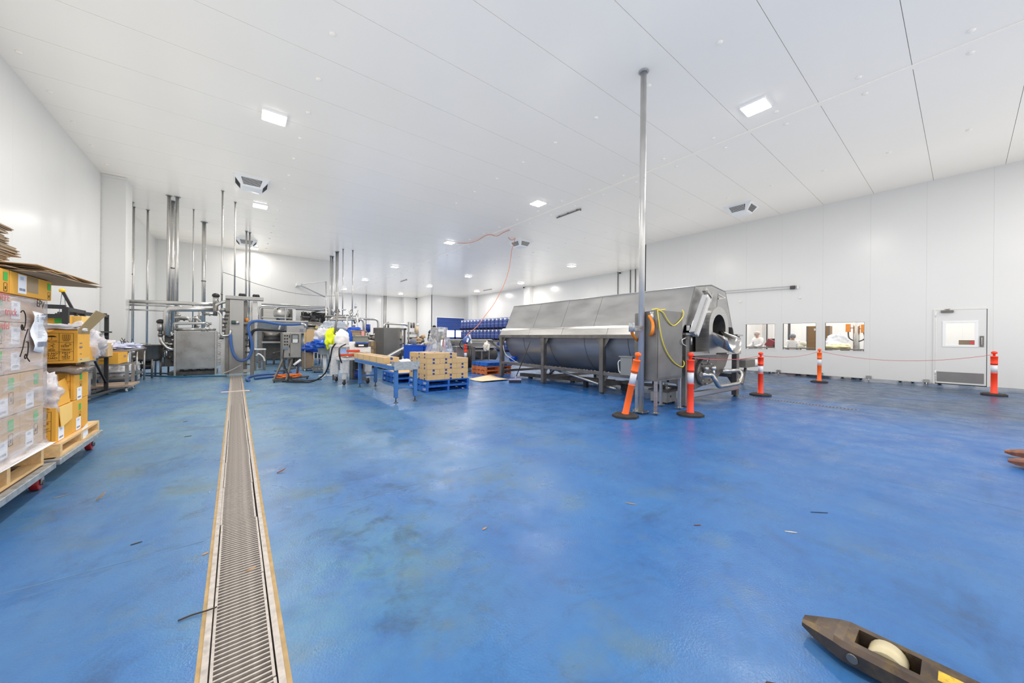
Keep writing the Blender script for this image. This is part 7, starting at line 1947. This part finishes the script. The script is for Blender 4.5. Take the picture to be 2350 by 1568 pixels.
# ================================================================ PACKING ROOM SEEN THROUGH THE WINDOWS
def person(label, x, y, zh, face, hair, lean=0.0):
    """standing worker in white, one skinned body; zh = height of the head centre"""
    s = (zh + .12) / 1.7
    t = thing('person', label, 'person', (x, y, 0)); t['group'] = 'workers in the packing room'
    f = Vector((math.cos(face), math.sin(face), 0)); l = Vector((-f.y, f.x, 0)); U = Vector((0, 0, 1))
    def J(fr, lf, z): return (f * fr + l * lf + U * z) * s
    nodes, edges, rad = [], [], []
    def n(p, r, par=None):
        nodes.append(p); rad.append(r * s)
        if par is not None: edges.append((par, len(nodes) - 1))
        return len(nodes) - 1
    pel = n(J(0, 0, .92), .13)
    wa = n(J(.02 + lean * .3, 0, 1.08), .12, pel); ch = n(J(.03 + lean * .7, 0, 1.28), .14, wa); nk = n(J(.03 + lean, 0, 1.45), .06, ch); hd = n(J(.06 + lean * 1.2, 0, 1.55), .085, nk); tp = n(J(.06 + lean * 1.25, 0, 1.64), .075, hd)
    for sd in (-1, 1):
        hp = n(J(0, sd * .1, .86), .1, pel); kn = n(J(.02, sd * .11, .48), .065, hp); an = n(J(-.02, sd * .11, .1), .045, kn); n(J(.14, sd * .12, .04), .04, an)
        sh = n(J(.03 + lean * .8, sd * .18, 1.38), .07, ch); el = n(J(.08 + lean, sd * .25, 1.12), .048, sh); wr_ = n(J(.34 + lean, sd * .16, 1.04), .032, el); pm = n(J(.41 + lean, sd * .15, 1.03), .034, wr_)
        for k in range(4):
            a_ = n(J(.46 + lean, sd * (.12 + k * .02), 1.03), .011, pm); b_ = n(J(.485 + lean - .006 * abs(k - 1), sd * (.118 + k * .021), 1.015), .009, a_); n(J(.495 + lean - .01 * abs(k - 1), sd * (.116 + k * .022), .995), .008, b_)
        a_ = n(J(.42 + lean, sd * .105, 1.02), .012, pm); n(J(.45 + lean, sd * .09, 1.0), .01, a_)
    def grow(name, m, ids, infl, sub=1):
        mp = {i: k for k, i in enumerate(ids)}
        me = bpy.data.meshes.new(name); me.from_pydata([nodes[i] for i in ids], [(mp[a], mp[b]) for a, b in edges if a in mp and b in mp], [])
        me.materials.append(m); o = bpy.data.objects.new(name, me); COL.objects.link(o); o.parent = t
        sk = o.modifiers.new('skin', 'SKIN'); sk.use_smooth_shade = True
        for k, i in enumerate(ids):
            sv = me.skin_vertices[0].data[k]; r = rad[i] + infl; sv.radius = (r * (1.35 if i in (pel, wa, ch) else 1), r); sv.use_root = (k == 0)
        sb = o.modifiers.new('s', 'SUBSURF'); sb.levels = sb.render_levels = sub
        return o
    skin = mat('skin_tone', (206, 160, 132), .5)
    grow('body', skin, list(range(len(nodes))), 0.0)
    arms = [i for i in range(len(nodes))]
    coat_ids = [pel, wa, ch, nk]; per = (len(nodes) - 6) // 2
    for sd in range(2):
        b0 = 6 + sd * per; coat_ids += [b0, b0 + 1, b0 + 4, b0 + 5, b0 + 6]
    grow('white_coat', mat('white_coat_cloth', (236, 236, 236), .8), coat_ids, .022)
    MB_ = MB()
    hc = Vector(J(.065 + lean * 1.25, 0, 1.605)) + Vector((x, y, 0))
    for sd in (-1, 1): MB_.sphere(hc + f * .088 * s + l * sd * .032 * s + U * -.02 * s, .0085 * s, 8)
    MB_.build('eyes', BLACK, t)
    m_ = MB(); m_.cyl(hc + f * .085 * s + U * -.02 * s, hc + f * .115 * s + U * -.055 * s, .006 * s, 8, .016 * s); m_.build('nose', skin, t)
    m_ = MB(); m_.obox(hc + f * .085 * s + U * -.09 * s, (.012, .04 * s, .008 * s), face); m_.build('mouth', mat('lips', (160, 96, 90), .5), t)
    m_ = MB()
    for sd in (-1, 1): m_.sphere(hc + l * sd * .092 * s + U * -.03 * s, .026 * s, 8, (.6, .6, 1.2))
    m_.build('ears', skin, t)
    m_ = MB(); m_.sphere(hc + U * .025 * s - f * .018 * s, .115 * s, 16, (1, 1, .92)); m_.build('hair_net', hair, t)
    return t
person('worker in a white coat seen behind the first window from the drum cooker', 17.3, 5.28, 1.52, PI - .5, mat('beige_hairnet', (196, 184, 178), .7), .06)
person('worker in a white coat and grey hair net behind the middle window', 17.3, 4.17, 1.40, PI + .3, mat('grey_hairnet', (122, 126, 136), .7), .12)
# benches, cabinet, boxes
t = thing('packing_table', 'steel packing bench on castors running along behind the windows', 'table', (16.6, 3.6, 0))
MB().box(16.3, 1.9, .98, 16.9, 5.75, 1.02).build('bench_top', STEELD, t)
for y in (2.1, 3.8, 5.5):
    for x in (16.35, 16.85): MB().box(x - .02, y - .02, .1, x + .02, y + .02, .98).build('leg', STEEL, t)
    caster(t, 16.35, y, BLACK, .045, .03, .12)
t = thing('brown_cabinet', 'tall brown cupboard panel seen between the second and third windows', 'cabinet', (17.3, 3.4, 0))
MB().box(17.3, 3.068, 0, 17.8, 3.714, 1.844).build('cabinet_body', mat('brown_board', (140, 106, 62), .55, var=.05), t, bevel=.01)
for py in (3.068, 3.714): MB().box(17.29, py - .02, .05, 17.31, py + .02, 1.844).build('edge_strip', STEELD, t)
MB().box(17.285, 3.455 - .05, 1.671, 17.3, 3.455 + .05, 1.754).build('handle', OFFWH, t)
t = thing('machine_post', 'round steel post with two orange boxes behind the widest window', 'post', (17.3, 2.33, 0))
y = 2.338; MB().cyl((17.3, y, 0), (17.3, y, 2.6), .09, 16).build('post', SATIN, t)
for k, (p, q) in enumerate((((17.2,2.604,1.895), (17.2,2.488,1.612)), ((17.2,2.212,1.87), (17.2,2.08,1.579)))):
    MB().box(17.15, min(p[1], q[1]), q[2], 17.35, max(p[1], q[1]), p[2]).build('orange_box', mat('orange_enclosure_%d' % k, (246, 152, 44), .4), t, bevel=.01)
    c = Vector((17.25, (p[1] + q[1]) / 2, q[2])); MB().curve([c, c + Vector((0, -.02, -.2)), c + Vector((0, (y - c.y) * .6, -.3)), Vector((17.25, y, c.z - .3))], .02, 6).build('cable', STEELK, t)
    MB().bar((17.3, (p[1] + q[1]) / 2, (p[2] + q[2]) / 2), (17.3, y, (p[2] + q[2]) / 2), .03, .03).build('arm', STEEL, t)
for i, (px, wid) in enumerate(((1760, .03), (1810, .05))):
    y = [5.656, 4.815][i]
    o = MB().cyl((19.5, y, 0), (19.5, y, CEIL - .02), wid, 10).build('room_pipe', STEELD, None); recentre(tag(o, ['thin upright pipe in the packing room behind the first window', 'thin upright pipe in the packing room behind the middle window'][i], 'pipe'))
o = MB().box(20.4, 6.128, 0, 20.7, 6.408, CEIL - .02).build('grey_pier', mat('grey_pier', (196, 192, 188), .5), None); recentre(tag(o, 'grey pier on the packing room back wall behind the first worker', 'pier'))
t = thing('red_box', 'dark red tilted tub behind the right side of the first window', 'tub', (16.9,4.765,1.168))
MB().obox((16.9,4.78,1.168), (.2, .26, .3), 0, .5).build('tub_body', mat('dark_red_plastic', (140, 24, 34), .4), t, bevel=.02); MB().obox((17.1,4.748,1.186), (.2, .3, .34)).build('black_back', BLACK, t)
for i, (px, py, s, m) in enumerate(((1902, 790, (.2, .3, .16), (238, 240, 244)), (1918, 782, (.2, .28, .26), (222, 226, 234)), (1908, 797, (.2, .4, .08), (236, 226, 170)), (1930, 796, (.2, .16, .14), (236, 226, 190)))):
    p = [(16.8,2.952,1.138), (17,2.799,1.266), (16.6,2.812,1.065), (16.7,2.556,1.071)][i]
    crumple('plastic_bag', ['white bag at the left of the widest window', 'tall stacked pale bags behind the widest window', 'flat yellowish bag on the bench behind the widest window', 'small yellowish bag by the machine post'][i], 'bag', mat('room_bag_%d' % i, m, .5), p, s, 14, .2, 80 + i)
for i, p in enumerate(((16.7,3.697,1.155), (16.7,3.735,1.04))):
    o = MB().lathe([(.08, 0), (.1, .05), (.1, .14), (.03, .16)], (p[0], p[1], p[2] - .06), n=14).build('plastic_tub', mat('cream_tub_%d' % i, (230, 226, 204), .4), None); recentre(tag(o, ['cream tub on the bench behind the middle window, upper', 'cream tub on the bench behind the middle window, lower'][i], 'tub'))
mm = MB(); mm.bar((16.5,5.461,0.978), (16.5,5.153,1.039), .06, .02); mm.bar((16.5,5.413,0.943), (16.5,5.107,0.97), .06, .02); mm; o = mm.build('steel_tray', STEELD, None); recentre(tag(o, 'flat steel trays on the bench at the left of the first window', 'tray'))
t = thing('scrap_carton', 'brown carton with a red label on a stand behind the door window', 'box', (17.3,-0.066,1.201))
MB().box(17.3, -0.224, 1.135, 17.7, 0.096, 1.345).build('carton_body', KRAFTD, t)
MB().box(17.295, -0.201, 1.228, 17.3, -0.114, 1.313).build('red_label', mat('red_label', (226, 56, 70), .5), t)
MB().box(17.35, -0.224, 0, 17.65, 0.096, 1.135).build('stand', OFFWH, t)
# what shows under the wall
pallet('orange pallet on the packing room floor seen under the wall', 17.0, 3.848, 0, 1.0, .9, .14, PORANGE, None, 'x', 5)
for i, (px, x) in enumerate(((1765, 17), (1851, 17), (1945, 17), (2080, 17), (2140, 16.5))):
    y = [4.844, 3.651, 2.457, 1.103, 0.568][i]
    t = thing('castor_frame', 'steel trolley on castors seen under the wall, %s from the left' % ['first', 'second', 'third', 'fourth', 'fifth'][i], 'trolley', (16.8, y, 0))
    MB().box(16.5, y - .2, .13, 17.0, y + .2, .17).build('frame', STEELD, t)
    for dy in (-.13, .13): caster(t, 16.6, y + dy, BLACK, .05, .03, .13, rz=.4)
o = MB().box(17.2, 5.636, 0, 17.6, 5.983, .12).build('timber_block', mat('brown_timber', (140, 104, 70), .7), None); recentre(tag(o, 'brown timber block seen under the wall by the drum cooker', 'block'))

# ================================================================ LITTER ON THE FLOOR
random.seed(77)
def scrap(label, p, L_, w, m, rz, curl=.0, cat='litter'):
    mm = MB(); R = Matrix.Rotation(rz, 3, 'Z'); n = 5; vs = []
    for i in range(n + 1):
        t = i / n - .5
        for s in (-1, 1):
            q = R @ Vector((t * L_, s * w / 2 * (1 - abs(t) * 1.2) + curl * L_ * t * t, 0)); vs.append((p[0] + q.x, p[1] + q.y, .004 + curl * .05 * (t + .5)))
    mm.add(vs, [(2 * i, 2 * i + 1, 2 * i + 3, 2 * i + 2) for i in range(n)]); o = mm.build('scrap', m, None); so = o.modifiers.new('s', 'SOLIDIFY'); so.thickness = .003
    recentre(tag(o, label, cat))
BRN, TANL, DRK = mat('brown_leaf', (110, 62, 44), .7), mat('tan_husk', (168, 132, 92), .7), mat('dark_twig', (60, 52, 46), .8)
scrap('reddish brown leaf scrap right of the drain, halfway to the tower', (0.323,3.965), .07, .03, BRN, .2, .5)
scrap('curled tan husk on the floor right of the dollies', (-0.851,4.148), .045, .03, TANL, .3, .9)
scrap('tan husk on the open blue floor in the middle', (1.323,1.989), .04, .015, TANL, .2)
scrap('small tan stick on the blue floor right of the middle', (2.44,1.599), .08, .01, TANL, -1.0)
scrap('short reddish twig lower right of the middle', (2.534,1.135), .05, .008, BRN, -.6)
scrap('pale twig on the floor below the pole', (2.954,0.71), .07, .008, KRAFTL, -.9)
scrap('thin dark stick on the floor right of the pole', (3.462,0.662), .12, .006, DRK, -.75)
scrap('small brown crumb left of the middle near the drain', (-0.498,3.146), .05, .01, DRK, .2)
scrap('dark flake on the left floor by the drain', (-0.515,6.082), .07, .02, DRK, .2)
scrap('orange flake on the left side of the drain', (-0.152,2.753), .03, .016, TANL, .4)
scrap('dark flake near the drain cover plate', (-0.635,7.143), .05, .02, DRK, .4)
scrap('brown flake on the drain grate', (0.057,2.419), .05, .012, TANL, .4)
scrap('grey shaving on the floor near the dollies', (-1.118,4.413), .08, .015, mat('grey_shaving', (130, 130, 124), .7), .5)
o = MB().curve([(*(-0.212,2.174), .006), (*(-0.166,2.176), .008), (*(-0.115,2.163), .012), (*(-0.076,2.16), .014)], .0035, 6).build('twig', DRK, None); recentre(tag(o, 'long dark twig lying from the blue floor onto the drain edge', 'litter'))


# faint steam drifting at the foot of the tower, over the end of the drain
m = bpy.data.materials.new('steam_vapour'); m.use_nodes = True; nt = m.node_tree
for n_ in list(nt.nodes):
    if n_.type == 'BSDF_PRINCIPLED': nt.nodes.remove(n_)
vol = nt.nodes.new('ShaderNodeVolumePrincipled'); vol.inputs['Color'].default_value = (.95, .93, .92, 1)
tc = nt.nodes.new('ShaderNodeTexCoord'); ns = nt.nodes.new('ShaderNodeTexNoise'); ns.inputs['Scale'].default_value = 3.0; ns.inputs['Detail'].default_value = 3
ln = nt.nodes.new('ShaderNodeVectorMath'); ln.operation = 'LENGTH'
mp = nt.nodes.new('ShaderNodeMapping'); mp.inputs['Scale'].default_value = (1 / .5, 1 / .3, 1 / .55)
r1 = nt.nodes.new('ShaderNodeMapRange'); r1.inputs['From Min'].default_value = .1; r1.inputs['From Max'].default_value = 1.0; r1.inputs['To Min'].default_value = 1; r1.inputs['To Max'].default_value = 0
r2 = nt.nodes.new('ShaderNodeMapRange'); r2.inputs['From Min'].default_value = .35; r2.inputs['From Max'].default_value = .7; r2.inputs['To Max'].default_value = 2.6
mu = nt.nodes.new('ShaderNodeMath'); mu.operation = 'MULTIPLY'
L = nt.links.new
L(tc.outputs['Object'], mp.inputs[0]); L(mp.outputs[0], ln.inputs[0]); L(ln.outputs['Value'], r1.inputs['Value']); L(tc.outputs['Object'], ns.inputs['Vector']); L(ns.outputs['Fac'], r2.inputs['Value'])
L(r1.outputs[0], mu.inputs[0]); L(r2.outputs[0], mu.inputs[1]); L(mu.outputs[0], vol.inputs['Density']); L(vol.outputs[0], nt.nodes['Material Output'].inputs['Volume'])
o = MB().sphere((0, 0, 0), 1, 16, (.5, .3, .55)).build('steam', m, None)
o.location = (-.1, 13.75, .42); tag(o, 'faint steam drifting over the end of the drain at the tower foot', 'steam', None, 'stuff')
